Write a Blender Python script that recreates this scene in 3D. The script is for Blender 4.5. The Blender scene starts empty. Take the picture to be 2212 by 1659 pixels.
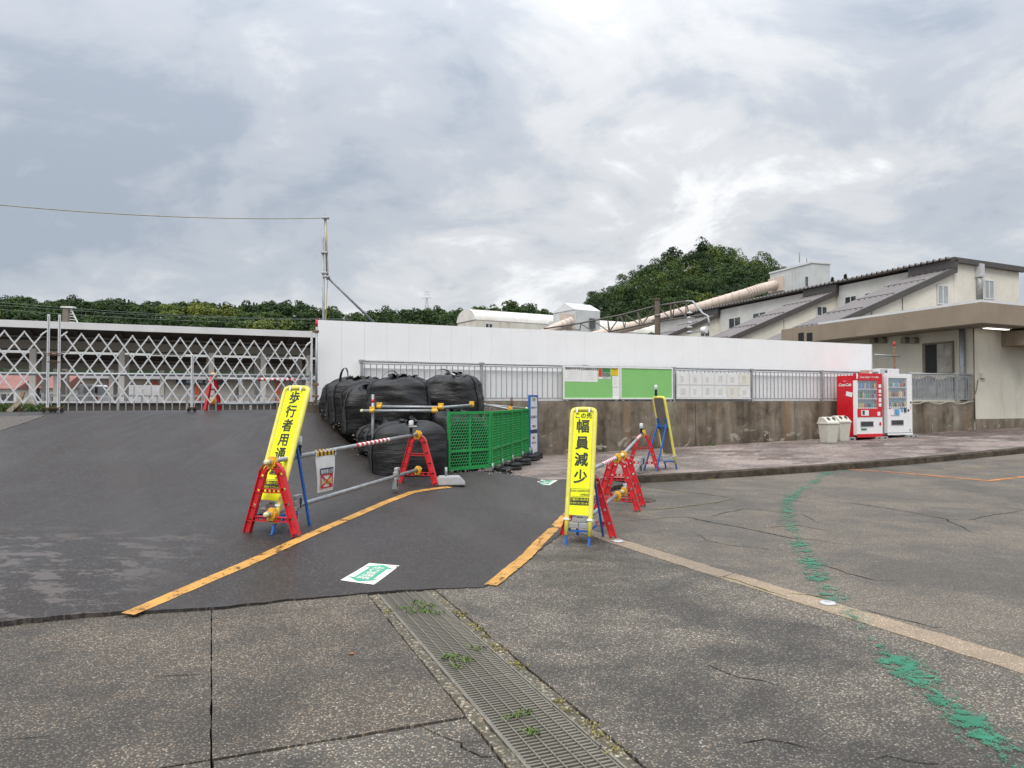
import bpy, bmesh, math, random
import numpy as np
from mathutils import Vector, Matrix, noise as mnoise
from mathutils.geometry import delaunay_2d_cdt

R = math.radians
S = bpy.context.scene
C = S.collection
random.seed(7)
rng = np.random.default_rng(7)

# ------------------------------------------------------------------ camera
EYE, PITCH, FPX = 1.55, math.atan(37.5 / 1597.0), 1597.0
cam_d = bpy.data.cameras.new('camera')
cam_d.sensor_width = 36.0
cam_d.lens = 36.0 * FPX / 2212.0
cam_d.clip_start, cam_d.clip_end = 0.05, 9000.0
cam = bpy.data.objects.new('camera', cam_d)
C.objects.link(cam)
cam.location = (0, 0, EYE)
cam.rotation_euler = (R(90) + PITCH, 0, 0)
S.camera = cam

# ------------------------------------------------------------------ sky, sun, exposure
SUN_EL, SUN_AZ = R(52), R(200)          # azimuth clockwise from +Y: behind the viewer
world = bpy.data.worlds.new('World')
S.world = world
world.use_nodes = True
wn, wl = world.node_tree.nodes, world.node_tree.links
wn.clear()


def W(t, **kw):
    n = wn.new(t)
    for k, v in kw.items():
        setattr(n, k, v)
    return n


def wmath(op, a, b=None, c=None):
    n = W('ShaderNodeMath', operation=op)
    for i, x in enumerate((a, b, c)):
        if x is None:
            continue
        if isinstance(x, (int, float)):
            n.inputs[i].default_value = x
        else:
            wl.new(x, n.inputs[i])
    return n.outputs[0]


wo = W('ShaderNodeOutputWorld')
bg = W('ShaderNodeBackground')
sky = W('ShaderNodeTexSky', sky_type='NISHITA', sun_disc=False)
sky.sun_elevation, sky.sun_rotation = SUN_EL, SUN_AZ
sky.air_density, sky.dust_density, sky.ozone_density = 1.0, 1.5, 1.0
tc = W('ShaderNodeTexCoord')
sep = W('ShaderNodeSeparateXYZ')
wl.new(tc.outputs['Generated'], sep.inputs[0])
zc = wmath('MAXIMUM', sep.outputs[2], 0.0)
den = wmath('ADD', zc, 0.36)
px = wmath('DIVIDE', sep.outputs[0], den)
py = wmath('DIVIDE', sep.outputs[1], den)
cb = W('ShaderNodeCombineXYZ')
wl.new(px, cb.inputs[0]); wl.new(py, cb.inputs[1])
mp = W('ShaderNodeMapping')
mp.inputs['Rotation'].default_value = (0, 0, R(20))
mp.inputs['Scale'].default_value = (1.0, 1.15, 1.0)
mp.inputs['Location'].default_value = (3.4, 1.9, 0.0)
wl.new(cb.outputs[0], mp.inputs[0])


def wnoise(scale, detail, rough, dist, src=mp):
    n = W('ShaderNodeTexNoise')
    n.inputs['Scale'].default_value = scale
    n.inputs['Detail'].default_value = detail
    n.inputs['Roughness'].default_value = rough
    n.inputs['Distortion'].default_value = dist
    wl.new(src.outputs[0], n.inputs['Vector'])
    return n.outputs['Fac']


n1 = wnoise(1.15, 10.0, 0.56, 0.35)
n2 = wnoise(3.6, 9.0, 0.6, 0.5)
n3 = wnoise(0.5, 3.0, 0.5, 0.0)
dens = wmath('ADD', wmath('MULTIPLY', n1, 0.56), wmath('ADD', wmath('MULTIPLY', n2, 0.32), wmath('MULTIPLY', n3, 0.12)))
cr = W('ShaderNodeValToRGB')
cr.color_ramp.interpolation = 'EASE'
e = cr.color_ramp.elements
e[0].position, e[0].color = 0.385, (0.395, 0.445, 0.520, 1)
e[1].position, e[1].color = 0.605, (0.96, 0.963, 0.965, 1)
m = e.new(0.46); m.color = (0.520, 0.556, 0.612, 1)
m = e.new(0.54); m.color = (0.700, 0.715, 0.735, 1)
wl.new(dens, cr.inputs[0])
# overcast sky: the vault is brighter overhead than at the horizon (CIE overcast)
cie = wmath('ADD', wmath('MULTIPLY', wmath('POWER', zc, 3.0), 3.2), 0.78)
cl = W('ShaderNodeVectorMath', operation='SCALE')
wl.new(cr.outputs[0], cl.inputs[0]); wl.new(cie, cl.inputs['Scale'])
nk = W('ShaderNodeVectorMath', operation='SCALE')
wl.new(sky.outputs[0], nk.inputs[0]); nk.inputs['Scale'].default_value = 0.085
mx = W('ShaderNodeMix', data_type='RGBA')
mx.inputs[0].default_value = 0.90
wl.new(nk.outputs[0], mx.inputs[6]); wl.new(cl.outputs[0], mx.inputs[7])
wl.new(mx.outputs[2], bg.inputs[0])
bg.inputs[1].default_value = 1.0
wl.new(bg.outputs[0], wo.inputs[0])

sun_d = bpy.data.lights.new('sun', 'SUN')
sun_d.energy, sun_d.angle, sun_d.color = 1.5, R(28), (1.0, 0.945, 0.87)
sun = bpy.data.objects.new('sun', sun_d)
C.objects.link(sun)
sv = Vector((math.sin(SUN_AZ) * math.cos(SUN_EL), math.cos(SUN_AZ) * math.cos(SUN_EL), math.sin(SUN_EL)))
sun.rotation_euler = sv.to_track_quat('Z', 'Y').to_euler()
sun.location = sv * 60

S.view_settings.view_transform = 'Standard'
S.view_settings.look = 'None'
S.view_settings.exposure = 0.42
S.view_settings.gamma = 1.0
S.view_settings.use_curve_mapping = False
S.cycles.max_bounces = 8
S.cycles.transparent_max_bounces = 12
S.cycles.caustics_reflective = S.cycles.caustics_refractive = False

# ------------------------------------------------------------------ geometry of the view
def ray(u, v):
    dv = 829.5 - v
    return Vector((u - 1106.0, FPX * math.cos(PITCH) - dv * math.sin(PITCH), FPX * math.sin(PITCH) + dv * math.cos(PITCH)))


def at(u, v, Y):
    r = ray(u, v)
    return Vector((0, 0, EYE)) + r * (Y / r.y)


def on(u, v, H):
    """first hit of a sight line with a height field (or a level plane)"""
    f = H if callable(H) else (lambda x, y: H)
    r = ray(u, v)
    r = r / r.y
    a = 1.5
    while a < 70:
        if EYE + r.z * a <= f(r.x * a, a):
            break
        a += 0.05
    lo, hi = a - 0.05, a
    for _ in range(24):
        mid = (lo + hi) / 2
        if EYE + r.z * mid <= f(r.x * mid, mid):
            hi = mid
        else:
            lo = mid
    return Vector((r.x * hi, hi, f(r.x * hi, hi)))


def sm(a, b, x):
    t = min(1.0, max(0.0, (x - a) / (b - a)))
    return t * t * (3 - 2 * t)


D = Vector((0.9123, 0.4096, 0)).normalized()     # along the retaining wall
NW = Vector((-D.y, D.x, 0))                      # away from the viewer
A = Vector((0.5, 18.0, 0))
WALL_ANG = math.atan2(D.y, D.x)
KERB_T = -4.76
G0 = Vector((-8.38, 13.5, 0)); G1 = Vector((-4.30, 15.95, 0))   # gate line
GD = (G1 - G0).normalized(); GN = Vector((GD.y, -GD.x, 0))
GATE_ANG = math.atan2(GD.y, GD.x)
E_DIR = Vector((-0.313, 0.950, 0)).normalized()  # long axis of the plant building
W_DIR = Vector((-E_DIR.y, E_DIR.x, 0))           # out to the left of it


def st(x, y):
    dx, dy = x - A.x, y - A.y
    return dx * D.x + dy * D.y, dx * NW.x + dy * NW.y


def wp(s, t, z=0.0):
    p = A + D * s + NW * t
    return Vector((p.x, p.y, z))


def s_at(u, t=0.0):
    """position along the wall (offset t) seen at picture column u"""
    k = (u - 1106.0) / FPX
    p = A + NW * t
    return (p.y * k - p.x) / (D.x - D.y * k)


def zk(s):
    s = max(0.0, s)
    return 0.05 + (0.0018 * s * s if s < 12 else 0.259 + 0.012 * (s - 12))


def zw(s):
    return 0.22 + 0.0235 * max(-6.0, min(s, 30.0))


def road(x, y):
    s, t = st(x, y)
    return zk(s) * sm(-11.0, KERB_T, t)


def walk(s, t):
    f = min(1.0, max(0.0, (t - KERB_T) / -KERB_T))
    return (zk(s) + 0.13) * (1 - f) + zw(s) * f


def walk_xy(x, y):
    return walk(*st(x, y))


QP = [-99, 0.2, 1.0, 2.0, 3.0, 4.0, 5.0, 6.0, 7.2, 8.5, 9.3, 10.0, 99]
QZ = [1.30, 1.30, 1.16, 0.92, 0.68, 0.47, 0.325, 0.245, 0.205, 0.165, 0.06, 0.0, 0.0]


def qd(x, y):
    return (x - G0.x) * GN.x + (y - G0.y) * GN.y


def zq(q):
    return sum(float(np.interp(q + o, QP, QZ)) for o in (-0.45, -0.15, 0.15, 0.45)) / 4


def asph(x, y):
    e0 = -0.24 + 0.25 * (y - 6.2) + 0.2
    w = 1 - sm(e0 - 2.2, e0, x)
    base = road(x, y)
    z = base + zq(qd(x, y)) * w
    s, t = st(x, y)
    b = (1 - sm(0, 1.6, KERB_T - t)) * (1 - sm(-1.3, -0.15, s))
    if b > 0:
        z = z * (1 - b) + max(z, walk(s, KERB_T)) * b
    return z + 0.009


def gravel_h(x, y):
    q = qd(x, y)
    z = zq(q) + 0.30 * (1 - sm(3.0, 4.7, q))
    lx = -1.40 + (y - 11.8) * 0.25
    f = sm(0.0, 0.6, lx - x)
    return z * f + (walk_xy(x, y) - 0.02) * (1 - f) - 0.01


# ------------------------------------------------------------------ mesh helpers
class MB:
    def __init__(s, T=None):
        s.v, s.f, s.T, s.mi, s.sm_ = [], [], T, [], []
        s.cur, s.smooth = 0, False

    def add(s, vs, fs):
        n = len(s.v)
        for p in vs:
            p = Vector(p)
            s.v.append(tuple(s.T @ p) if s.T is not None else tuple(p))
        for f in fs:
            s.f.append([i + n for i in f]); s.mi.append(s.cur); s.sm_.append(s.smooth)
        return s

    def box(s, c, d, rz=0.0, taper=1.0):
        x, y, z = d[0] / 2, d[1] / 2, d[2] / 2
        ca, sa = math.cos(rz), math.sin(rz)
        vs = []
        for k, (i, j, l) in enumerate([(-1, -1, -1), (1, -1, -1), (1, 1, -1), (-1, 1, -1), (-1, -1, 1), (1, -1, 1), (1, 1, 1), (-1, 1, 1)]):
            q = taper if l > 0 else 1.0
            a, b = i * x * q, j * y * q
            vs.append((c[0] + a * ca - b * sa, c[1] + a * sa + b * ca, c[2] + l * z))
        return s.add(vs, [(0, 3, 2, 1), (4, 5, 6, 7), (0, 1, 5, 4), (1, 2, 6, 5), (2, 3, 7, 6), (3, 0, 4, 7)])

    def bar(s, p0, p1, w, h, up=(0, 0, 1)):
        """rectangular bar from p0 to p1, w across, h along up"""
        p0, p1, up = Vector(p0), Vector(p1), Vector(up)
        d = (p1 - p0).normalized()
        if abs(d.dot(up)) > 0.98:
            up = Vector((0, 1, 0)) if abs(d.y) < 0.9 else Vector((1, 0, 0))
        a = d.cross(up).normalized() * (w / 2)
        b = a.cross(d).normalized() * (h / 2)
        vs = [p0 - a - b, p0 + a - b, p0 + a + b, p0 - a + b, p1 - a - b, p1 + a - b, p1 + a + b, p1 - a + b]
        return s.add(vs, [(0, 1, 2, 3), (7, 6, 5, 4), (0, 4, 5, 1), (1, 5, 6, 2), (2, 6, 7, 3), (3, 7, 4, 0)])

    def cyl(s, p0, p1, r, n=12, r1=None, cap=True):
        return s.tube([p0, p1], [r, r if r1 is None else r1], n, cap)

    def tube(s, pts, rs, n=10, cap=True):
        pts = [Vector(p) for p in pts]
        if isinstance(rs, (int, float)):
            rs = [rs] * len(pts)
        vs, fs = [], []
        d0 = (pts[1] - pts[0]).normalized()
        ref = Vector((0, 0, 1)) if abs(d0.z) < 0.9 else Vector((1, 0, 0))
        for i, p in enumerate(pts):
            d = (pts[min(i + 1, len(pts) - 1)] - pts[max(i - 1, 0)]).normalized()
            a = d.cross(ref).normalized()
            b = a.cross(d).normalized()
            for k in range(n):
                t = 2 * math.pi * k / n
                vs.append(p + (a * math.cos(t) + b * math.sin(t)) * rs[i])
        for i in range(len(pts) - 1):
            for k in range(n):
                k2 = (k + 1) % n
                fs.append((i * n + k, i * n + k2, (i + 1) * n + k2, (i + 1) * n + k))
        o = s.smooth
        s.smooth = True
        s.add(vs, fs)
        s.smooth = o
        if cap:
            m = len(s.v) - len(vs)
            for f in ([m + k for k in range(n)][::-1], [m + (len(pts) - 1) * n + k for k in range(n)]):
                s.f.append(f); s.mi.append(s.cur); s.sm_.append(False)
        return s

    def lathe(s, prof, c=(0, 0, 0), n=20):
        vs, fs = [], []
        for r, z in prof:
            for k in range(n):
                t = 2 * math.pi * k / n
                vs.append((c[0] + r * math.cos(t), c[1] + r * math.sin(t), c[2] + z))
        for i in range(len(prof) - 1):
            for k in range(n):
                k2 = (k + 1) % n
                fs.append((i * n + k, i * n + k2, (i + 1) * n + k2, (i + 1) * n + k))
        fs.append([k for k in range(n)][::-1]); fs.append([(len(prof) - 1) * n + k for k in range(n)])
        o = s.smooth; s.smooth = True
        s.add(vs, fs); s.smooth = o
        return s

    def prism(s, poly, a, off):
        """poly: 3-D points of a flat outline; off: extrusion vector"""
        off = Vector(off); n = len(poly)
        p = [Vector(x) for x in poly]
        vs = p + [x + off for x in p]
        fs = [list(range(n))[::-1], list(range(n, 2 * n))]
        for i in range(n):
            j = (i + 1) % n
            fs.append((i, j, n + j, n + i))
        return s.add(vs, fs)

    def quad(s, a, b, c, d):
        return s.add([a, b, c, d], [(0, 1, 2, 3)])

    def build(s, name, mats, parent=None, bevel=0.0, loc=None, rz=None):
        me = bpy.data.meshes.new(name)
        me.from_pydata(s.v, [], s.f)
        mats = mats if isinstance(mats, (list, tuple)) else [mats]
        for m_ in mats:
            me.materials.append(m_)
        me.polygons.foreach_set('material_index', s.mi)
        me.polygons.foreach_set('use_smooth', s.sm_)
        bm = bmesh.new(); bm.from_mesh(me)
        if bevel > 0:
            bmesh.ops.remove_doubles(bm, verts=bm.verts, dist=1e-5)
            es = [e_ for e_ in bm.edges if len(e_.link_faces) == 2 and e_.calc_face_angle(0) > 0.5]
            bmesh.ops.bevel(bm, geom=es, offset=bevel, segments=2, profile=0.6, affect='EDGES', clamp_overlap=True)
        bmesh.ops.recalc_face_normals(bm, faces=bm.faces)
        bm.to_mesh(me); bm.free()
        me.update()
        return link(name, me, parent, loc, rz)


def link(name, me, parent=None, loc=None, rz=None):
    o = bpy.data.objects.new(name, me)
    C.objects.link(o)
    if parent is not None:
        o.parent = parent
    if loc is not None:
        o.location = loc
    if rz is not None:
        o.rotation_euler = (0, 0, rz)
    return o


def tag(o, label, cat, group=None):
    o['label'] = label; o['category'] = cat
    if group:
        o['group'] = group
    return o


def struct(o):
    o['kind'] = 'structure'
    return o


def stuff(o, label=None, cat=None):
    o['kind'] = 'stuff'
    if label:
        o['label'] = label; o['category'] = cat
    return o


def thing(name, label, cat, loc=(0, 0, 0), rz=0.0, group=None):
    o = bpy.data.objects.new(name, None)
    o.empty_display_size = 0.2
    C.objects.link(o)
    o.location = loc; o.rotation_euler = (0, 0, rz)
    return tag(o, label, cat, group)


def dup(root, loc, rz, label, group=None):
    r = root.copy(); C.objects.link(r)
    r.location = loc; r.rotation_euler = (0, 0, rz)
    r['label'] = label
    if group:
        r['group'] = group
    for ch in list(root.children):
        c = ch.copy(); C.objects.link(c); c.parent = r
        for g in ch.children:
            d_ = g.copy(); C.objects.link(d_); d_.parent = c
    return r


_tc = {}


def glyphs(body, size, bold=0.0, shear=0.0, space=1.0):
    """triangulated outline of a piece of writing, as (points, faces) centred on x"""
    k = (body, size, bold, shear, space)
    if k not in _tc:
        c = bpy.data.curves.new('w', 'FONT')
        c.body, c.size, c.offset, c.shear, c.align_x = body, size, bold * size, shear, 'CENTER'
        c.space_character = space
        c.resolution_u = 4
        o = bpy.data.objects.new('w', c)
        C.objects.link(o)
        dg = bpy.context.evaluated_depsgraph_get()
        me = bpy.data.meshes.new_from_object(o.evaluated_get(dg))
        _tc[k] = ([v.co.copy() for v in me.vertices], [list(p.vertices) for p in me.polygons])
        bpy.data.objects.remove(o); bpy.data.curves.remove(c); bpy.data.meshes.remove(me)
    return _tc[k]


def write(mb, body, o, ex, ey, size, bold=0.0, shear=0.0, space=1.0, sx=1.0):
    """put writing with its base line centre at o, ex to its right, ey up"""
    o, ex, ey = Vector(o), Vector(ex), Vector(ey)
    vs, fs = glyphs(body, size, min(bold, 0.008), shear, space)
    if not vs:
        return
    nn = ex.cross(ey).normalized() * 0.00025
    d = max(0.0, bold - 0.008) * 0.9 * size
    # heavier strokes: the outline printed again a little aside
    for k, (a, b) in enumerate(((0, 0), (d, d), (-d, -d), (d, -d), (-d, d)) if d > 0 else ((0, 0),)):
        mb.add([o + ex * (p.x * sx + a) + ey * (p.y + b) + nn * k for p in vs], fs)


# ------------------------------------------------------------------ materials
class NT:
    def __init__(s, name):
        s.m = bpy.data.materials.new(name)
        s.m.use_nodes = True
        s.n, s.l = s.m.node_tree.nodes, s.m.node_tree.links
        s.n.clear()
        s.out = s.n.new('ShaderNodeOutputMaterial')
        s.b = s.n.new('ShaderNodeBsdfPrincipled')
        s.l.new(s.b.outputs[0], s.out.inputs[0])

    def node(s, t, ins=None, **kw):
        n = s.n.new(t)
        for k, v in kw.items():
            setattr(n, k, v)
        for k, v in (ins or {}).items():
            s.set(n.inputs[k], v)
        return n

    def set(s, sock, v):
        if isinstance(v, bpy.types.NodeSocket):
            s.l.new(v, sock)
        elif isinstance(v, (tuple, list)) and len(v) == 3 and sock.type == 'RGBA':
            sock.default_value = (*v, 1)
        else:
            sock.default_value = v

    def pos(s, obj=False):
        if obj:
            return s.node('ShaderNodeTexCoord').outputs['Object']
        return s.node('ShaderNodeNewGeometry').outputs['Position']

    def map(s, vec, scale=(1, 1, 1), rot=(0, 0, 0), loc=(0, 0, 0)):
        return s.node('ShaderNodeMapping', {'Vector': vec, 'Scale': scale, 'Rotation': rot, 'Location': loc}).outputs[0]

    def noise(s, vec, scale, detail=4, rough=0.5, dist=0.0):
        return s.node('ShaderNodeTexNoise', {'Vector': vec, 'Scale': scale, 'Detail': detail, 'Roughness': rough, 'Distortion': dist}).outputs['Fac']

    def math(s, op, a, b=0.0, clamp=False):
        n = s.node('ShaderNodeMath', operation=op, use_clamp=clamp)
        s.set(n.inputs[0], a); s.set(n.inputs[1], b)
        return n.outputs[0]

    def rng(s, v, a, b, c=0.0, d=1.0, smooth=True):
        n = s.node('ShaderNodeMapRange', {'Value': v, 'From Min': a, 'From Max': b, 'To Min': c, 'To Max': d})
        if smooth:
            n.interpolation_type = 'SMOOTHSTEP'
        return n.outputs[0]

    def mix(s, f, a, b, mode='MIX'):
        n = s.node('ShaderNodeMix', data_type='RGBA', blend_type=mode)
        s.set(n.inputs[0], f); s.set(n.inputs[6], a); s.set(n.inputs[7], b)
        return n.outputs[2]

    def ramp(s, f, stops):
        n = s.node('ShaderNodeValToRGB', {'Fac': f})
        e_ = n.color_ramp.elements
        e_[0].position, e_[0].color = stops[0][0], (*stops[0][1], 1)
        e_[1].position, e_[1].color = stops[-1][0], (*stops[-1][1], 1)
        for p, c in stops[1:-1]:
            x = e_.new(p); x.color = (*c, 1)
        return n.outputs[0]

    def bump(s, h, strength, dist=0.01):
        n = s.node('ShaderNodeBump', {'Height': h, 'Strength': strength, 'Distance': dist})
        s.l.new(n.outputs[0], s.b.inputs['Normal'])
        return n

    def fin(s, col, rough=0.6, metal=0.0, spec=None):
        s.set(s.b.inputs['Base Color'], col)
        s.set(s.b.inputs['Roughness'], rough)
        s.set(s.b.inputs['Metallic'], metal)
        if spec is not None:
            s.set(s.b.inputs['Specular IOR Level'], spec)
        return s.m


def lin(r, g, b):
    f = lambda c: (c / 255 / 12.92) if c <= 10 else ((c / 255 + 0.055) / 1.055) ** 2.4
    return (f(r), f(g), f(b))


def mul(c, k):
    return tuple(min(1.0, x * k) for x in c)


def plain(name, col, rough=0.5, var=0.14, scale=6.0, metal=0.0, bump=0.0, bscale=40.0, dirt=0.0, dirtcol=(0.09, 0.075, 0.06), spec=None):
    t = NT(name)
    p = t.pos(True)
    n = t.noise(p, scale, 5, 0.6)
    c = t.mix(t.rng(n, 0.3, 0.7), mul(col, 1 - var), mul(col, 1 + var))
    if dirt > 0:
        n2 = t.noise(t.map(p, (1, 1, 0.45)), scale * 2.3, 6, 0.65, 0.4)
        c = t.mix(t.math('MULTIPLY', t.rng(n2, 0.52, 0.75), dirt), c, dirtcol)
    if bump > 0:
        t.bump(t.noise(p, bscale, 4), bump, 0.01)
    r = t.rng(n, 0.25, 0.75, max(0.05, rough - 0.08), min(1, rough + 0.1))
    return t.fin(c, r, metal, spec)


def stone_mat(name, lo, hi, matrix, cell=70.0, patch=0.42, wet=0.5, moss=0.0):
    """exposed aggregate: pebbles set in a darker binder, with damp and worn patches"""
    t = NT(name)
    p = t.pos()
    wob = t.node('ShaderNodeTexNoise', {'Vector': p, 'Scale': 35.0, 'Detail': 2.0}).outputs['Color']
    off = t.node('ShaderNodeVectorMath', {0: wob, 1: (0.012, 0.012, 0.0)}, operation='MULTIPLY').outputs[0]
    pv = t.node('ShaderNodeVectorMath', {0: p, 1: off}, operation='ADD').outputs[0]
    vo = t.node('ShaderNodeTexVoronoi', {'Vector': pv, 'Scale': cell, 'Randomness': 1.0}, feature='F1', voronoi_dimensions='2D')
    sepc = t.node('ShaderNodeSeparateColor', {0: vo.outputs['Color']})
    peb = t.ramp(sepc.outputs[0], [(0.0, mul(lo, 0.75)), (0.45, lo), (0.78, mul(hi, 0.8)), (0.93, hi), (1.0, mul(hi, 1.55))])
    warm = t.mix(t.rng(sepc.outputs[1], 0.7, 0.95), peb, t.mix(0.55, peb, (0.28, 0.19, 0.11)))
    d = vo.outputs['Distance']
    bind = t.rng(d, 0.33, 0.55)
    keep = t.rng(sepc.outputs[2], 0.12, 0.35)
    f = t.math('MULTIPLY', t.math('SUBTRACT', 1.0, bind), keep)
    c = t.mix(f, matrix, warm)
    big = t.noise(p, 0.55, 6, 0.62, 0.6)
    mid = t.noise(p, 2.6, 6, 0.62, 0.3)
    k = t.rng(t.math('ADD', t.math('MULTIPLY', big, 0.7), t.math('MULTIPLY', mid, 0.3)), 0.40, 0.60, wet, 1.12)
    c = t.mix(1.0, c, t.node('ShaderNodeCombineColor', {0: k, 1: k, 2: k}).outputs[0], 'MULTIPLY')
    fine = t.noise(p, 9.0, 5, 0.7)
    c = t.mix(t.math('MULTIPLY', t.rng(fine, 0.55, 0.75), patch), c, mul(matrix, 1.5))
    if moss > 0:
        c = t.mix(t.math('MULTIPLY', t.rng(t.noise(p, 5.0, 6, 0.7), 0.56, 0.7), moss), c, (0.09, 0.085, 0.03))
    h = t.math('ADD', t.math('MULTIPLY', f, 0.7), t.math('MULTIPLY', fine, 0.6))
    t.bump(h, 0.55, 0.006)
    return t.fin(c, t.rng(k, wet, 1.1, 0.55, 0.88), 0.0, 0.35)


M = {}
M['aggregate'] = stone_mat('aggregate_concrete', (0.104, 0.089, 0.072), (0.265, 0.230, 0.185), (0.069, 0.059, 0.048), 84.0, wet=0.56)
M['aggregate_pale'] = stone_mat('pale_aggregate_concrete', (0.128, 0.114, 0.096), (0.325, 0.293, 0.243), (0.083, 0.073, 0.061), 80.0, wet=0.42)
M['aggregate_fine'] = stone_mat('road_aggregate', (0.137, 0.120, 0.099), (0.285, 0.250, 0.202), (0.100, 0.087, 0.072), 90.0, wet=0.60)
M['band'] = stone_mat('tan_concrete_band', (0.31, 0.242, 0.175), (0.44, 0.365, 0.275), (0.235, 0.18, 0.128), 90.0, patch=0.3, wet=0.82, moss=0.15)
M['mortar'] = stone_mat('mortar_edge', (0.16, 0.14, 0.105), (0.34, 0.31, 0.24), (0.085, 0.073, 0.05), 45.0, wet=0.7, moss=0.5)


def asphalt_mat():
    t = NT('fresh_asphalt')
    p = t.pos()
    grain = t.noise(p, 110.0, 3, 0.75)
    big = t.noise(t.map(p, (1, 1, 1), (0, 0, R(25))), 0.5, 5, 0.6, 0.5)
    streak = t.noise(t.map(p, (2.6, 0.35, 1), (0, 0, R(-30))), 1.2, 5, 0.6, 0.6)
    k = t.math('ADD', t.math('MULTIPLY', big, 0.6), t.math('MULTIPLY', streak, 0.4))
    c = t.ramp(k, [(0.34, (0.017, 0.0142, 0.0135)), (0.5, (0.024, 0.0200, 0.0190)), (0.66, (0.036, 0.0300, 0.0280))])
    c = t.mix(0.5, c, t.ramp(grain, [(0.3, (0.011, 0.0095, 0.009)), (0.7, (0.052, 0.043, 0.040))]))
    # dry pale scuffs
    sc = t.noise(t.map(p, (1.0, 1.9, 1), (0, 0, R(14))), 2.6, 10, 0.74, 0.15)
    loc = t.node('ShaderNodeSeparateXYZ', {0: p})
    left = t.math('MULTIPLY', t.rng(loc.outputs[0], -2.6, -3.3), t.rng(loc.outputs[1], 7.9, 6.9))
    dry = t.math('MULTIPLY', t.rng(sc, 0.515, 0.55), left)
    c = t.mix(t.math('MULTIPLY', dry, 0.8), c, (0.105, 0.088, 0.080))
    vo = t.node('ShaderNodeTexVoronoi', {'Vector': p, 'Scale': 95.0}, feature='F1', voronoi_dimensions='2D')
    sp_ = t.node('ShaderNodeSeparateColor', {0: vo.outputs['Color']}).outputs[0]
    c = t.mix(t.math('MULTIPLY', t.rng(sp_, 0.80, 0.98), 0.55), c, (0.115, 0.100, 0.090))
    # roller seams and wheel tracks running up the ramp
    across = t.node('ShaderNodeVectorMath', {0: p, 1: (GD.x, GD.y, 0.0)}, operation='DOT_PRODUCT').outputs['Value']
    wob_ = t.math('ADD', across, t.math('MULTIPLY', t.noise(p, 0.7, 3), 0.35))
    ph = t.math('FRACT', t.math('MULTIPLY', wob_, 0.42))
    seam = t.math('LESS_THAN', t.math('ABSOLUTE', t.math('SUBTRACT', ph, 0.5)), 0.006)
    c = t.mix(t.math('MULTIPLY', seam, 0.16), c, (0.012, 0.010, 0.009))
    tr_ = t.rng(t.math('ABSOLUTE', t.math('SUBTRACT', t.math('FRACT', t.math('MULTIPLY', wob_, 0.62)), 0.5)), 0.05, 0.22)
    c = t.mix(t.math('MULTIPLY', t.math('SUBTRACT', 1.0, tr_), 0.30), c, (0.050, 0.042, 0.038))
    spots = t.noise(p, 7.0, 5, 0.7)
    c = t.mix(t.math('MULTIPLY', t.rng(spots, 0.66, 0.72), 0.6), c, (0.015, 0.014, 0.014))
    t.bump(t.math('ADD', t.math('MULTIPLY', grain, 0.6), t.math('MULTIPLY', spots, 0.5)), 0.35, 0.006)
    return t.fin(c, t.rng(k, 0.35, 0.62, 0.36, 0.62), 0.0, 0.34)


M['asphalt'] = asphalt_mat()
M['old_road'] = stone_mat('old_road', (0.10, 0.092, 0.085), (0.24, 0.22, 0.20), (0.080, 0.072, 0.067), 110.0, wet=0.8)
M['soil'] = plain('dark_soil', (0.020, 0.017, 0.013), 0.95, 0.4, 20, bump=0.6, spec=0.1)
M['ground'] = plain('yard_ground', (0.13, 0.115, 0.095), 0.95, 0.3, 1.5, bump=0.4, spec=0.1)
M['gravel'] = stone_mat('gravel_bed', (0.13, 0.115, 0.095), (0.38, 0.34, 0.28), (0.055, 0.047, 0.038), 38.0, wet=0.8)


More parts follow.
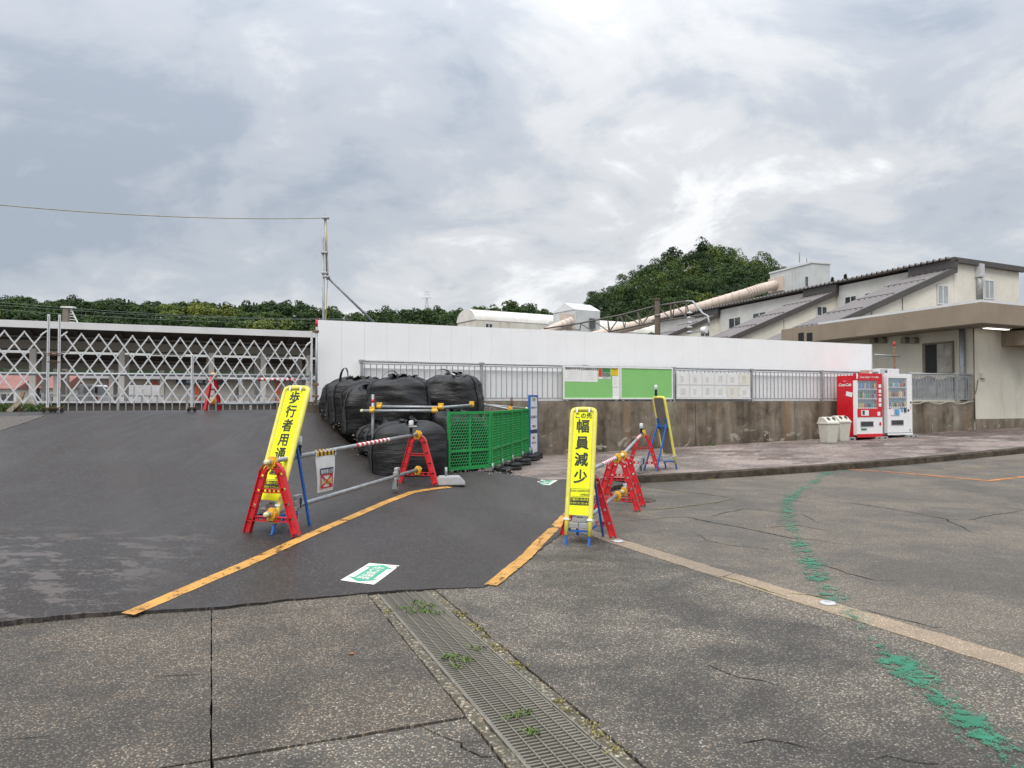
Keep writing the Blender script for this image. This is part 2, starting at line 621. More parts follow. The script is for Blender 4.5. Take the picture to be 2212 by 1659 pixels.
def concrete_wall_mat():
    t = NT('stained_concrete')
    p = t.pos()
    q = t.map(p, (1, 1, 1), (0, 0, -WALL_ANG), (0, 0, 0))
    q = t.node('ShaderNodeVectorRotate', {'Vector': p, 'Angle': -WALL_ANG}, rotation_type='Z_AXIS').outputs[0]
    streak = t.noise(t.map(q, (3.2, 3.2, 0.28)), 1.0, 7, 0.62, 0.25)
    streak2 = t.noise(t.map(q, (1.1, 1.1, 0.22), (0, 0, 0), (4, 0, 0)), 1.0, 5, 0.6, 0.4)
    blot = t.noise(q, 2.0, 8, 0.68, 0.5)
    c = t.ramp(t.math('ADD', t.math('MULTIPLY', streak, 0.30), t.math('ADD', t.math('MULTIPLY', streak2, 0.35), t.math('MULTIPLY', blot, 0.35))),
               [(0.38, (0.046, 0.037, 0.028)), (0.45, (0.118, 0.094, 0.069)), (0.52, (0.200, 0.166, 0.127)), (0.62, (0.33, 0.295, 0.24))])
    sz = t.node('ShaderNodeSeparateXYZ', {0: p})
    z = sz.outputs[2]
    # dark growth at foot, orange rust wash, pale spalled patches
    grow = t.math('MULTIPLY', t.rng(blot, 0.42, 0.62), t.rng(z, 1.0, 0.35))
    c = t.mix(t.math('MULTIPLY', grow, 0.75), c, (0.040, 0.034, 0.025))
    rust = t.math('MULTIPLY', t.rng(t.noise(t.map(q, (2.2, 2.2, 0.15), (0, 0, 0), (9, 0, 0)), 1.0, 3, 0.5), 0.60, 0.72), 0.55)
    c = t.mix(rust, c, (0.26, 0.14, 0.062))
    sp = t.math('MULTIPLY', t.rng(t.noise(t.map(q, (1, 1, 1.6), (0, 0, 0), (2, 5, 0)), 1.7, 9, 0.66, 0.7), 0.57, 0.61), t.rng(z, 1.1, 0.55))
    c = t.mix(t.math('MULTIPLY', sp, 0.7), c, (0.40, 0.37, 0.31))
    efl = t.math('MULTIPLY', t.rng(t.noise(t.map(q, (7, 7, 1.1), (0, 0, 0), (1, 2, 0)), 1.0, 4, 0.6, 0.4), 0.69, 0.74), 0.8)
    c = t.mix(efl, c, (0.46, 0.44, 0.40))
    t.bump(t.math('ADD', blot, t.math('MULTIPLY', t.noise(q, 40, 3), 0.5)), 0.45, 0.012)
    return t.fin(c, 0.85, 0.0, 0.25)


M['retaining'] = concrete_wall_mat()
M['white_panel'] = plain('white_panel', (0.86, 0.865, 0.87), 0.38, 0.02, 2.0, dirt=0.05, dirtcol=(0.5, 0.5, 0.5))
M['panel_edge'] = plain('panel_edge', (0.62, 0.63, 0.64), 0.4, 0.05)
M['wire'] = plain('green_wire', (0.16, 0.20, 0.17), 0.6)
M['galv'] = plain('galvanised_steel', (0.34, 0.35, 0.36), 0.45, 0.16, 9, metal=0.35, dirt=0.2)
M['pipe'] = plain('grey_pipe', (0.30, 0.315, 0.325), 0.40, 0.15, 14, metal=0.3, dirt=0.35, dirtcol=(0.13, 0.12, 0.11))
M['alu'] = plain('pale_aluminium', (0.66, 0.67, 0.67), 0.42, 0.06, 12, metal=0.15, dirt=0.12)
M['white'] = plain('white_paint', (0.76, 0.76, 0.75), 0.45, 0.04, 8, dirt=0.08)
M['paper'] = plain('white_paper', (0.78, 0.78, 0.77), 0.7, 0.03)
M['red'] = plain('red_plastic', (0.56, 0.022, 0.030), 0.42, 0.14, 12, dirt=0.15, dirtcol=(0.2, 0.02, 0.02))
M['yellow_clamp'] = plain('yellow_plastic', (0.72, 0.40, 0.035), 0.42, 0.14, 30, dirt=0.2, dirtcol=(0.3, 0.2, 0.05))
M['cap'] = plain('pale_cap', (0.66, 0.60, 0.34), 0.5, 0.08)
M['fluo'] = plain('fluorescent_yellow', (0.86, 0.90, 0.008), 0.42, 0.015, 3)
M['foam'] = plain('pale_yellow_foam', (0.74, 0.68, 0.12), 0.62, 0.07, 14, dirt=0.12, dirtcol=(0.45, 0.40, 0.12))
M['ink'] = plain('dark_ink', (0.030, 0.034, 0.022), 0.5, 0.05)
M['blue'] = plain('blue_paint', (0.018, 0.115, 0.43), 0.42, 0.12, 16, dirt=0.15)
M['black'] = plain('black_rubber', (0.012, 0.012, 0.013), 0.45, 0.25, 10)
M['bag'] = None
M['grey_plastic'] = plain('grey_plastic', (0.33, 0.335, 0.335), 0.55, 0.08, 14, dirt=0.2)
M['green_net'] = plain('green_plastic', (0.020, 0.30, 0.075), 0.40, 0.10, 16, dirt=0.12, dirtcol=(0.05, 0.12, 0.06))
M['board_green'] = plain('green_board', (0.225, 0.52, 0.165), 0.6, 0.03, 3)
M['dark'] = plain('black_and_opening_shade', (0.010, 0.010, 0.011), 0.6, 0.2)  # near-black: painted shade inside openings, also plain black for buttons and seams
M['rust'] = plain('rusty_steel', (0.16, 0.085, 0.045), 0.75, 0.4, 18, dirt=0.4)
M['wood'] = plain('weathered_wood', (0.20, 0.165, 0.12), 0.85, 0.25, 12)
M['vend_red'] = plain('vending_red', (0.60, 0.010, 0.022), 0.30, 0.04, 3)
M['vend_white'] = plain('vending_white', (0.80, 0.80, 0.80), 0.30, 0.02, 3)
M['vend_grey'] = plain('vending_grey', (0.47, 0.46, 0.48), 0.4, 0.04, 3)
M['bin'] = plain('pale_bin_plastic', (0.56, 0.54, 0.47), 0.45, 0.05, 6, dirt=0.12)
M['kerb'] = plain('stained_kerb', (0.070, 0.056, 0.042), 0.9, 0.42, 6, bump=0.6, bscale=60, dirt=0.5, dirtcol=(0.034, 0.030, 0.022), spec=0.2)
M['leaf'] = None


def glassy(name, col=(0.9, 0.92, 0.93), rough=0.08, alpha=0.35):
    t = NT(name)
    t.b.inputs['Alpha'].default_value = alpha
    return t.fin(col, rough, 0.0, 0.8)


M['lens'] = glassy('clear_lamp_lens', (0.80, 0.82, 0.83), 0.18, 0.62)
M['vend_glass'] = glassy('display_glass', (0.55, 0.6, 0.65), 0.05, 0.16)
M['window'] = plain('window_glass', (0.045, 0.052, 0.058), 0.08, 0.3, 0.7, spec=0.9)
M['window_pale'] = plain('pale_window_glass', (0.33, 0.345, 0.35), 0.12, 0.15, 1.2, spec=0.8)


def worn_paint(name, col, lo, hi, scale=9.0, stretch=(1, 1, 1), soft=False):
    """road paint, worn through to the ground below it"""
    t = NT(name)
    p = t.pos()
    n = t.noise(t.map(p, stretch), scale, 8, 0.68, 0.5)
    n2 = t.noise(p, scale * 7, 3, 0.6)
    a = t.rng(t.math('ADD', t.math('MULTIPLY', n, 0.75), t.math('MULTIPLY', n2, 0.25)), lo, hi)
    if soft:
        at_ = t.node('ShaderNodeAttribute', attribute_name='edge').outputs['Fac']
        a = t.math('MULTIPLY', t.rng(t.math('ADD', t.math('MULTIPLY', n, 0.62), t.math('ADD', t.math('MULTIPLY', n2, 0.38), at_)), lo, hi), 0.88)
    t.set(t.b.inputs['Alpha'], a)
    c = t.mix(t.rng(t.noise(p, 4.0, 5), 0.35, 0.7), mul(col, 0.78), mul(col, 1.1))
    return t.fin(c, 0.6)


M['line_yellow'] = worn_paint('yellow_road_paint', (0.52, 0.262, 0.052), 0.37, 0.47, 8.0)
M['line_orange'] = worn_paint('orange_road_paint', (0.55, 0.185, 0.035), 0.36, 0.52, 6.0)
M['line_green'] = worn_paint('green_road_paint', (0.020, 0.190, 0.105), 0.51, 0.56, 15.0, soft=True)
M['line_ochre'] = worn_paint('faint_yellow_paint', (0.45, 0.29, 0.07), 0.52, 0.62, 6.0)

# ------------------------------------------------------------------ ground sheets
def resample(poly, step, jit=0.0, seed=0, closed=True):
    out = []
    n = len(poly)
    for i in range(n if closed else n - 1):
        a, b = Vector(poly[i][:2]), Vector(poly[(i + 1) % n][:2])
        L = (b - a).length
        k = max(1, int(L / step))
        nv = Vector((-(b - a).y, (b - a).x)) / max(L, 1e-6)
        for j in range(k):
            p = a + (b - a) * (j / k)
            if jit and j:
                p = p + nv * (mnoise.noise(Vector((p.x * 6, p.y * 6, seed))) + 0.6 * mnoise.noise(Vector((p.x * 22, p.y * 22, seed)))) * jit
            out.append(p)
    if not closed:
        out.append(Vector(poly[-1][:2]))
    return out


def sheet(name, poly, zf, mat, parent=None, step=0.4, edge=0.25, jit=0.0, depth=0.05, seed=0):
    """flat-topped piece of ground: outline filled with a triangulation that follows zf, with a skirt"""
    bd = resample(poly, edge, jit, seed)
    n = len(bd)
    xs = [p.x for p in bd]; ys = [p.y for p in bd]
    P = np.array([(p.x, p.y) for p in bd])
    pts = list(bd)
    gx = np.arange(min(xs) + step / 2, max(xs), step); gy = np.arange(min(ys) + step / 2, max(ys), step)
    if len(gx) and len(gy):
        GX, GY = np.meshgrid(gx, gy)
        GX = GX.ravel() + rng.uniform(-0.1, 0.1, GX.size) * step; GY = GY.ravel() + rng.uniform(-0.1, 0.1, GY.size) * step
        ins = np.zeros(GX.size, bool)
        near = np.full(GX.size, 1e9)
        x1, y1 = P[:, 0], P[:, 1]; x2, y2 = np.roll(x1, -1), np.roll(y1, -1)
        for i in range(n):
            cond = (y1[i] > GY) != (y2[i] > GY)
            with np.errstate(divide='ignore', invalid='ignore'):
                xi = (x2[i] - x1[i]) * (GY - y1[i]) / (y2[i] - y1[i]) + x1[i]
            ins ^= cond & (GX < xi)
            near = np.minimum(near, (GX - x1[i]) ** 2 + (GY - y1[i]) ** 2)
        for a, b in zip(GX[ins & (near > (step * 0.3) ** 2)], GY[ins & (near > (step * 0.3) ** 2)]):
            pts.append(Vector((a, b)))
    v2, _e, f2, ov, _oe, _of = delaunay_2d_cdt(pts, [], [list(range(n))], 1, 1e-6)
    vs = [(p.x, p.y, zf(p.x, p.y)) for p in v2]
    fs = [list(f) for f in f2]
    base = len(vs)
    for p in bd:
        z = zf(p.x, p.y)
        vs.append((p.x, p.y, z)); vs.append((p.x, p.y, z - depth))
    for i in range(n):
        j = (i + 1) % n
        fs.append([base + 2 * i, base + 2 * j, base + 2 * j + 1, base + 2 * i + 1])
    me = bpy.data.meshes.new(name)
    me.from_pydata(vs, [], fs)
    bm = bmesh.new(); bm.from_mesh(me)
    top = [f for f in bm.faces if abs(f.normal.z) > 0.3]
    for f in top:
        if f.normal.z < 0:
            f.normal_flip()
    bm.to_mesh(me); bm.free()
    me.materials.append(mat)
    return link(name, me, parent)

# ================================================================== SETTING: ground
GSZ = 4000.0
mb = MB()
mb.add([(-GSZ, -GSZ, -0.6), (GSZ, -GSZ, -0.6), (GSZ, GSZ, -0.6), (-GSZ, GSZ, -0.6)], [(0, 1, 2, 3)])
struct(mb.build('ground', M['ground']))

# bed under the paving
bed = struct(sheet('plaza_bed', [(-30, -12), (45, -12), (45, 30), (10, 22), (-3, 15), (-9, 13), (-30, 6)], lambda x, y: road(x, y) - 0.048, M['soil'], None, 2.5, 2.5))
plaza = bpy.data.objects.new('plaza', None)
C.objects.link(plaza); struct(plaza)

TL, TR = on(816.7, 1281.5, 0), on(916.4, 1274.7, 0)
BL, BR = on(1148, 1659, 0), on(1346, 1659, 0)
DO = (TL + TR) / 2
E2 = ((TL + TR) / 2 - (BL + BR) / 2); E2.z = 0; E2.normalize()
E1 = Vector((E2.y, -E2.x, 0))
DRAIN_ANG = math.atan2(E1.y, E1.x)
HW = 0.5 * abs((TR - TL).dot(E1)) + 0.0


def dp(p, q):
    r = DO + E1 * p + E2 * q
    return (r.x, r.y)


def rect(p0, p1, q0, q1):
    return [dp(p0, q0), dp(p1, q0), dp(p1, q1), dp(p0, q1)]


SK = 0.052
g = 0.007
pl, pr = -(HW + 0.085), HW + 0.085
cols = [(-1.43, pl - 0.006), (-3.75, -1.43 - 1.15 * g), (-6.2, -3.75 - 2 * g), (-12, -6.2 - 2 * g), (-24, -12 - 2 * g)]
rows = [(-0.24, 2.5), (-2.46, -0.24 - g), (-4.75, -2.46 - 2 * g), (-11, -4.75 - 2 * g)]
sd = 1
for ci, (p0, p1) in enumerate(cols):
    for ri, (q0, q1) in enumerate(rows):
        if ri == 0 and ci > 0:
            continue
        if ci == 0 and ri == 2:
            continue
        if ci > 0 and ri == 1:
            q1 = 3.2
        sheet('slab', rect(p0, p1, q0, q1), road, M['aggregate'] if ri < 2 else M['aggregate_pale'], plaza, 0.6, 0.04 if ci < 2 else 0.5, 0.0045, SK, sd)
        sd += 1


def z7(x, y):
    return on(691.25 + x * 0.34375, 1140.6 + y * 0.34375, 0).xy


# the broken slab beside the drain: four pieces
c1 = [z7(640, 1248), z7(760, 1305), z7(890, 1350), z7(975, 1345), z7(1062, 1332)]
c2 = [z7(120, 1330), z7(250, 1372), z7(430, 1362), z7(600, 1415), z7(760, 1398), z7(890, 1380)]
c3 = [z7(890, 1380), z7(1020, 1442), z7(1170, 1425)]
jl, jr = Vector(dp(-1.43, -2.482)), Vector(dp(pl - 0.006, -2.482))
bl, br = Vector(dp(-1.43, -4.75)), Vector(dp(pl - 0.006, -4.75))


def on_edge(p):
    q = (Vector((p[0], p[1], 0)) - DO).dot(E2)
    return Vector(dp(pl - 0.006, q))


jc = z7(640, 1248); jq = (Vector((jc.x, jc.y, 0)) - DO).dot(E1); jm = Vector(dp(jq, -2.482))
je = Vector(dp((Vector((*c2[0], 0)) - DO).dot(E1), -2.482))
e1_, e3_ = on_edge(c1[-1]), on_edge(c3[-1])
pieces = [
    [jm, jr, e1_] + c1[::-1][1:-1],
    [je, jm] + c1[1:3] + [c2[-1]] + c2[::-1][1:-1],
    [c1[2]] + c1[3:-1] + [e1_, e3_] + c3[::-1][1:-1] + [c3[0]],
    [jl, je] + c2[1:] + c3[1:-1] + [e3_, br, bl],
]
for i, pc in enumerate(pieces):
    cx = sum((p for p in pc), Vector((0, 0))) / len(pc)
    pc = [p + (cx - p).normalized() * 0.0055 for p in pc]
    dz = (0.0, -0.003, 0.002, 0.001)[i]
    sheet('slab_fragment', pc, lambda x, y, dz=dz: road(x, y) + dz, M['aggregate_pale'], plaza, 0.3, 0.03, 0.008, SK, 30 + i)

# mortar edging along the drain
for sgn in (-1, 1):
    a, b = sorted((sgn * (HW + 0.016), sgn * (HW + 0.078)))
    sheet('mortar_edging', rect(a, b, -9, -0.005), lambda x, y: road(x, y) - 0.004 + 0.006 * mnoise.noise(Vector((x * 12, y * 12, 3))), M['mortar'], plaza, 0.1, 0.03, 0.013, SK, 50 + sgn)

# tan concrete band and the slabs on either side of it
bl0, bl1 = on(1300, 1169, 0).xy, on(2212, 1457, 0).xy
br0, br1 = on(1329.8, 1162.6, 0).xy, on(2212, 1421, 0).xy
bd_ = (bl1 - bl0).normalized(); bd2 = (br1 - br0).normalized()
bn = Vector((-bd_.y, bd_.x)) * -1
bl9, br9 = bl0 + bd_ * 16, br0 + bd2 * 16
blm, brm = bl0 - bd_ * 1.3, br0 - bd2 * 1.25
cut = [1.9, 4.55, 16]
prev = 0.0
for i, c in enumerate(cut):
    a0, a1 = bl0 + bd_ * (prev - (1.3 if i == 0 else -0.008)), bl0 + bd_ * c
    b0, b1 = br0 + bd2 * (prev - (1.25 if i == 0 else -0.008)), br0 + bd2 * c
    k = (a0 - b0).normalized() * 0.012
    sheet('band_stone', [a0 - k, a1 - k, b1 + k, b0 + k], lambda x, y: road(x, y) + 0.003, M['band'], plaza, 0.3, 0.03, 0.011, SK, 60 + i)
    prev = c
sheet('slab', [dp(pr + 0.006, -9), bl9, bl0, blm, (0.55, 9.6), (-0.6, 9.6), dp(pr + 0.006, 0.6)], road, M['aggregate_pale'], plaza, 0.5, 0.035, 0.009, SK, 71)
kA, kB = wp(-0.4, KERB_T - 0.004), wp(30, KERB_T - 0.004)
sheet('road_slab', [br9, (45, -11), (45, kB.y), kB.xy, kA.xy, (0.0, 13.0), (0.5, 9.62), brm, br0], road, M['aggregate_fine'], plaza, 0.8, 0.05, 0.009, SK, 72)

# fresh asphalt ramp
fr = [(-60, 1352), (0, 1355), (130, 1340), (250, 1330), (455, 1318), (640, 1298), (812, 1281), (925, 1274.5), (1045, 1270), (1120, 1226), (1165, 1190), (1205, 1160), (1240, 1128), (1290, 1080), (1325, 1060), (1352, 1054), (1384, 1052)]
fw = [on(u, v, road).xy for u, v in fr]
kend = wp(-0.12, KERB_T - 0.012).xy
back = [(905, 1047), (880, 1040), (850, 1028), (800, 990), (770, 966), (740, 945), (712, 918), (684, 893)]
lw = [wp(-3.3, KERB_T - 0.012).xy]
bw = []
for u, v in back[2:]:
    p = on(u, v, asph)
    bw.append(p.xy)
gtop = [(G1 - GN * 1.3 + GD * 0.25).xy, (G0 - GN * 1.3 - GD * 12).xy]
asph_poly = [(-20, 4.3), (-9, 4.6)] + fw + [kend] + lw + bw + gtop + [(-22, 7.5)]
AS = struct(sheet('asphalt_ramp', asph_poly, asph, M['asphalt'], None, 0.35, 0.06, 0.022, 0.06, 80))
# older, paler road surface left of the gate post
op = [on(u, v, asph) for u, v in ((-40, 935), (0, 931), (30, 921), (62, 911), (84, 903), (96, 898), (40, 899.5), (-40, 901))]
struct(sheet('old_road_surface', [p.xy for p in op] + [(-13, 11.2), (-13, 9.5)][:0], lambda x, y: asph(x, y) + 0.005, M['old_road'], None, 0.3, 0.1, 0.03, 0.004, 81))
# embankment behind the gate and the lower track yard
struct(sheet('track_yard', [(-500, -150), (-21, 6.6), (G0 - GN * 1.25).xy, (G1 - GN * 1.25 + GD * 0.5).xy, wp(-5, 0.3).xy, wp(17, 0.3).xy, (60, 60), (900, 300), (900, 900), (-900, 900)],
             lambda x, y: 0.62, M['ground'], None, 60.0, 12.0, 0.0, 0.4, 82))
mb = MB()
a, b = G0 - GN * 1.3 - GD * 12, G1 - GN * 1.3 + GD * 0.25
mb.prism([(a.x, a.y, 1.29), (a.x - GN.x * 1.5, a.y - GN.y * 1.5, 0.5), (a.x, a.y, 0.5)], 0, b - a)
struct(mb.build('embankment', M['gravel']))

# ------------------------------------------------------------------ pavement with kerb
sw = struct(sheet('sidewalk', [wp(-3.6, KERB_T).xy, wp(-0.2, KERB_T).xy, wp(-0.1, KERB_T + 0.15).xy, wp(30, KERB_T + 0.15).xy, wp(30, 0.4).xy, wp(-3.4, 0.4).xy],
                  lambda x, y: walk_xy(x, y) - 0.012, M['soil'], None, 0.6, 0.3, 0.0, 0.3, 90))


def paver_mat():
    t = NT('brick_paver')
    p = t.pos()
    a = t.node('ShaderNodeAttribute', attribute_name='tint').outputs['Fac']
    c = t.ramp(a, [(0.0, (0.095, 0.068, 0.058)), (0.3, (0.175, 0.130, 0.112)), (0.65, (0.255, 0.203, 0.180)), (1.0, (0.335, 0.288, 0.260))])
    n = t.noise(p, 30, 5, 0.7)
    c = t.mix(t.rng(n, 0.35, 0.75, 0.0, 0.4), c, (0.10, 0.085, 0.075))
    k = t.rng(t.noise(p, 0.9, 5, 0.6, 0.5), 0.38, 0.62, 0.62, 1.1)
    c = t.mix(1.0, c, t.node('ShaderNodeCombineColor', {0: k, 1: k, 2: k}).outputs[0], 'MULTIPLY')
    t.bump(n, 0.3, 0.004)
    return t.fin(c, t.rng(k, 0.6, 1.1, 0.42, 0.75), 0, 0.4)


M['paver'] = paver_mat()


def tint_at(s, t):
    base = 0.62 + 0.30 * mnoise.noise(Vector((s * 0.5, t * 0.9, 1.0))) + random.uniform(-0.16, 0.16)
    # dark saw-tooth figure laid into the walk, and the darker paving near the station building
    for s0 in (4.4, 8.8, 13.2):
        w = abs(((t + 4.9) * 1.05) % 1.1 - 0.55) * 1.5
        if abs(s - s0 - w) < 0.42 and -4.3 < t < -1.2:
            base -= 0.42
    if s > 13.0 and t > -1.5 - (s - 13.0) * 0.22:
        base -= 0.5
    return min(1.0, max(0.0, base))


BRL, BRW = 0.204, 0.104
cand = []
for j in range(int(-KERB_T / BRW) + 1):
    t0 = KERB_T + j * BRW
    i0 = -17 if j * BRW < 0.15 else -17
    for i in range(-17, 110):
        s0 = i * BRL + (BRL / 2 if j % 2 else 0)
        sc, tcn = s0 + BRL / 2, t0 + BRW / 2
        if s0 + BRL > -0.08 and t0 < KERB_T + 0.16:
            continue
        if sc > 22 or tcn > -0.02:
            continue
        lx = -3.3 + 0.2 * (tcn - KERB_T)
        if sc < lx:
            continue
        w = wp(sc, tcn)
        # depth seen: weight visible ones in front of the net fence
        px_ = 1106 + FPX * w.x / w.y
        vis = px_ > 1015 + (16 - w.y) * -4
        cand.append((w.y + (0 if vis else 50), sc, tcn))
cand.sort()


def paver_geo(mb, tints, sc, tcn):
    hl, hw_, b = BRL / 2 - 0.004, BRW / 2 - 0.004, 0.006
    z = walk(sc, tcn) + random.uniform(-0.003, 0.003)
    tl = (random.uniform(-1, 1) * 0.01, random.uniform(-1, 1) * 0.015)
    vs = []
    for (x, y, dz) in [(-hl, -hw_, -0.03), (hl, -hw_, -0.03), (hl, hw_, -0.03), (-hl, hw_, -0.03),
                       (-hl, -hw_, -b), (hl, -hw_, -b), (hl, hw_, -b), (-hl, hw_, -b),
                       (-hl + b, -hw_ + b, 0), (hl - b, -hw_ + b, 0), (hl - b, hw_ - b, 0), (-hl + b, hw_ - b, 0)]:
        w = wp(sc + x, tcn + y, 0)
        zz = walk(sc + x, tcn + y) + (z - walk(sc, tcn)) + dz + tl[0] * x + tl[1] * y
        vs.append((w.x, w.y, zz))
    mb.add(vs, [(0, 1, 5, 4), (1, 2, 6, 5), (2, 3, 7, 6), (3, 0, 4, 7), (4, 5, 9, 8), (5, 6, 10, 9), (6, 7, 11, 10), (7, 4, 8, 11), (8, 9, 10, 11)])
    tints.extend([tint_at(sc, tcn)] * 12)


def set_attr(o, name, vals):
    at_ = o.data.attributes.new(name, 'FLOAT', 'POINT')
    at_.data.foreach_set('value', vals)


for _y, sc, tcn in cand[:300]:
    mb = MB(); tn = []
    paver_geo(mb, tn, sc, tcn)
    me = bpy.data.meshes.new('paver'); me.from_pydata(mb.v, [], mb.f); me.materials.append(M['paver'])
    o = link('paver', me, sw); set_attr(o, 'tint', tn)
mb = MB(); tn = []
for _y, sc, tcn in cand[300:]:
    paver_geo(mb, tn, sc, tcn)
me = bpy.data.meshes.new('paving'); me.from_pydata(mb.v, [], mb.f); me.materials.append(M['paver'])
o = link('paving', me, sw); set_attr(o, 'tint', tn); stuff(o)

kerb = bpy.data.objects.new('kerb', None); C.objects.link(kerb); struct(kerb)
s0 = -0.12
while s0 < 22:
    L = 0.595
    s1 = s0 + L - 0.007
    mb = MB()
    dz = random.uniform(-0.006, 0.006); dt = random.uniform(-0.006, 0.006)
    za, zb = walk(s0, KERB_T), walk(s1, KERB_T)
    la = 0.02 if s0 > 0 else 0.05
    prof = [(0.0 + dt, -0.25), (0.018 + dt, -0.015), (0.035 + dt, 0.0), (0.147, 0.0), (0.147, -0.25)]
    vs = []
    for s_, z_ in ((s0, za), (s1, zb)):
        for t_, q_ in prof:
            vs.append(wp(s_, KERB_T + t_, z_ + q_ + dz))
    n = len(prof)
    fs = [list(range(n)), list(range(n, 2 * n))[::-1]] + [(i, (i + 1) % n, n + (i + 1) % n, n + i) for i in range(n)]
    mb.add(vs, fs)
    mb.build('kerb_stone', M['kerb'], kerb)
    s0 += L

# gravel bed under the sacks
gv = [p for p in bw[::-1]]
gp = [wp(-5.2, 0.05).xy, (G1 + GD * 0.2).xy] + gv + [wp(-3.3, KERB_T + 0.0).xy, wp(-2.9, KERB_T + 0.3).xy, (-0.72, 13.5), (-0.3, 15.2), (0.05, 16.8), wp(-0.35, 0.05).xy]
GR = struct(sheet('gravel_bed', gp, lambda x, y: max(gravel_h(x, y), 0.0), M['gravel'], None, 0.22, 0.1, 0.015, 0.05, 95))
# loose stones along its rim
mb = MB()
rim = resample([p for p in gv] + [wp(-3.3, KERB_T).xy, wp(-2.6, KERB_T + 0.1).xy], 0.05, closed=False)
ico = [(0, 0, 1), (0.9, 0, 0.2), (0.25, 0.85, 0.2), (-0.75, 0.5, 0.2), (-0.7, -0.55, 0.2), (0.3, -0.85, 0.2), (0, 0, -0.7)]
icf = [(0, 1, 2), (0, 2, 3), (0, 3, 4), (0, 4, 5), (0, 5, 1), (6, 2, 1), (6, 3, 2), (6, 4, 3), (6, 5, 4), (6, 1, 5)]
for k in range(1500):
    p = random.choice(rim) + Vector((random.gauss(0.16, 0.15), random.gauss(0.10, 0.12)))
    r = random.uniform(0.008, 0.021)
    a = random.uniform(0, 6.28); sq = random.uniform(0.5, 0.9)
    z = max(gravel_h(p.x, p.y), asph(p.x, p.y) - 0.009 if random.random() < 0.15 else 0.0)
    mb.add([(p.x + r * (x * math.cos(a) - y * math.sin(a)), p.y + r * (x * math.sin(a) + y * math.cos(a)), z + r * q * sq + r * 0.3) for x, y, q in ico], icf)
M['pebble'] = plain('pebble', (0.26, 0.23, 0.19), 0.85, 0.45, 14)
stuff(mb.build('loose_gravel', M['pebble']), 'loose grey gravel along the rim of the asphalt by the sacks', 'gravel')

# ------------------------------------------------------------------ painted lines
def strip(name, uv, width, H, mat, lift=0.004, step=0.08, edge_attr=False, w_end=None, jit=0.0):
    pts = [on(u, v, H) for u, v in uv]
    pl_ = resample([p.xy for p in pts], step, closed=False)
    vs, fs, ed = [], [], []
    m_ = 5 if edge_attr else 2
    for i, p in enumerate(pl_):
        a = pl_[max(0, i - 3)]; b = pl_[min(len(pl_) - 1, i + 3)]
        d = (b - a).normalized(); nn = Vector((-d.y, d.x))
        w = width if w_end is None else width + (w_end - width) * i / (len(pl_) - 1)
        for k in range(m_):
            f = k / (m_ - 1) * 2 - 1
            q = p + nn * (f * w / 2 + (jit * mnoise.noise(Vector((p.x * 15, p.y * 15, k))) if jit else 0))
            vs.append((q.x, q.y, H(q.x, q.y) + lift))
            ed.append(0.026 - 0.14 * abs(f) ** 1.6 + 0.075 * mnoise.noise(Vector((p.x * 1.7, p.y * 1.7, 9))) + (0.085 * math.exp(-((p.y - 3.75) / 0.42) ** 2) - 0.05 * math.exp(-((p.y - 4.9) / 0.5) ** 2)) + 0.08 * mnoise.noise(Vector((p.x * 5, p.y * 5, 3))))
    for i in range(len(pl_) - 1):
        for k in range(m_ - 1):
            fs.append((i * m_ + k, i * m_ + k + 1, (i + 1) * m_ + k + 1, (i + 1) * m_ + k))
    me = bpy.data.meshes.new(name); me.from_pydata(vs, [], fs); me.materials.append(mat)
    o = link(name, me)
    if edge_attr:
        set_attr(o, 'edge', ed)
    return struct(o)


strip('yellow_line', [(276, 1327), (380, 1283), (474, 1243), (556, 1208), (684, 1150), (759, 1117.5), (834, 1085), (889, 1064), (929, 1057), (972, 1052.5)], 0.115, asph, M['line_yellow'], jit=0.006)
strip('yellow_line', [(1060, 1264.5), (1134.7, 1204), (1165.6, 1171.5), (1196.6, 1142), (1224, 1113), (1270, 1074), (1318, 1040)], 0.125, asph, M['line_yellow'], jit=0.012)
z8 = lambda x, y: (1209.7 + x * 0.4531, 967.75 + y * 0.4531)
strip('orange_line', [z8(1375, 102), z8(1750, 130), z8(2040, 157), z8(2212, 138), z8(2400, 118)], 0.10, road, M['line_orange'], 0.005)
strip('faint_yellow_line', [z8(620, 160), z8(850, 135), z8(1110, 118), z8(1350, 108)], 0.09, road, M['line_ochre'], 0.004)
strip('faint_yellow_line', [z8(1660, 115), z8(1870, 100), z8(2200, 78)], 0.10, road, M['line_ochre'], 0.004)
strip('green_line', [z8(1390, 106), z8(1270, 120), z8(1180, 180), z8(1110, 225), z8(1080, 275), z8(1090, 345), z8(1130, 420), z8(1160, 490), z8(1200, 560), z8(1250, 640), z8(1330, 740),
                     z8(1420, 820), z8(1520, 930), z8(1620, 1020), z8(1720, 1110), z8(1830, 1210), z8(1950, 1300), z8(2060, 1400), z8(2200, 1540)], 0.34, lambda x, y: road(x, y) + 0.005, M['line_green'], 0.004, 0.06, True)

# cracks and mossy joints in the road
M['crack'] = plain('crack_dirt', (0.016, 0.014, 0.011), 0.95, 0.4, 30, spec=0.05)
M['moss'] = plain('moss', (0.075, 0.078, 0.018), 0.95, 0.45, 25, bump=0.8, spec=0.05)


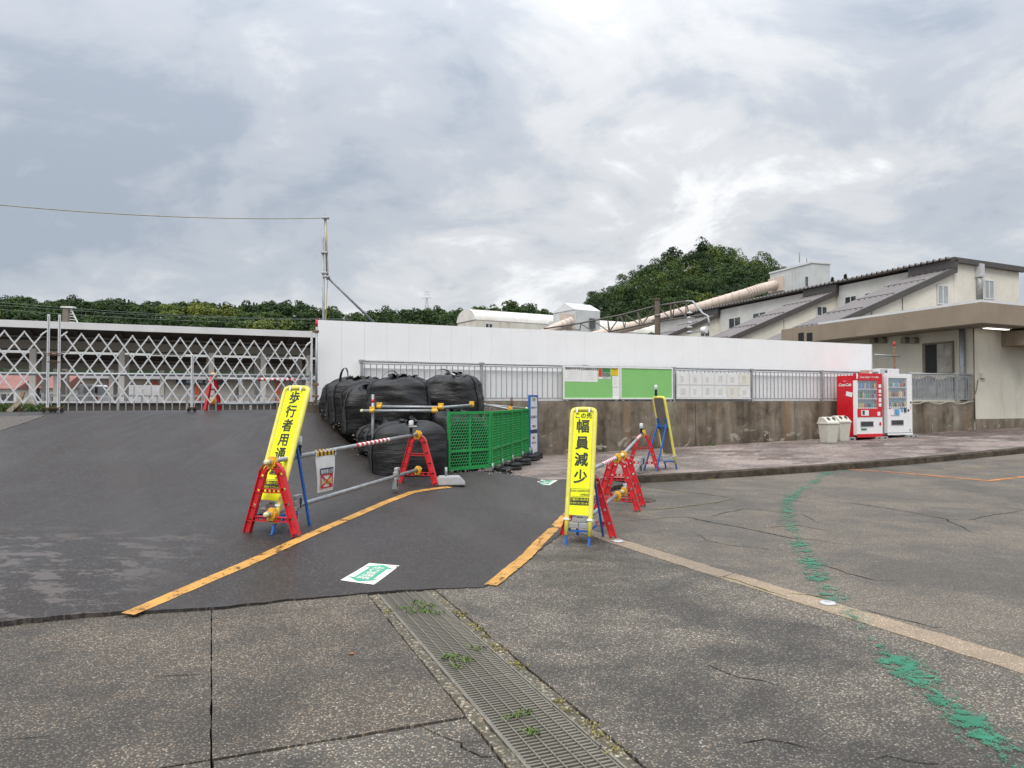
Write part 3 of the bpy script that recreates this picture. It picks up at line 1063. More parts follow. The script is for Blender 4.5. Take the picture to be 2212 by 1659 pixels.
def crack(uv, w, mat, name='crack', seed=0, jit=0.035):
    pts = resample([on(u, v, road).xy for u, v in uv], 0.06, closed=False)
    vs, fs = [], []
    n = len(pts)
    for i, p in enumerate(pts):
        d = (pts[min(n - 1, i + 1)] - pts[max(0, i - 1)]).normalized(); nn = Vector((-d.y, d.x))
        p = p + nn * jit * (mnoise.noise(Vector((p.x * 3, p.y * 3, seed))) + 0.5 * mnoise.noise(Vector((p.x * 9, p.y * 9, seed + 3))))
        ww = w * (0.45 + 0.9 * abs(mnoise.noise(Vector((p.x * 7, p.y * 7, seed + 7))))) * min(1, 0.15 + 4 * min(i, n - 1 - i) / n)
        for q in (p - nn * ww / 2, p + nn * ww / 2):
            vs.append((q.x, q.y, road(q.x, q.y) + 0.0035))
    for i in range(n - 1):
        fs.append((2 * i, 2 * i + 1, 2 * i + 3, 2 * i + 2))
    me = bpy.data.meshes.new(name); me.from_pydata(vs, [], fs); me.materials.append(mat)
    return link(name, me, plaza)


CR = [([(560, 320), (700, 350), (840, 375), (960, 400), (1100, 430), (1230, 440), (1430, 470)], 0.022),
      ([(690, 335), (870, 290), (1000, 300), (1160, 320), (1240, 360)], 0.018),
      ([(960, 380), (1130, 370), (1280, 395)], 0.02),
      ([(1110, 510), (1240, 555), (1370, 600), (1500, 630), (1640, 635)], 0.016),
      ([(1200, 245), (1400, 265), (1640, 300), (1840, 340), (1960, 400), (2100, 420)], 0.022),
      ([(280, 350), (560, 330), (690, 335)], 0.014),
      ([(2212, 300), (2050, 320), (1950, 345), (1840, 340)], 0.02),
      ([(640, 405), (700, 440), (840, 470), (1080, 490)], 0.012),
      ([(1440, 765), (1780, 860), (1850, 850)], 0.012)]
for i, (c, w) in enumerate(CR):
    crack([z8(*p) for p in c], w, M['crack'], seed=i)
for i, c in enumerate([[(840, 1410), (980, 1390), (1100, 1410), (1220, 1440)], [(1480, 1490), (1560, 1470), (1700, 1500), (1860, 1510)], [(690, 1030), (850, 1100), (960, 1110), (1060, 1140)]]):
    crack([z8(*p) for p in c], 0.010, M['crack'], seed=20 + i, jit=0.02)
crack([(310, 1462), (380, 1459), (460, 1458)], 0.006, M['crack'], seed=31, jit=0.01)
crack([(0, 1600), (60, 1596), (120, 1588)], 0.008, M['crack'], seed=32, jit=0.02)
for i, c in enumerate([[(360, 302), (560, 285), (740, 262), (850, 240)], [(400, 185), (640, 215), (840, 240)], [(720, 605), (790, 622), (950, 665), (1100, 715)], [(1080, 690), (1290, 720)]]):
    crack([z8(*p) for p in c], 0.032, M['moss'], 'moss', 40 + i)

# survey markers set in the band
for u, v, lb in ((1335, 1172.5, 'white round survey marker in the tan band beside the red barricade foot'), (1788, 1305, 'white round survey marker in the tan band where green paint crosses')):
    p = on(u, v, 0)
    mk = thing('survey_marker', lb, 'marker', (p.x, p.y, road(p.x, p.y) + 0.004))
    MB().lathe([(0.062, 0.0), (0.060, 0.010), (0.050, 0.014), (0.024, 0.014)], n=24).build('disc', M['vend_grey'], mk)
    MB().lathe([(0.022, 0.012), (0.021, 0.017), (0.006, 0.018)], n=14).build('stud', M['grey_plastic'], mk)
p = on(1331, 1086, 0)
mh = thing('manhole_cover', 'small dark round manhole cover between the barricade and the kerb', 'manhole', (p.x + 0.3, p.y, road(p.x, p.y) + 0.004))
MB().lathe([(0.30, -0.05), (0.30, 0.004), (0.255, 0.006), (0.25, 0.001), (0.24, 0.005), (0.02, 0.007)], n=32).build('cover', M['kerb'], mh)

# ------------------------------------------------------------------ drain grates
GL = 0.995
grates = None
gl = ['meeting the asphalt edge, grass tufts growing through', 'behind the clump of green weeds, second from the asphalt', 'third from the asphalt, thin weeds in its near bars', 'fourth from the asphalt, at the bottom edge of the photo', 'under the viewer, last of the drain line']


def make_grate(label):
    r = thing('drain_grate', label, 'drain grate', (0, 0, 0), 0, 'steel grates over the drain')
    w = HW - 0.008
    for sx in (-1, 1):
        MB().box((sx * w, -GL / 2, -0.014), (0.008, GL - 0.006, 0.034)).build('side_bar', M['grate'], r)
    slat = MB().box((0, 0, 0), (2 * w - 0.008, 0.012, 0.026))
    so = slat.build('slat', M['grate'], r, loc=(0, -0.012, -0.012))
    k = 0
    y = -0.012 - 0.0305
    while y > -GL + 0.005:
        c = so.copy(); C.objects.link(c); c.parent = r; c.location = (0, y, -0.012)
        y -= 0.0305
    rod = MB()
    ro = MB().box((0, -GL / 2, 0), (0.006, GL - 0.01, 0.007)).build('rod', M['grate'], r, loc=(-w * 0.62, 0, 0.0035))
    for x in (-0.21, 0.21, 0.62):
        c = ro.copy(); C.objects.link(c); c.parent = r; c.location = (w * x, 0, 0.0035)
    return r


M['grate'] = plain('weathered_grate_steel', (0.185, 0.170, 0.138), 0.55, 0.22, 12, metal=0.25, dirt=0.45, dirtcol=(0.075, 0.062, 0.045))
for i in range(5):
    x, y = dp(0, -0.005 - i * 1.0)
    lb = 'steel drain grate section ' + gl[i]
    if i == 0:
        grates = make_grate(lb); grates.location = (x, y, -0.006); grates.rotation_euler = (0, 0, DRAIN_ANG)
    else:
        dup(grates, (x, y, -0.006 + random.uniform(-0.002, 0.001)), DRAIN_ANG, lb)
for sx in (-1, 1):
    mb = MB(); mb.T = Matrix.Translation((DO.x, DO.y, 0)) @ Matrix.Rotation(DRAIN_ANG, 4, 'Z')
    mb.box((sx * (HW + 0.006), -4.5, -0.02), (0.012, 9, 0.04))
    mb.build('drain_frame', M['grate'], plaza)

# ================================================================== RETAINING WALL, WHITE HOARDING, RAILING
def wall_obj(name, parent, mat, s0, s1, t0, t1, z0, z1, bevel=0.0):
    mb = MB()
    a, b, c, d = wp(s0, t0), wp(s1, t0), wp(s1, t1), wp(s0, t1)
    z0 = z0 if isinstance(z0, tuple) else (z0, z0)
    mb.add([(a.x, a.y, z0[0]), (b.x, b.y, z0[1]), (c.x, c.y, z0[1]), (d.x, d.y, z0[0]), (a.x, a.y, z1), (b.x, b.y, z1), (c.x, c.y, z1), (d.x, d.y, z1)],
           [(0, 3, 2, 1), (4, 5, 6, 7), (0, 1, 5, 4), (1, 2, 6, 5), (2, 3, 7, 6), (3, 0, 4, 7)])
    return mb.build(name, mat, parent, bevel)


rw = thing('retaining_wall', 'stained brown concrete retaining wall under the railing', 'wall')
edges_ = [-5.35, -2.2, 1.35, 4.9, 8.45, 12.0, 16.35]
for i in range(6):
    wall_obj('wall_block', rw, M['retaining'], edges_[i] + 0.006, edges_[i + 1] - 0.006, 0.0, 0.34, -0.2, 1.545, 0.012)
wall_obj('joint_filler', rw, M['soil'], -5.3, 16.3, 0.015, 0.3, -0.15, 1.52)

hs0, hs1 = s_at(686, 0.24), s_at(1883, 0.24)
hd = thing('white_hoarding', 'long blank white panel hoarding behind the railing', 'hoarding')
npan = 33
pw = (hs1 - hs0) / npan
for i in range(npan):
    wall_obj('panel', hd, M['white_panel'], hs0 + i * pw + 0.0014, hs0 + (i + 1) * pw - 0.0014, 0.24 + random.uniform(-0.0015, 0.0015), 0.275, 1.50, 3.332)
wall_obj('top_rail', hd, M['panel_edge'], hs0, hs1, 0.277, 0.31, 3.20, 3.30)
wall_obj('bottom_rail', hd, M['panel_edge'], hs0, hs1, 0.277, 0.31, 1.6, 1.7)
wall_obj('end_trim', hd, M['panel_edge'], hs1 - 0.001, hs1 + 0.035, 0.235, 0.30, 1.50, 3.335)
# ribbed lower sheet seen through the railing
lo = thing('ribbed_sheet_fence', 'ribbed white sheeting behind the grey railing bars', 'fence')
i = 0
s = s_at(778, 0.18)
while s < hs1 - 0.05:
    wall_obj('sheet_panel', lo, M['white_panel'], s + 0.003, min(s + 0.497, hs1) - 0.003, 0.185 + (0.010 if i % 2 else 0.0), 0.215 + (0.010 if i % 2 else 0.0), 1.56, 2.30, 0.003)
    s += 0.5; i += 1

RT, RB = 2.44, 1.625


def railing(name, label, s0, s1, posts, t=0.09):
    r = thing(name, label, 'railing')
    MB().tube([wp(s0, t, RT), wp(s1, t, RT)], 0.026, 10).build('top_rail', M['galv'], r)
    MB().bar(wp(s0, t, RB), wp(s1, t, RB), 0.035, 0.03).build('bottom_rail', M['galv'], r)
    MB().bar(wp(s0, t, RT - 0.055), wp(s1, t, RT - 0.055), 0.022, 0.022).build('upper_rail', M['galv'], r)
    for p in posts:
        MB().bar(wp(p, t, 1.53), wp(p, t, RT + 0.028), 0.055, 0.055, D).build('post', M['galv'], r)
        MB().bar(wp(p - 0.06, t, RT + 0.002), wp(p + 0.06, t, RT + 0.002), 0.075, 0.06).build('post_cap', M['galv'], r)
    first = None
    s_ = s0 + 0.12
    while s_ < s1 - 0.03:
        if min(abs(s_ - p) for p in posts) > 0.05:
            if first is None:
                first = MB().box((0, 0, (RT + RB - 0.06) / 2), (0.018, 0.018, RT - RB - 0.07)).build('baluster', M['galv'], r)
                b = first
            else:
                b = first.copy(); C.objects.link(b); b.parent = r
            w = wp(s_, t); b.location = (w.x, w.y, 0); b.rotation_euler = (0, 0, WALL_ANG)
        s_ += 0.138
    return r


posts = [s_at(u, 0.09) for u in (781, 1040, 1263, 1455, 1624, 1775)]
railing('railing', 'grey steel railing along the top of the concrete wall, before the hoarding', posts[0] - 0.06, s_at(1893, 0.09), posts + [s_at(1893, 0.09)])
railing('railing', 'short grey railing below the dark doorway of the station building', s_at(1958, 0.09), s_at(2097, 0.09), [s_at(1960, 0.09), s_at(2066, 0.09), s_at(2096, 0.09)])
M['tarp'] = plain('grey_sheet', (0.30, 0.31, 0.31), 0.7, 0.2, 5, bump=0.5, bscale=8, dirt=0.3)
mb = MB(); mb.smooth = True
n = 30; vs = []; fs = []
sa, sb = s_at(1962, 0.16), s_at(2094, 0.16)
for i in range(n + 1):
    for j in range(9):
        f, h = i / n, j / 8
        w = wp(sa + (sb - sa) * f, 0.20 + 0.035 * math.sin(f * 40) * (1 - h * 0.5) + 0.03 * mnoise.noise(Vector((f * 9, h * 4, 2))), 1.60 + (0.72 + 0.06 * math.cos(f * 18)) * h)
        vs.append(w)
for i in range(n):
    for j in range(8):
        fs.append((i * 9 + j, (i + 1) * 9 + j, (i + 1) * 9 + j + 1, i * 9 + j + 1))
mb.add(vs, fs)
tag(mb.build('tarpaulin', M['tarp']), 'rumpled grey sheet hung behind the short railing by the doorway', 'tarpaulin')
# sagging white hose under that railing
pts = [wp(s_at(1955 + 145 * i / 14, -0.05), -0.05, 1.53 + 0.05 * math.cos(i * 1.35) - 0.02) for i in range(15)]
tag(MB().tube(pts, 0.011, 6).build('cable', M['bin']), 'pale cable sagging along the wall top below the short railing', 'cable')

# ------------------------------------------------------------------ notice boards
def on_wall(s, t, z):
    return wp(s, t, z)


def board(name, label, s0, s1, z0, z1, t, face, frame, fw=0.035):
    b = thing(name, label, 'notice board')
    wall_obj('panel', b, face, s0 + fw, s1 - fw, t, t + 0.02, z0 + fw, z1 - fw)
    for a0, a1, b0, b1 in ((s0, s1, z1 - fw, z1), (s0, s1, z0, z0 + fw), (s0, s0 + fw, z0 + fw, z1 - fw), (s1 - fw, s1, z0 + fw, z1 - fw)):
        wall_obj('frame_bar', b, frame, a0, a1, t - 0.016, t + 0.022, b0, b1, 0.003)
    return b


bt = 0.025
bz0, bz1 = 1.60, 2.435
s0, s1 = s_at(1216.5, bt), s_at(1338, bt)
nb = board('notice_board', 'green notice board with posters pinned along its top', s0, s1, bz0, bz1, bt, M['board_green'], M['white'])
nb2 = board('notice_board', 'empty plain green notice board next to the posters', s_at(1339.5, bt), s_at(1453.5, bt), bz0 + 0.005, bz1 + 0.005, bt, M['board_green'], M['white'])
for s_ in (s0 + 0.1, s1 - 0.1, s1 + 0.1, s_at(1448, bt)):
    MB().bar(wp(s_ - 0.03, 0.03, 1.575), wp(s_ + 0.03, 0.03, 1.575), 0.05, 0.03).build('bracket', M['galv'], nb if s_ < s1 else nb2)
EX, EY = D, Vector((0, 0, 1))


def poster(name, label, a0, a1, b0, b1, mat, lines=(), cat='poster', blocks=()):
    """a0..b1 are fractions of the notice board"""
    L, Hh = s1 - s0, bz1 - bz0
    p = thing(name, label, cat)
    ss0, ss1, zz0, zz1 = s0 + L * a0, s0 + L * a1, bz0 + Hh * b0, bz0 + Hh * b1
    wall_obj('sheet', p, mat, ss0, ss1, bt - 0.003, bt - 0.0005, zz0, zz1)
    for k, (c0, c1, d0, d1, m_) in enumerate(blocks):
        wall_obj('printed_block', p, m_, ss0 + (ss1 - ss0) * c0, ss0 + (ss1 - ss0) * c1, bt - 0.005, bt - 0.0031, zz0 + (zz1 - zz0) * d0, zz0 + (zz1 - zz0) * d1)
    for body, f, h, size, m_, *off in lines:
        mb = MB()
        write(mb, body, wp(ss0 + (ss1 - ss0) * f, bt - 0.0062, zz0 + (zz1 - zz0) * h), EX, EY, size, 0.01)
        mb.build('lettering', m_, p)
    return p


M['print_grey'] = plain('grey_print', (0.28, 0.28, 0.29), 0.7, 0.05)
M['poster_red'] = plain('poster_red', (0.55, 0.06, 0.045), 0.6, 0.05)
M['poster_green'] = plain('poster_green', (0.03, 0.22, 0.06), 0.6, 0.1)
M['poster_photo'] = plain('poster_photo', (0.16, 0.19, 0.15), 0.6, 0.6, 25)
M['poster_yellow'] = plain('poster_yellow', (0.75, 0.55, 0.02), 0.6, 0.04)
poster('permit_sheet', 'white permit sheet with a heading and small print, first on the green board', 0.02, 0.315, 0.535, 0.965, M['paper'],
       [('建設業の許可票', 0.5, 0.84, 0.062, M['ink'])] + [('ーーーーーーーー', 0.42 + 0.08 * (i % 2), 0.68 - i * 0.13, 0.032, M['print_grey']) for i in range(5)], 'sheet')
poster('registration_sheet', 'white registration sheet beside the permit sheet on the green board', 0.318, 0.605, 0.53, 0.955, M['paper'],
       [('労災保険関係成立票', 0.5, 0.84, 0.056, M['ink'])] + [('・・・ーーーーー', 0.44 + 0.06 * (i % 2), 0.68 - i * 0.13, 0.032, M['print_grey']) for i in range(5)], 'sheet')
poster('colour_poster', 'red and green printed poster on the green notice board', 0.615, 0.835, 0.625, 0.955, M['paper'], [('工事のお知らせ', 0.62, 0.06, 0.03, M['ink'])], 'poster',
       [(0.02, 0.3, 0.2, 0.98, M['poster_red']), (0.32, 0.98, 0.62, 0.98, M['poster_green']), (0.32, 0.98, 0.2, 0.60, M['poster_photo'])])
poster('yellow_notice', 'small yellow notice at the corner of the green board', 0.848, 0.985, 0.735, 0.965, M['poster_yellow'], [('お知らせ', 0.5, 0.74, 0.04, M['ink']), ('ーーーーー', 0.5, 0.5, 0.03, M['ink']), ('ーーーー', 0.5, 0.2, 0.03, M['ink'])])
poster('narrow_sheet', 'narrow white sheet under the yellow notice', 0.87, 0.985, 0.38, 0.715, M['paper'], [('ーーー', 0.5, 0.8 - 0.17 * i, 0.03, M['print_grey']) for i in range(4)] + [('ーー', 0.6, 0.12, 0.03, M['poster_red'])], 'sheet')
poster('narrow_sheet', 'blank narrow white sheet, lowest on the green board', 0.875, 0.985, 0.04, 0.365, M['paper'], [('ーーー', 0.5, 0.6, 0.02, M['print_grey'])], 'sheet')

# clear pocket board with twelve sheets
c0, c1 = s_at(1462, 0.03), s_at(1622, 0.03)
M['clear_sheet'] = glassy('clear_sheet', (0.75, 0.76, 0.74), 0.2, 0.10)
cb_ = thing('pocket_board', 'clear pocket board with two rows of white papers on the railing', 'notice board')
wall_obj('backing', cb_, M['panel_edge'], c0, c1, 0.045, 0.053, 1.64, 2.335)
wall_obj('ledge', cb_, M['white'], c0, c1, 0.015, 0.055, 1.615, 1.638)
M['faded'] = plain('faded_print', (0.62, 0.61, 0.60), 0.7, 0.10, 9)
M['sheet_cream'] = plain('sheet_cream', (0.74, 0.71, 0.60), 0.7, 0.03)
for i in range(12):
    w = (c1 - c0) / 6
    a = c0 + (i % 6) * w
    z = 1.66 if i < 6 else 2.005
    mt = M['sheet_cream'] if i in (4, 11) else M['paper']
    row = 'lower' if i < 6 else 'upper'
    nth = ('first', 'second', 'third', 'fourth', 'fifth', 'last')[i % 6]
    p = thing('pocket_sheet', f'white paper {nth} from the green boards in the {row} row of the pocket board', 'paper', group='papers in the pocket board')
    wall_obj('sheet', p, mt, a + 0.02, a + w - 0.02, 0.036, 0.0435, z, z + 0.31)
    wall_obj('faded_print', p, M['faded'], a + w * 0.3, a + w * random.uniform(0.5, 0.7), 0.0345, 0.0355, z + 0.06, z + random.uniform(0.2, 0.27))
wall_obj('cover', cb_, M['clear_sheet'], c0, c1, 0.026, 0.029, 1.645, 2.33)

# ================================================================== VENDING MACHINES, BINS
def vm_loc(u, t):
    s_ = s_at(u, t)
    return s_, wp(s_, t)


VMT = -0.92     # front plane, in front of the wall
VD, VH = 0.72, 1.80
bottle_cols = [(0.05, 0.16, 0.5), (0.5, 0.03, 0.03), (0.03, 0.28, 0.10), (0.62, 0.45, 0.08), (0.7, 0.7, 0.68), (0.08, 0.35, 0.6), (0.02, 0.02, 0.02), (0.55, 0.22, 0.05), (0.22, 0.10, 0.05)]
for i, c in enumerate(bottle_cols):
    M['drink%d' % i] = plain('drink_%d' % i, c, 0.35, 0.25, 30)
M['display_back'] = plain('display_back', (0.30, 0.50, 0.60), 0.5, 0.15, 5)


def bottle_mesh(kind):
    mb = MB()
    if kind:
        mb.lathe([(0.026, 0), (0.030, 0.01), (0.030, 0.12), (0.013, 0.165), (0.012, 0.185)], n=8)
    else:
        mb.lathe([(0.024, 0), (0.028, 0.006), (0.028, 0.10), (0.022, 0.115)], n=8)
    me = bpy.data.meshes.new('sample_bottle'); me.from_pydata(mb.v, [], mb.f)
    for p in me.polygons:
        p.use_smooth = True
    return me


BM = []
for i in range(9):
    for kd in (0, 1):
        m_ = bottle_mesh(kd); m_.materials.append(M['drink%d' % i]); BM.append((kd, m_))


def vending(u0, Wd, body, label, red):
    s0_, p = vm_loc(u0, VMT)
    z0 = walk(s0_ + 0.5, VMT) + 0.085
    r = thing('vending_machine', label, 'vending machine', (p.x, p.y, z0), WALL_ANG)
    # local: x along front, y into the wall, z up; front at y=0
    H = VH + (0.03 if red else 0.0)
    f = 0.13
    mb = MB()
    mb.box((Wd / 2, f + (VD - f) / 2, (H - 0.06) / 2), (Wd - 0.03, VD - f, H - 0.06))
    mb.build('cabinet', body if red else M['vend_grey'], r, 0.008)
    zg0, zg1 = H * 0.44, H * (0.885 if red else 0.93)
    xg0, xg1 = 0.05, Wd - (0.21 if red else 0.22)
    door = M['vend_white']
    # door built round its display window
    for (x0, x1, za, zb, m_) in ((0, Wd, 0.05, zg0 - 0.03, door), (0, xg0, zg0 - 0.03, zg1, door), (xg1, Wd, zg0 - 0.03, zg1, body), (0, Wd, zg1, H, body)):
        MB().box(((x0 + x1) / 2, f / 2, (za + zb) / 2), (x1 - x0, f - 0.004, zb - za)).build('door', m_, r, 0.006)
    MB().box(((xg0 + xg1) / 2, f - 0.008, (zg0 + zg1) / 2), (xg1 - xg0, 0.008, zg1 - zg0)).build('display_back', M['display_back'], r)
    rows_ = 3
    rh = (zg1 - zg0) / rows_
    for k in range(rows_):
        zb = zg0 + k * rh
        MB().box(((xg0 + xg1) / 2, 0.045, zb + 0.018), (xg1 - xg0, 0.075, 0.036)).build('shelf', M['vend_white'], r)
        nb_ = 10
        for i in range(nb_):
            x = xg0 + (xg1 - xg0) * (i + 0.5) / nb_
            kd, me = random.choice(BM)
            if k == 0:
                kd, me = random.choice([q for q in BM if q[0] == 0])
            o = link('sample_bottle', me, r, (x, 0.055, zb + 0.037))
            b_ = MB().box((x, 0.004, zb + 0.018), (0.03, 0.006, 0.016)).build('button', M['dark'], r)
    MB().box(((xg0 + xg1) / 2, 0.0015, (zg0 + zg1) / 2 + 0.02), (xg1 - xg0 - 0.004, 0.003, zg1 - zg0 - 0.05)).build('display_glass', M['vend_glass'], r)
    # pick-up port
    MB().box((Wd * 0.38, 0.0, H * 0.20), (Wd * 0.52, 0.012, H * 0.095)).build('pickup_surround', M['vend_grey'], r, 0.004)
    MB().box((Wd * 0.38, -0.008, H * 0.20), (Wd * 0.47, 0.008, H * 0.07)).build('pickup_flap', M['window'], r)
    if red:
        MB().box((Wd / 2, -0.003, H * 0.375), (Wd - 0.04, 0.010, H * 0.13)).build('red_panel', body, r)
        MB().box((Wd * 0.30, -0.011, H * 0.375), (0.30, 0.006, 0.16)).build('card_label', M['paper'], r)
        MB().box((Wd * 0.24, -0.0165, H * 0.38), (0.09, 0.005, 0.12)).build('label_print', M['window'], r)
        MB().box((Wd * 0.84, -0.011, H * 0.36), (0.11, 0.006, 0.11)).build('card_label', M['paper'], r)
        MB().box((Wd * 0.26, -0.006, H * 0.118), (0.22, 0.006, 0.05)).build('green_sticker', M['poster_green'], r)
        MB().box((Wd * 0.90, -0.006, H * 0.20), (0.07, 0.010, 0.09)).build('coin_return', M['vend_red'], r, 0.003)
        for zz, hh in ((0.80, 0.10), (0.72, 0.10), (0.655, 0.05), (0.58, 0.12), (0.50, 0.10)):
            MB().box((Wd * 0.90, -0.003, H * zz), (0.10, 0.008, hh)).build('price_label', M['paper'], r)
        mb = MB(); write(mb, 'Coca-Cola', (Wd * 0.28, -0.004, H * 0.925), (1, 0, 0), (0, 0, 1), 0.082, 0.018, 0.35); mb.build('lettering', M['paper'], r)
        mb = MB(); write(mb, 'ピースフル募金', (Wd * 0.66, -0.004, H * 0.930), (1, 0, 0), (0, 0, 1), 0.058, 0.02); mb.build('lettering', M['paper'], r)
        mb = MB(); write(mb, 'Coca-Cola', (-0.0, 0, 0), (1, 0, 0), (0, 0, 1), 0.01)
        mb = MB(); write(mb, 'Coca-Cola', (0.012, f + 0.30, H * 0.80), (0, -1, 0), (0, 0, 1), 0.118, 0.022, 0.35, 0.88); mb.build('lettering', M['paper'], r)
        mb = MB(); write(mb, 'Drink', (0.012, f + 0.30, H * 0.872), (0, -1, 0), (0, 0, 1), 0.045, 0.01, 0.3); mb.build('lettering', M['paper'], r)
        pm = MB(); pm.T = Matrix.Translation((0.010, f + 0.14, H * 0.67)) @ Matrix.Rotation(R(12), 4, 'X')
        pm.box((0, 0, 0), (0.006, 0.22, 0.13)); pm.build('placard_label', M['paper'], r)
        # header bulge
        MB().prism([(0.0, -0.02, H - 0.17), (0.0, -0.045, H - 0.09), (0.0, -0.02, H - 0.005), (0.0, 0.05, H - 0.005), (0.0, 0.05, H - 0.17)], 0, (0.012, 0, 0)).build('header_edge', M['vend_white'], r)
        MB().box((Wd / 2, -0.001, 0.03), (Wd, 0.03, 0.10)).build('kick_plate', body, r, 0.004)
    else:
        MB().box((Wd * 0.30, -0.002, H * 0.375), (0.38, 0.012, 0.23)).build('info_panel', M['vend_grey'], r, 0.004)
        MB().box((Wd * 0.36, -0.010, H * 0.37), (0.16, 0.006, 0.17)).build('blue_labels', M['drink5'], r)
        MB().box((Wd * 0.17, -0.010, H * 0.37), (0.12, 0.006, 0.17)).build('card_label', M['paper'], r)
        MB().box((Wd * 0.70, -0.006, H * 0.40), (0.10, 0.02, 0.12)).build('coin_unit', M['window'], r, 0.004)
        MB().box((Wd * 0.83, -0.006, H * 0.40), (0.06, 0.015, 0.06)).build('card_reader', M['drink6'], r, 0.003)
        MB().box((Wd * 0.57, -0.004, H * 0.41), (0.08, 0.006, 0.13)).build('blue_labels', M['drink5'], r)
        MB().box((Wd * 0.93, -0.004, H * 0.50), (0.09, 0.008, 0.22)).build('side_labels', M['drink4'], r)
        MB().box((Wd * 0.93, -0.010, H * 0.53), (0.07, 0.006, 0.05)).build('display', M['window'], r)
        MB().box((Wd * 0.90, -0.004, 0.13), (0.06, 0.006, 0.07)).build('vent', M['vend_grey'], r)
        MB().box((Wd / 2, 0.0, 0.055), (Wd, 0.02, 0.012)).build('kick_line', M['window'], r)
        MB().box((Wd / 2, 0.004, 0.02), (Wd, 0.03, 0.055)).build('kick_plate', M['vend_white'], r, 0.004)
    return r, s0_, z0


RV = vending(1850.6, 1.04, M['vend_red'], 'red drinks vending machine with white front base beside the bins', True)
WV = vending(1917.0, 1.05, M['vend_white'], 'white drinks vending machine next to the red one', False)
# blocks the machines stand on
bk = ['in front of the bins under the red machine', 'between the two vending machines', 'under the far corner of the white machine']
for (u, t, L), lb in zip(((1822, -0.72, 0.62), (1895, -0.80, 0.5), (1962, -0.88, 0.4)), bk):
    s_ = s_at(u, t)
    w = wp(s_, t)
    zt = min(RV[2], WV[2]) - 0.003 if lb != bk[2] else WV[2] - 0.003
    zb = walk(s_, t)
    r = thing('support_block', 'grey concrete block ' + lb, 'block', (w.x, w.y, zb - 0.01), WALL_ANG)
    hh = (RV[2] if lb == bk[0] else WV[2] if lb == bk[2] else RV[2]) - zb - 0.002
    mb = MB()
    mb.box((0, 0, hh / 2), (L, 0.30, hh)); mb.build('block', M['grey_plastic'], r, 0.008)
    for x in (-L / 4, L / 4):
        MB().box((x, -0.151, hh / 2), (L / 5, 0.004, hh * 0.45)).build('hole', M['dark'], r)
for V in (RV, WV):       # back feet of each machine
    for dx in (0.1, 0.9):
        for dy in (0.25, 0.62):
            MB().box((dx, dy, -0.05), (0.09, 0.09, 0.10)).build('foot', M['grey_plastic'], V[0])
# clutter on top of / behind machines
p = wp(s_at(1872, -0.35), -0.35)
bx_ = thing('meter_box', 'small beige box on top of the red vending machine', 'box', (p.x, p.y, RV[2] + VH - 0.03), WALL_ANG)
MB().box((0, 0, 0.09), (0.30, 0.2, 0.18)).build('case', plain('beige_box', (0.42, 0.34, 0.27), 0.5), bx_, 0.006)
MB().box((0.05, -0.102, 0.10), (0.1, 0.006, 0.08)).build('dial', M['paper'], bx_)
p = wp(s_at(1910, -0.2), -0.2)
bx_ = thing('junction_box', 'grey junction box above the gap between the vending machines', 'box', (p.x, p.y, WV[2] + VH - 0.06), WALL_ANG)
MB().box((0, 0, 0.12), (0.16, 0.14, 0.24)).build('case', M['vend_grey'], bx_, 0.006)
MB().box((0.0, -0.072, 0.16), (0.1, 0.006, 0.06)).build('plate', M['window'], bx_)
mb = MB(); mb.T = Matrix.Translation(wp(s_at(1907, -0.2), -0.2, 0)) @ Matrix.Rotation(WALL_ANG, 4, 'Z')
mb.tube([(0, 0, 2.2), (0, 0.1, 2.38), (0, 0.25, 2.1)], 0.012, 6)


def bin_mesh():
    body = MB(); n = 4
    L = [(0.0, 0.205, 0.165), (0.60, 0.265, 0.215)]
    body.smooth = False
    vs = []
    for z, a, b in L:
        vs += [(-a, -b, z), (a, -b, z), (a, b, z), (-a, b, z)]
    body.add(vs, [(3, 2, 1, 0), (0, 1, 5, 4), (1, 2, 6, 5), (2, 3, 7, 6), (3, 0, 4, 7), (4, 5, 6, 7)])
    return body


binr = None
for (u, v), lb in zip(((1789, 954), (1814, 954)), ('pale plastic recycling bin with two round holes standing in front of the other', 'pale recycling bin half hidden between another bin and the red machine')):
    pass
s_b = s_at(1790, -1.15)
for k, (s_, lb) in enumerate(((s_at(1789, -1.05), 'pale plastic recycling bin with two round holes, farther from the red machine'), (s_at(1815, -0.80), 'pale recycling bin squeezed between another bin and the red machine'))):
    t_ = (-1.05, -0.80)[k]
    w = wp(s_, t_)
    if k == 0:
        br_ = thing('recycling_bin', lb, 'bin', (w.x, w.y, walk(s_, t_)), WALL_ANG, 'recycling bins')
        br_.scale = (0.82, 0.84, 0.90)
        bin_mesh().build('body', M['bin'], br_, 0.02)
        mb = MB()
        prof = [(-0.22, 0.635), (-0.22, 0.60), (0.22, 0.60), (0.22, 0.66), (0.16, 0.79), (0.06, 0.80), (-0.06, 0.765), (-0.16, 0.68)]
        mb.prism([(-0.265, y, z) for y, z in prof], 0, (0.53, 0, 0)); mb.build('lid', M['bin'], br_, 0.015)
        MB().box((0, 0, 0.60), (0.575, 0.47, 0.035)).build('rim', M['bin'], br_, 0.01)
        for x in (-0.12, 0.12):
            mb = MB(); c = Vector((x, -0.102, 0.736)); nn = Vector((0, -0.65, 0.76)).normalized()
            mb.cyl(c - nn * 0.02, c + nn * 0.012, 0.075, 20); mb.build('hole_ring', M['bin'], br_)
            mb = MB(); mb.cyl(c, c + nn * 0.0145, 0.066, 20); mb.build('hole', M['dark'], br_)
    else:
        dup(br_, (w.x, w.y, walk(s_, t_)), WALL_ANG, lb)

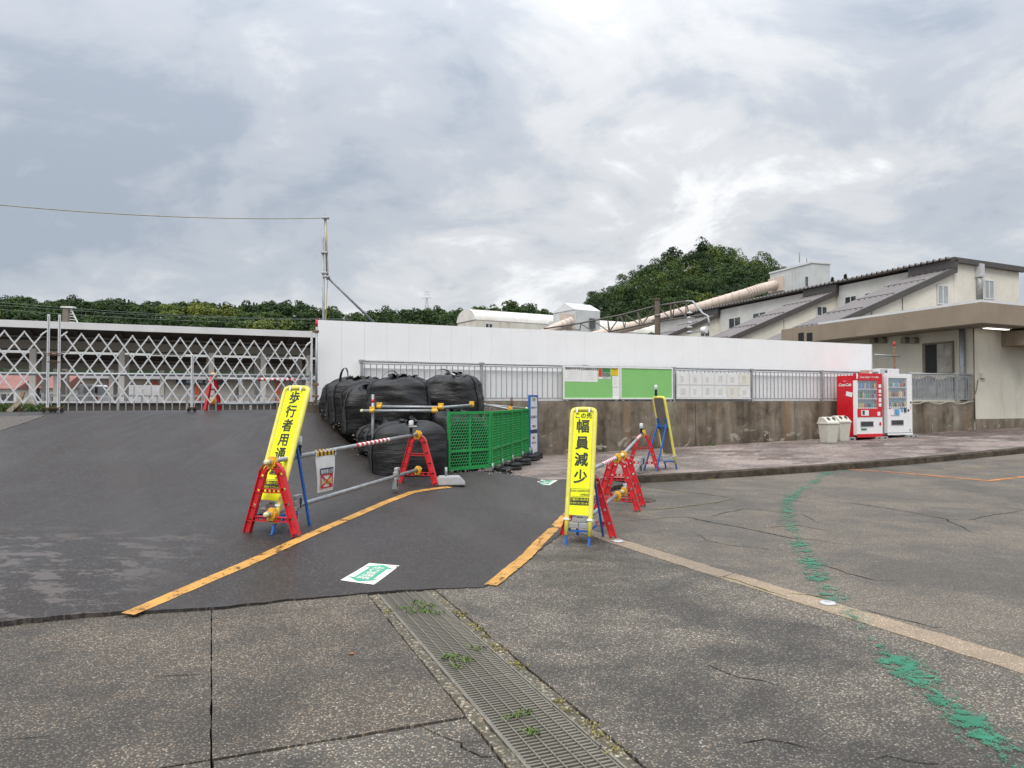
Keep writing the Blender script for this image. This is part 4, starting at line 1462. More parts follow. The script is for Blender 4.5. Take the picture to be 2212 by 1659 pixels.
# ================================================================== STATION BUILDING
def plane_hit(u, v, P, d):
    """sight line against the vertical plane through P along d"""
    r = ray(u, v)
    n_ = Vector((-d.y, d.x, 0))
    k = (P - Vector((0, 0, EYE))).dot(n_) / r.dot(n_)
    return Vector((0, 0, EYE)) + r * k


def wall_mat(name, col, stain, amt=0.5, drip=2.0):
    t = NT(name)
    p = t.pos()
    n = t.noise(t.map(p, (1.2, 1.2, 0.25)), drip, 6, 0.62, 0.3)
    n2 = t.noise(p, 0.8, 5, 0.6)
    c = t.mix(t.rng(n2, 0.3, 0.7), mul(col, 0.9), mul(col, 1.06))
    c = t.mix(t.math('MULTIPLY', t.rng(n, 0.5, 0.74), amt), c, stain)
    t.bump(t.noise(p, 45, 3), 0.25, 0.01)
    return t.fin(c, 0.8, 0, 0.25)


M['beige'] = wall_mat('beige_render', (0.63, 0.605, 0.515), (0.43, 0.405, 0.325), 0.5)
M['fascia'] = wall_mat('brown_fascia', (0.285, 0.235, 0.178), (0.19, 0.15, 0.11), 0.5, 1.2)
M['soffit'] = plain('soffit', (0.20, 0.17, 0.13), 0.8, 0.1, 2)
M['cream'] = wall_mat('cream_wall', (0.68, 0.65, 0.575), (0.54, 0.50, 0.43), 0.25, 0.6)
M['offwhite'] = wall_mat('offwhite_wall', (0.62, 0.615, 0.59), (0.48, 0.47, 0.44), 0.3, 0.6)
M['roof'] = plain('brown_grey_roof', (0.165, 0.148, 0.143), 0.5, 0.12, 1.5, metal=0.1)
M['roof_edge'] = plain('dark_roof_edge', (0.070, 0.062, 0.060), 0.5, 0.1, 2)

CN = wp(16.4, -0.02)
RD = Vector((math.cos(R(26)), math.sin(R(26)), 0))
sb_ = thing('station_building', 'beige flat-roofed station building with a deep brown fascia', 'building')
ZB, ZT = 0.35, 4.05
q = [CN, CN + RD * 14, CN + RD * 14 + E_DIR * 9, CN + E_DIR * 9]
MB().prism([(p.x, p.y, ZB) for p in q], 0, (0, 0, ZT - ZB)).build('wall', M['beige'], sb_)
pl_ = [CN - E_DIR * 0.03 + W_DIR * 0.03, CN + RD * 14 - E_DIR * 0.03, CN + RD * 14, CN + W_DIR * 0.0]
MB().prism([(p.x, p.y, 0.3) for p in (CN - RD * 0.0 - E_DIR * 0.03, CN + RD * 14 - E_DIR * 0.03, CN + RD * 14, CN)], 0, (0, 0, 0.66)).build('plinth', M['retaining'], sb_)
FC = at(2120, 652, 23.3)
fz0, fz1 = at(2120, 697, 23.3).z, FC.z
F0 = Vector((FC.x, FC.y, 0))
qf = [F0, F0 + RD * 16, F0 + RD * 16 + E_DIR * 9.6, F0 + E_DIR * 9.6]
MB().prism([(p.x, p.y, fz0) for p in qf], 0, (0, 0, fz1 - fz0)).build('roof', M['fascia'], sb_)
qc = [F0 + E_DIR * 0.06 - W_DIR * 0.06, F0 + RD * 15.8 + E_DIR * 0.06, F0 + RD * 15.8 + E_DIR * 7.4, F0 + E_DIR * 7.4 - W_DIR * 0.06]
MB().prism([(p.x, p.y, fz1 + 0.002) for p in qc], 0, (0, 0, 0.09)).build('roof_cap', M['panel_edge'], sb_)
qs = [F0 + E_DIR * 0.03 - W_DIR * 0.02, F0 + RD * 15.9 + E_DIR * 0.03, F0 + RD * 15.9 + E_DIR * 9.4, F0 + E_DIR * 9.4 - W_DIR * 0.02]
MB().prism([(p.x, p.y, fz0 - 0.03) for p in qs], 0, (0, 0, 0.028)).build('soffit', M['soffit'], sb_)
r4 = lambda x, y: (1624.4 + x * 0.2709, 553 + y * 0.2709)
OUT = W_DIR


def on_left(x, y, off=0.0):
    return plane_hit(*r4(x, y), CN + OUT * off, E_DIR)


def on_fascia(x, y):
    return plane_hit(*r4(x, y), F0 + OUT * 0.0, E_DIR)


def facade_box(name, mat, parent, x0, x1, y0, y1, d0, d1, hit, axis):
    a, b = hit(x0, y1), hit(x1, y0)
    a2, b2 = hit(x0, y0), hit(x1, y1)
    o = OUT if axis == 0 else -E_DIR
    z0_, z1_ = (a.z + b2.z) / 2, (a2.z + b.z) / 2
    P = [Vector((a.x, a.y, z0_)), Vector((b.x, b.y, z0_)), Vector((b.x, b.y, z1_)), Vector((a.x, a.y, z1_))]
    return MB().prism([p + o * d0 for p in P], 0, o * (d1 - d0)).build(name, mat, parent)


facade_box('door_frame', M['wood'], sb_, 1368, 1612, 688, 932, 0.0, 0.05, on_left, 0)
facade_box('doorway_shade_panel', M['dark'], sb_, 1392, 1492, 706, 932, 0.0, 0.054, on_left, 0)  # flat dark panel painted as the shade inside the doorway; no recess behind
facade_box('plywood_sheet', plain('worn_plywood', (0.33, 0.315, 0.27), 0.8, 0.25, 3, dirt=0.5), sb_, 1488, 1604, 700, 932, 0.0, 0.068, on_left, 0)
for x in (990, 1062, 1241, 1314):
    c = on_left(x, 672)
    h = MB()
    e_ = E_DIR
    prof = []
    for k in range(9):
        a_ = math.pi * k / 8
        prof.append(c + e_ * (0.115 * math.cos(a_)) + Vector((0, 0, 0.115 * math.sin(a_))))
    prof += [c - e_ * 0.115 - Vector((0, 0, 0.12)), c + e_ * 0.115 - Vector((0, 0, 0.12))]
    h.prism(prof, 0, OUT * 0.22); h.build('vent_hood', M['rust'] if x == 0 else plain('vent_grey', (0.24, 0.225, 0.19), 0.6, 0.2), sb_)
c0_, c1_ = on_left(1672, 565, 0.08), on_left(1680, 935, 0.08)
MB().cyl((c0_.x, c0_.y, 4.02), (c0_.x, c0_.y, 1.2), 0.085, 12).build('downpipe', M['galv'], sb_)
c0_ = CN + W_DIR * 0.05 - E_DIR * 0.02
MB().cyl((c0_.x, c0_.y, 4.02), (c0_.x, c0_.y, 0.95), 0.022, 8).build('corner_conduit', M['soffit'], sb_)
for x in (392, 460):
    facade_box('fascia_vent', M['dark'], sb_, x - 22, x + 22, 612, 680, 0.0, 0.01, on_fascia, 0)
# front face fittings
fh = lambda x, y: plane_hit(*r4(x, y), CN - E_DIR * 0.0, RD)


def front_box(name, mat, parent, x0, x1, y0, y1, d, bevel=0.0):
    a, b = fh(x0, y1), fh(x1, y0)
    z0_, z1_ = fh((x0 + x1) / 2, y1).z, fh((x0 + x1) / 2, y0).z
    P = [Vector((a.x, a.y, z0_)), Vector((b.x, b.y, z0_)), Vector((b.x, b.y, z1_)), Vector((a.x, a.y, z1_))]
    n_ = Vector((RD.y, -RD.x, 0))
    return MB().prism(P, 0, n_ * d).build(name, mat, parent, bevel)


front_box('switch_box', M['bin'], sb_, 1816, 1846, 932, 974, 0.1, 0.01)
front_box('door_canopy', M['fascia'], sb_, 1990, 2260, 612, 728, 0.9, 0.01)
pts = [fh(1798, 985) + Vector((0, 0, 0)), fh(1792, 1010), fh(1785, 1060), fh(1770, 1110), fh(1755, 1150)]
n_ = Vector((RD.y, -RD.x, 0)) * 0.03
MB().tube([p + n_ for p in pts], 0.015, 6).build('cable', M['soffit'], sb_)
lc = F0 + RD * 1.6 + E_DIR * 0.55
lamp_m = NT('lit_tube'); lamp_m.b.inputs['Emission Color'].default_value = (1, 0.95, 0.85, 1); lamp_m.b.inputs['Emission Strength'].default_value = 1.6; lamp_m.fin((0.8, 0.8, 0.78), 0.4)
lt = thing('soffit_light', 'lit fluorescent light under the station roof edge', 'light', (lc.x, lc.y, fz0 - 0.032), math.atan2(RD.y, RD.x))
MB().box((0, 0, -0.02), (1.3, 0.22, 0.04)).build('housing', M['white'], lt)
MB().box((0, 0, -0.05), (1.22, 0.14, 0.02)).build('diffuser', lamp_m.m, lt)
# scaffold pole with arm and white box behind the white machine
pp = wp(s_at(1933, 1.2), 1.2)
sp = thing('scaffold_post', 'rusty scaffold post with a side arm between hoarding and doorway', 'scaffold', (pp.x, pp.y, 0.6))
zt_ = at(1932, 748, pp.y).z
MB().cyl((0, 0, 0), (0, 0, zt_ - 0.6), 0.03, 8).build('post', M['rust'], sp)
MB().cyl((0, 0, zt_ - 0.6), (0, 0, zt_ - 0.45), 0.031, 8).build('red_tip', M['red'], sp)
za_ = at(1932, 768, pp.y).z - 0.6
MB().cyl((D.x * -0.95, D.y * -0.95, za_), (D.x * 0.25, D.y * 0.25, za_ - 0.02), 0.03, 8).build('arm', M['pipe'], sp)
pb = wp(s_at(1911, 0.5), 0.5)
wb = thing('white_cabinet', 'white metal cabinet standing behind the white vending machine', 'cabinet', (pb.x, pb.y, 1.5), WALL_ANG)
hz = at(1910, 797, pb.y).z - 1.5
MB().box((0, 0, hz / 2), (0.85, 0.4, hz)).build('case', M['vend_white'], wb, 0.01)
MB().box((0, -0.203, hz / 2), (0.006, 0.006, hz * 0.9)).build('seam', M['vend_grey'], wb)

# ================================================================== BARRICADE PARTS
FH = 0.70


def leg_path():
    L = []
    for i in range(7):
        f = i / 6
        L.append((-0.292 + (0.292 - 0.112) * f, 0.590 * f))
    for i in range(1, 12):
        a = math.pi - (math.pi * i / 12)
        L.append((0.112 * math.cos(a), 0.590 + 0.110 * math.sin(a)))
    return L + [(-x, z) for x, z in L[:7][::-1]]


def frame_meshes():
    P = [Vector((x, 0, z)) for x, z in leg_path()]
    # arc-length resample
    def resam(P, n):
        d = [0]
        for a, b in zip(P, P[1:]):
            d.append(d[-1] + (b - a).length)
        out = []
        for i in range(n):
            t = d[-1] * i / (n - 1)
            k = max(j for j in range(len(d)) if d[j] <= t + 1e-9)
            k = min(k, len(P) - 2)
            f = (t - d[k]) / (d[k + 1] - d[k])
            out.append(P[k] + (P[k + 1] - P[k]) * f)
        return out
    Q = resam(P, 61)
    nrm = []
    for i in range(len(Q)):
        t = (Q[min(i + 1, 60)] - Q[max(i - 1, 0)]).normalized()
        nrm.append(Vector((t.z, 0, -t.x)))      # points inward
    w = 0.034
    mb = MB()
    for sgn in (-1, 1):
        n0 = len(mb.v)
        vs, fs = [], []
        for q, n in zip(Q, nrm):
            c = q + n * (w * sgn)
            for a, b in ((-0.004, -0.027), (0.004, -0.027), (0.004, 0.027), (-0.004, 0.027)):
                vs.append(c + n * a + Vector((0, b, 0)))
        for i in range(len(Q) - 1):
            for k in range(4):
                fs.append((i * 4 + k, i * 4 + (k + 1) % 4, (i + 1) * 4 + (k + 1) % 4, (i + 1) * 4 + k))
        fs.append((0, 1, 2, 3)); fs.append(tuple(60 * 4 + k for k in (3, 2, 1, 0)))
        mb.add(vs, fs)
    i = 0
    while i < 60:
        j = min(60, i + 5)
        a, b = Q[i], Q[j]
        na, nb_ = nrm[i], nrm[j]
        k = w - 0.003
        vs = []
        for q, n in ((a, na), (b, nb_)):
            for s_, y in ((-1, -0.008), (1, -0.008), (1, 0.008), (-1, 0.008)):
                vs.append(q + n * (k * s_) + Vector((0, y, 0)))
        mb.add(vs, [(0, 1, 2, 3), (7, 6, 5, 4), (0, 4, 5, 1), (1, 5, 6, 2), (2, 6, 7, 3), (3, 7, 4, 0)])
        # slot: two narrow webs left along the sides
        if j + 1 <= 60:
            for s_ in (-1, 1):
                mb.bar(Q[j] + nrm[j] * (s_ * (k - 0.007)), Q[j + 1] + nrm[j + 1] * (s_ * (k - 0.007)), 0.014, 0.014, (0, 1, 0))
        # cross rib
        mb.bar(Q[j] + nrm[j] * -k, Q[j] + nrm[j] * k, 0.006, 0.046, (0, 1, 0))
        i += 6
    bars = []
    for z, th in ((0.44, 0.034), (0.155, 0.044)):
        hx = 0.292 - (0.292 - 0.112) * z / 0.590 - 0.028
        b = MB()
        b.box((0, 0, z + th / 2), (2 * hx, 0.046, 0.006)); b.box((0, 0, z - th / 2), (2 * hx, 0.046, 0.006))
        nx = 5
        for i in range(nx):
            x = -hx + 2 * hx * (i + 0.5) / nx
            b.box((x, 0, z), (2 * hx / nx * 0.42, 0.014, th - 0.004))
        bars.append(b)
    clamps = []
    for z in (FH + 0.040, 0.215):
        c = MB()
        c.cyl((0, -0.045, z), (0, 0.045, z), 0.040, 14)
        c.prism([(-0.05, -0.03, z - 0.045), (-0.015, -0.03, z + 0.055), (0.045, -0.03, z + 0.05), (0.062, -0.03, z + 0.0), (0.05, -0.03, z - 0.05)], 0, (0, 0.045, 0))
        c.prism([(-0.035, -0.035, z - 0.075), (0.035, -0.035, z - 0.075), (0.03, -0.035, z - 0.02), (-0.03, -0.035, z - 0.02)], 0, (0, 0.07, 0))
        clamps.append(c)
    return mb, bars, clamps


FM = None
PIPE_TOP, PIPE_LOW = FH + 0.040, 0.215


def barricade_frame(label, loc, rz, group='red barricade trestles'):
    global FM
    if FM is None:
        r = thing('barricade_trestle', label, 'barricade', loc, rz, group)
        mb, bars, clamps = frame_meshes()
        mb.build('arch_leg', M['red'], r)
        for b in bars:
            b.build('crossbar', M['red'], r)
        for c in clamps:
            c.build('pipe_clamp', M['yellow_clamp'], r, 0.004)
        FM = r
        return r
    return dup(FM, loc, rz, label, group)


def pipe_run(label, p0, p1, over=0.08, tape=None, r=0.0245, caps=True, group='barricade pipes', red_tip=False):
    p0, p1 = Vector(p0), Vector(p1)
    d = (p1 - p0).normalized()
    a, b = p0 - d * over, p1 + d * over
    t = thing('barricade_pipe', label, 'pipe', a, 0.0, group)
    L = (b - a)
    MB().cyl((0, 0, 0), L, r, 14).build('tube', M['pipe'], t)
    if caps:
        MB().tube([-d * 0.03, -d * 0.022, d * 0.0, d * 0.02], [0.012, 0.024, 0.029, 0.029], 12).build('end_cap', M['cap'], t)
        MB().tube([L - d * 0.02, L, L + d * 0.022, L + d * 0.03], [0.029, 0.029, 0.024, 0.012], 12).build('end_cap', M['cap'], t)
    if tape:
        f0, f1 = tape
        n = 16
        mb = MB()
        for i in range(n):
            mb.cur = i % 2
            q0 = L * (f0 + (f1 - f0) * i / n); q1 = L * (f0 + (f1 - f0) * (i + 1) / n)
            mb.tube([q0, q1], r + 0.002, 14, cap=False)
        mb.build('striped_tape', [M['tape_red'], M['paper']], t)
    return t


M['tape_red'] = plain('tape_red', (0.55, 0.02, 0.03), 0.4, 0.05)
M['lamp_black'] = M['black']
LAMP = None


def lamp(label, loc, rz=0.0, tilt=0.0):
    global LAMP
    if LAMP is None:
        r = thing('warning_lamp', label, 'lamp', loc, rz, 'clear warning lamps')
        MB().box((0, 0, -0.005), (0.05, 0.035, 0.05)).build('clamp', M['black'], r, 0.004)
        MB().lathe([(0.020, 0.02), (0.022, 0.06), (0.028, 0.075), (0.034, 0.085)], n=14).build('stem', M['black'], r)
        MB().lathe([(0.037, 0.085), (0.037, 0.100), (0.034, 0.104)], n=18).build('collar', M['grey_plastic'], r)
        MB().lathe([(0.034, 0.104), (0.036, 0.13), (0.034, 0.175), (0.026, 0.188), (0.004, 0.190)], n=18).build('lens', M['lens'], r)
        MB().lathe([(0.014, 0.104), (0.016, 0.15), (0.006, 0.165)], n=10).build('reflector', M['alu'], r)
        LAMP = r
    else:
        r = dup(LAMP, loc, rz, label)
    r.rotation_euler = (tilt, 0, rz)
    return r


def s_weight(label, loc, rz, flip=1):
    r = thing('pipe_weight', label, 'weight', loc, rz, 'grey weights hooked on the pipes')
    # two staggered rounded plates with a slot, hooked over the pipe
    def plate(cx, cz, w, h):
        pts = []
        for (sx, sz, a0) in ((1, 1, 0), (-1, 1, 90), (-1, -1, 180), (1, -1, 270)):
            for k in range(4):
                a = R(a0 + 30 * k)
                pts.append((cx + sx * (w / 2 - 0.02) + 0.02 * math.cos(a), -0.025, cz + sz * (h / 2 - 0.02) + 0.02 * math.sin(a)))
        return pts
    for (cx, cz) in ((0.045, 0.03), (-0.045, -0.10)):
        m_ = MB(); m_.prism(plate(cx, cz, 0.14, 0.17), 0, (0, 0.05, 0)); m_.build('plate', M['grey_plastic'], r, 0.005)
        m_ = MB(); m_.box((cx + 0.012, -0.0265, cz), (0.035, 0.005, 0.10)); m_.build('slot', M['dark'], r)
    MB().box((-0.04, 0, 0.035), (0.05, 0.06, 0.05)).build('hook', M['grey_plastic'], r, 0.008)
    return r


# ---- barricade on the ramp
def gnd(u, v, H=asph):
    return on(u, v, H)


fa = gnd(586.5, 1154.5)
fb = gnd(902, 1046)
dirL = (fb - fa); dirL.z = 0; dirL.normalize()
angL = math.atan2(dirL.y, dirL.x) - R(90)
barricade_frame('red barricade frame standing by the wide yellow line, in front of the yellow sign', fa, angL)
barricade_frame('red barricade frame standing before the black sacks', fb, angL)
up = Vector((0, 0, 1))
q0, q1 = fa + up * PIPE_TOP, fb + up * PIPE_TOP
pipe_run('upper pipe with red and white tape carrying the hanging no-entry notice', q0, q1, 0.09, (0.48, 0.72))
w0, w1 = fa + up * PIPE_LOW, fb + up * PIPE_LOW
pipe_run('lower pipe of the barricade between the yellow sign and the sacks', w0, w1, 0.09)
p = q0 + (q1 - q0) * 0.135
lamp('clear warning lamp clipped to the pipe next to the tilted yellow sign', p + up * 0.03, 0.4, R(-8))
p = q0 + (q1 - q0) * 0.935
lamp('clear warning lamp on the pipe in front of the black sacks', p + up * 0.03, 0.2, R(2))
p = w0 + (w1 - w0) * 0.80
s_weight('grey weight hooked on the lower pipe before the sacks', p, angL + R(100))
p = w0 + (w1 - w0) * 0.12
s_weight('grey weight hooked on the lower pipe behind the red frame', p, angL + R(95))

# hanging notice
k = 0.275
pc = q0 + (q1 - q0) * k
hn_scale = 0.92
hn = thing('hanging_notice', 'white no-entry notice hanging from the upper pipe by a striped strap', 'notice', pc, math.atan2(dirL.y, dirL.x))
M['cloth_white'] = plain('white_vinyl', (0.74, 0.74, 0.73), 0.5, 0.05, 5, dirt=0.15)
hn.scale = (hn_scale,) * 3
mb = MB(); mb.smooth = True
nx, nz = 10, 14
vs, fs = [], []
for j in range(nz + 1):
    for i in range(nx + 1):
        f, h = i / nx * 2 - 1, j / nz
        hw_ = 0.235 - 0.055 * h
        vs.append((f * hw_, -0.028 - 0.012 * math.sin(h * 3) + 0.01 * f * f, -0.03 - 0.46 * h))
for j in range(nz):
    for i in range(nx):
        a = j * (nx + 1) + i
        fs.append((a, a + 1, a + nx + 2, a + nx + 1))
mb.add(vs, fs)
mb.add([(x, y + 0.004, z) for x, y, z in vs], [f[::-1] for f in fs])
mb.build('vinyl_sheet', M['cloth_white'], hn)
mb = MB()
for i in range(10):
    mb.cur = i % 2
    a, b = -0.22 + 0.044 * i, -0.22 + 0.044 * (i + 1)
    for (y0, z0, y1, z1) in ((-0.032, -0.045, -0.034, 0.0), (-0.034, 0.0, 0.0, 0.034)):
        sh = 0.012
        mb.quad((a + sh, y0, z0), (b + sh, y0, z0), (b, y1, z1), (a, y1, z1))
mb.build('striped_strap', [M['yellow_clamp'], M['ink']], hn)
for sx in (-1, 1):
    MB().bar((sx * 0.225, -0.03, -0.05), (sx * 0.225, -0.03, 0.03), 0.018, 0.006, (0, 1, 0)).build('tie', M['cloth_white'], hn)
FX, FZ = Vector((1, 0, 0)), Vector((0, 0, 1))
M['navy'] = plain('navy_print', (0.03, 0.05, 0.10), 0.5, 0.05)
MB().box((0, -0.0445, -0.235), (0.30, 0.002, 0.075)).build('printed_band', M['navy'], hn)
mb = MB(); write(mb, '関係者以外', (0, -0.048, -0.263), FX, FZ, 0.058, 0.012); mb.build('lettering', M['paper'], hn)
for a, b, c, d in ((-0.14, 0.14, -0.29, -0.275), (-0.14, 0.14, -0.445, -0.43), (-0.14, -0.125, -0.43, -0.29), (0.125, 0.14, -0.43, -0.29)):
    MB().box(((a + b) / 2, -0.0440, (c + d) / 2), (b - a, 0.003, d - c)).build('printed_border', M['tape_red'], hn)
for s_ in (-1, 1):
    MB().bar((-0.12 * s_, -0.0435, -0.43), (0.12 * s_, -0.0435, -0.29), 0.022, 0.002, (0, 1, 0)).build('printed_cross', M['tape_red'], hn)
mb = MB(); write(mb, '立入禁止', (0, -0.0475, -0.39), FX, FZ, 0.068, 0.02); mb.build('lettering', M['yellow_clamp'], hn)

# ---- barricade on the right
R1 = gnd(1270, 1159, road); R2 = gnd(1333, 1103, road); R3 = gnd(1346, 1092, road); R4 = gnd(1389, 1016.5, walk_xy)
d12 = (R2 - R1); a12 = math.atan2(d12.y, d12.x) - R(90)
d34 = (R4 - R3); a34 = math.atan2(d34.y, d34.x) - R(90)
barricade_frame('red barricade frame directly behind the road-narrows sign', R1, a12)
barricade_frame('front one of the two red barricade frames standing together', R2, a12)
barricade_frame('rear one of the two red barricade frames standing together', R3, a34)
barricade_frame('red barricade frame up on the kerb beside the backside of a sign', R4, a34)
pipe_run('upper striped pipe running from the road-narrows sign to the paired frames', R1 + up * PIPE_TOP, R2 + up * PIPE_TOP, 0.07, (0.42, 0.88))
pipe_run('lower pipe running from the road-narrows sign to the paired frames', R1 + up * PIPE_LOW, R2 + up * PIPE_LOW, 0.07)
pipe_run('upper pipe rising from the paired frames to the frame on the kerb', R3 + up * PIPE_TOP, R4 + up * PIPE_TOP, 0.09, (0.62, 0.80))
pipe_run('lower pipe rising from the paired frames to the frame on the kerb', R3 + up * PIPE_LOW, R4 + up * PIPE_LOW, 0.09)
p = R3 + (R4 - R3) * 0.9 + up * PIPE_TOP
lamp('clear warning lamp on the pipe near the kerb barricade frame', p + up * 0.03)
p = R3 + (R4 - R3) * 0.86 + up * PIPE_LOW
s_weight('grey weight hooked on the pipe near the kerb barricade frame', p, a34 + R(60))
p = R3 + (R4 - R3) * 0.22 + up * PIPE_LOW
s_weight('grey weight hooked on the low pipe just behind the paired frames', p, a34 + R(60))
# frame behind the gate
def gate_pt(u, back=0.0):
    P = G0 - GN * back
    k = (u - 1106) / FPX
    s_ = (P.y * k - P.x) / (GD.x - GD.y * k)
    return P + GD * s_


p = gate_pt(460, 0.55)
barricade_frame('red barricade frame seen through the lattice gate', (p.x, p.y, asph(p.x, p.y)), GATE_ANG + R(52))

# ================================================================== SIGN STANDS
def sign_stand(label, loc, rz, lean, chars, head, en, wd=0.30, spread=0.36, roll=0.0, size=1.0):
    r = thing('sign_stand', label, 'sign', loc, rz)
    T = Matrix.Rotation(roll, 4, 'Y') @ Matrix.Rotation(-lean, 4, 'X') @ Matrix.Diagonal((1, 1, size, 1))
    hw = wd / 2
    L = 1.50
    mb = MB(T)
    for sx in (-1, 1):
        mb.smooth = True
        mb.tube([(sx * (hw - 0.02), 0, 0.10), (sx * (hw - 0.02), 0, 0.3), (sx * (hw - 0.02), 0, L - 0.07), (sx * (hw - 0.028), 0, L - 0.035), (sx * (hw - 0.055), 0, L - 0.02)], [0.021, 0.026, 0.026, 0.026, 0.026], 10)
    mb.tube([(-(hw - 0.055), 0, L - 0.02), (0, 0, L - 0.017), (hw - 0.055, 0, L - 0.02)], 0.026, 10)
    mb.build('padded_frame', M['foam'], r)
    pb = MB(T); pb.box((0, 0.004, 0.895), (2 * hw - 0.06, 0.02, 1.15)); pb.build('board', [M['fluo']], r)
    pk = MB(T); pk.box((0, 0.0155, 0.895), (2 * hw - 0.062, 0.002, 1.148)); pk.build('board_back', M['board_back'], r)
    ol = MB(T)
    for a, b, c, d in ((-hw + 0.04, hw - 0.04, 1.452, 1.456), (-hw + 0.04, -hw + 0.044, 0.33, 1.452), (hw - 0.044, hw - 0.04, 0.33, 1.452)):
        ol.box(((a + b) / 2, -0.0072, (c + d) / 2), (b - a, 0.0016, d - c))
    ol.build('outline', M['ink'], r)
    yf = -0.0085
    ex, ez = Vector((1, 0, 0)), Vector((0, 0, 1))
    if head:
        t = MB(T); write(t, head, (0, yf, 1.385), ex, ez, 0.066, 0.022); t.build('lettering', M['ink'], r)
        z, step, sz = 1.235, 0.185, 0.155
    else:
        z, step, sz = 1.325, 0.148, 0.138
    for ch in chars:
        t = MB(T); write(t, ch, (0, yf, z), ex, ez, sz, 0.026); t.build('character', M['ink'], r)
        z -= step
    yb = 0.56
    t = MB(T)
    for a, b, c, d in ((-0.105, 0.105, yb + 0.042, yb + 0.045), (-0.105, 0.105, yb - 0.040, yb - 0.037), (-0.105, -0.102, yb - 0.037, yb + 0.042), (0.102, 0.105, yb - 0.037, yb + 0.042)):
        t.box(((a + b) / 2, -0.0072, (c + d) / 2), (b - a, 0.0016, d - c))
    t.build('text_box', M['ink'], r)
    t = MB(T); write(t, en[0], (-0.0 if len(en[0]) > 10 else 0.0, yf, yb + 0.010), ex, ez, 0.0315, 0.012, 0, 0.95, 0.93); t.build('lettering', M['ink'], r)
    t = MB(T); write(t, en[1], (0.055, yf, yb - 0.028), ex, ez, 0.0315, 0.012, 0, 0.95, 0.93); t.build('lettering', M['ink'], r)
    t = MB(T); t.box((0, -0.0075, 0.468), (0.225, 0.002, 0.082)); t.build('black_label', M['ink'], r)
    t = MB(T); write(t, 'ご協力いただき', (0, -0.0095, 0.477), ex, ez, 0.030, 0.012); t.build('lettering', M['fluo'], r)
    t = MB(T); write(t, 'ありがとうございます', (0, -0.0095, 0.439), ex, ez, 0.0235, 0.010); t.build('lettering', M['fluo'], r)
    for sx in (-1, 1):
        t = MB(T); t.box((sx * (hw - 0.022), 0, 0.05), (0.024, 0.024, 0.11)); t.build('foot', M['blue'], r)
        t = MB(T); t.box((sx * (hw - 0.022), -0.028, 0.275), (0.06, 0.006, 0.022)); t.box((sx * (hw - 0.022), 0.028, 0.275), (0.06, 0.006, 0.022)); t.build('strap', M['white'], r)
        t = MB(T); t.box((sx * 0.07, -0.029, L - 0.03), (0.02, 0.005, 0.055)); t.build('clip', M['white'], r)
        top = T @ Vector((sx * (hw - 0.05), 0.03, 0.95))
        bot = Vector((sx * (hw + 0.0), top.y + spread, 0.0))
        MB().bar(top, bot, 0.022, 0.026, (0, 1, 0)).build('rear_leg', M['blue'], r)
        t = MB(T); t.box((sx * (hw - 0.05), 0.028, 0.95), (0.035, 0.03, 0.22)); t.build('hinge_plate', M['blue'], r)
    mid = T @ Vector((0, 0.03, 0.9))
    MB().bar((-(hw - 0.05), mid.y + 0.03, mid.z), (hw - 0.05, mid.y + 0.03, mid.z), 0.02, 0.03).build('cross_rail', M['blue'], r)
    y1 = (T @ Vector((0, 0, 0.17))).y
    y2 = y1 + 0.47
    for sx in (-1, 1):
        MB().bar((sx * (hw - 0.03), y1 + 0.02, 0.16), (sx * (hw - 0.03), y1 + 0.34, 0.16), 0.02, 0.02).build('side_stay', M['blue'], r)
    MB().bar((-(hw - 0.03), y1 + 0.03, 0.145), (hw - 0.03, y1 + 0.03, 0.145), 0.02, 0.02).build('cross_rail', M['blue'], r)
    return r, T


M['board_back'] = plain('board_back', (0.155, 0.135, 0.128), 0.7, 0.12)


def stand_weight(label, root_loc, rz, off=(0, 0.2, 0.171)):
    r = thing('sign_weight', label, 'weight', Vector(root_loc) + Matrix.Rotation(rz, 3, 'Z') @ Vector(off), rz, 'grey weights resting in the sign stands')
    MB().box((0, 0, 0.03), (0.25, 0.30, 0.06)).build('lower_plate', M['grey_plastic'], r, 0.01)
    MB().box((0, 0, 0.0365), (0.004, 0.306, 0.05)).build('seam', M['dark'], r)
    MB().box((0, 0, 0.085), (0.16, 0.25, 0.05)).build('upper_plate', M['grey_plastic'], r, 0.012)
    for y in (-0.1, 0.1):
        MB().box((0, y, 0.115), (0.06, 0.04, 0.014)).build('rib', M['wood'], r, 0.003)
    return r


def foot_center(u, v, H):
    p = on(u, v, H)
    return p


f = on(562, 1152, asph)
sign_stand('tilted yellow pedestrian-path sign behind the red barricade frame', f, R(-22), R(20), '歩行者用通路', None, ('PEDESTRIAN', 'WALK'), 0.345, 0.20, R(1), 1.07)
stand_weight('grey weight in the pedestrian-path sign stand', f, R(-22), (0, 0.28, 0.171))
f2 = on(1247, 1178.5, road)
sign_stand('yellow road-narrows-ahead sign on the gravelly concrete', f2, R(-20), R(11.5), '幅員減少', 'この先', ('ROAD NARROWS', 'AHEAD'), 0.30)
stand_weight('grey weight in the road-narrows sign stand', f2, R(-20), (0, 0.2, 0.171))
f3 = on(1450, 1012, walk_xy)
s3, T3 = sign_stand('yellow-framed sign on the pavement seen from behind, board turned away', f3, R(128), R(14.5), '幅員減少', 'この先', ('ROAD NARROWS', 'AHEAD'), 0.32)
stand_weight('grey weight in the stand of the sign turned away', f3, R(128), (0, 0.25, 0.171))
tp = Matrix.Rotation(R(128), 3, 'Z') @ (T3.to_3x3() @ Vector((0.06, 0.0, 1.53)))
lamp('clear warning lamp on top of the sign turned away', Vector(f3) + tp + up * 0.015, 0.3)

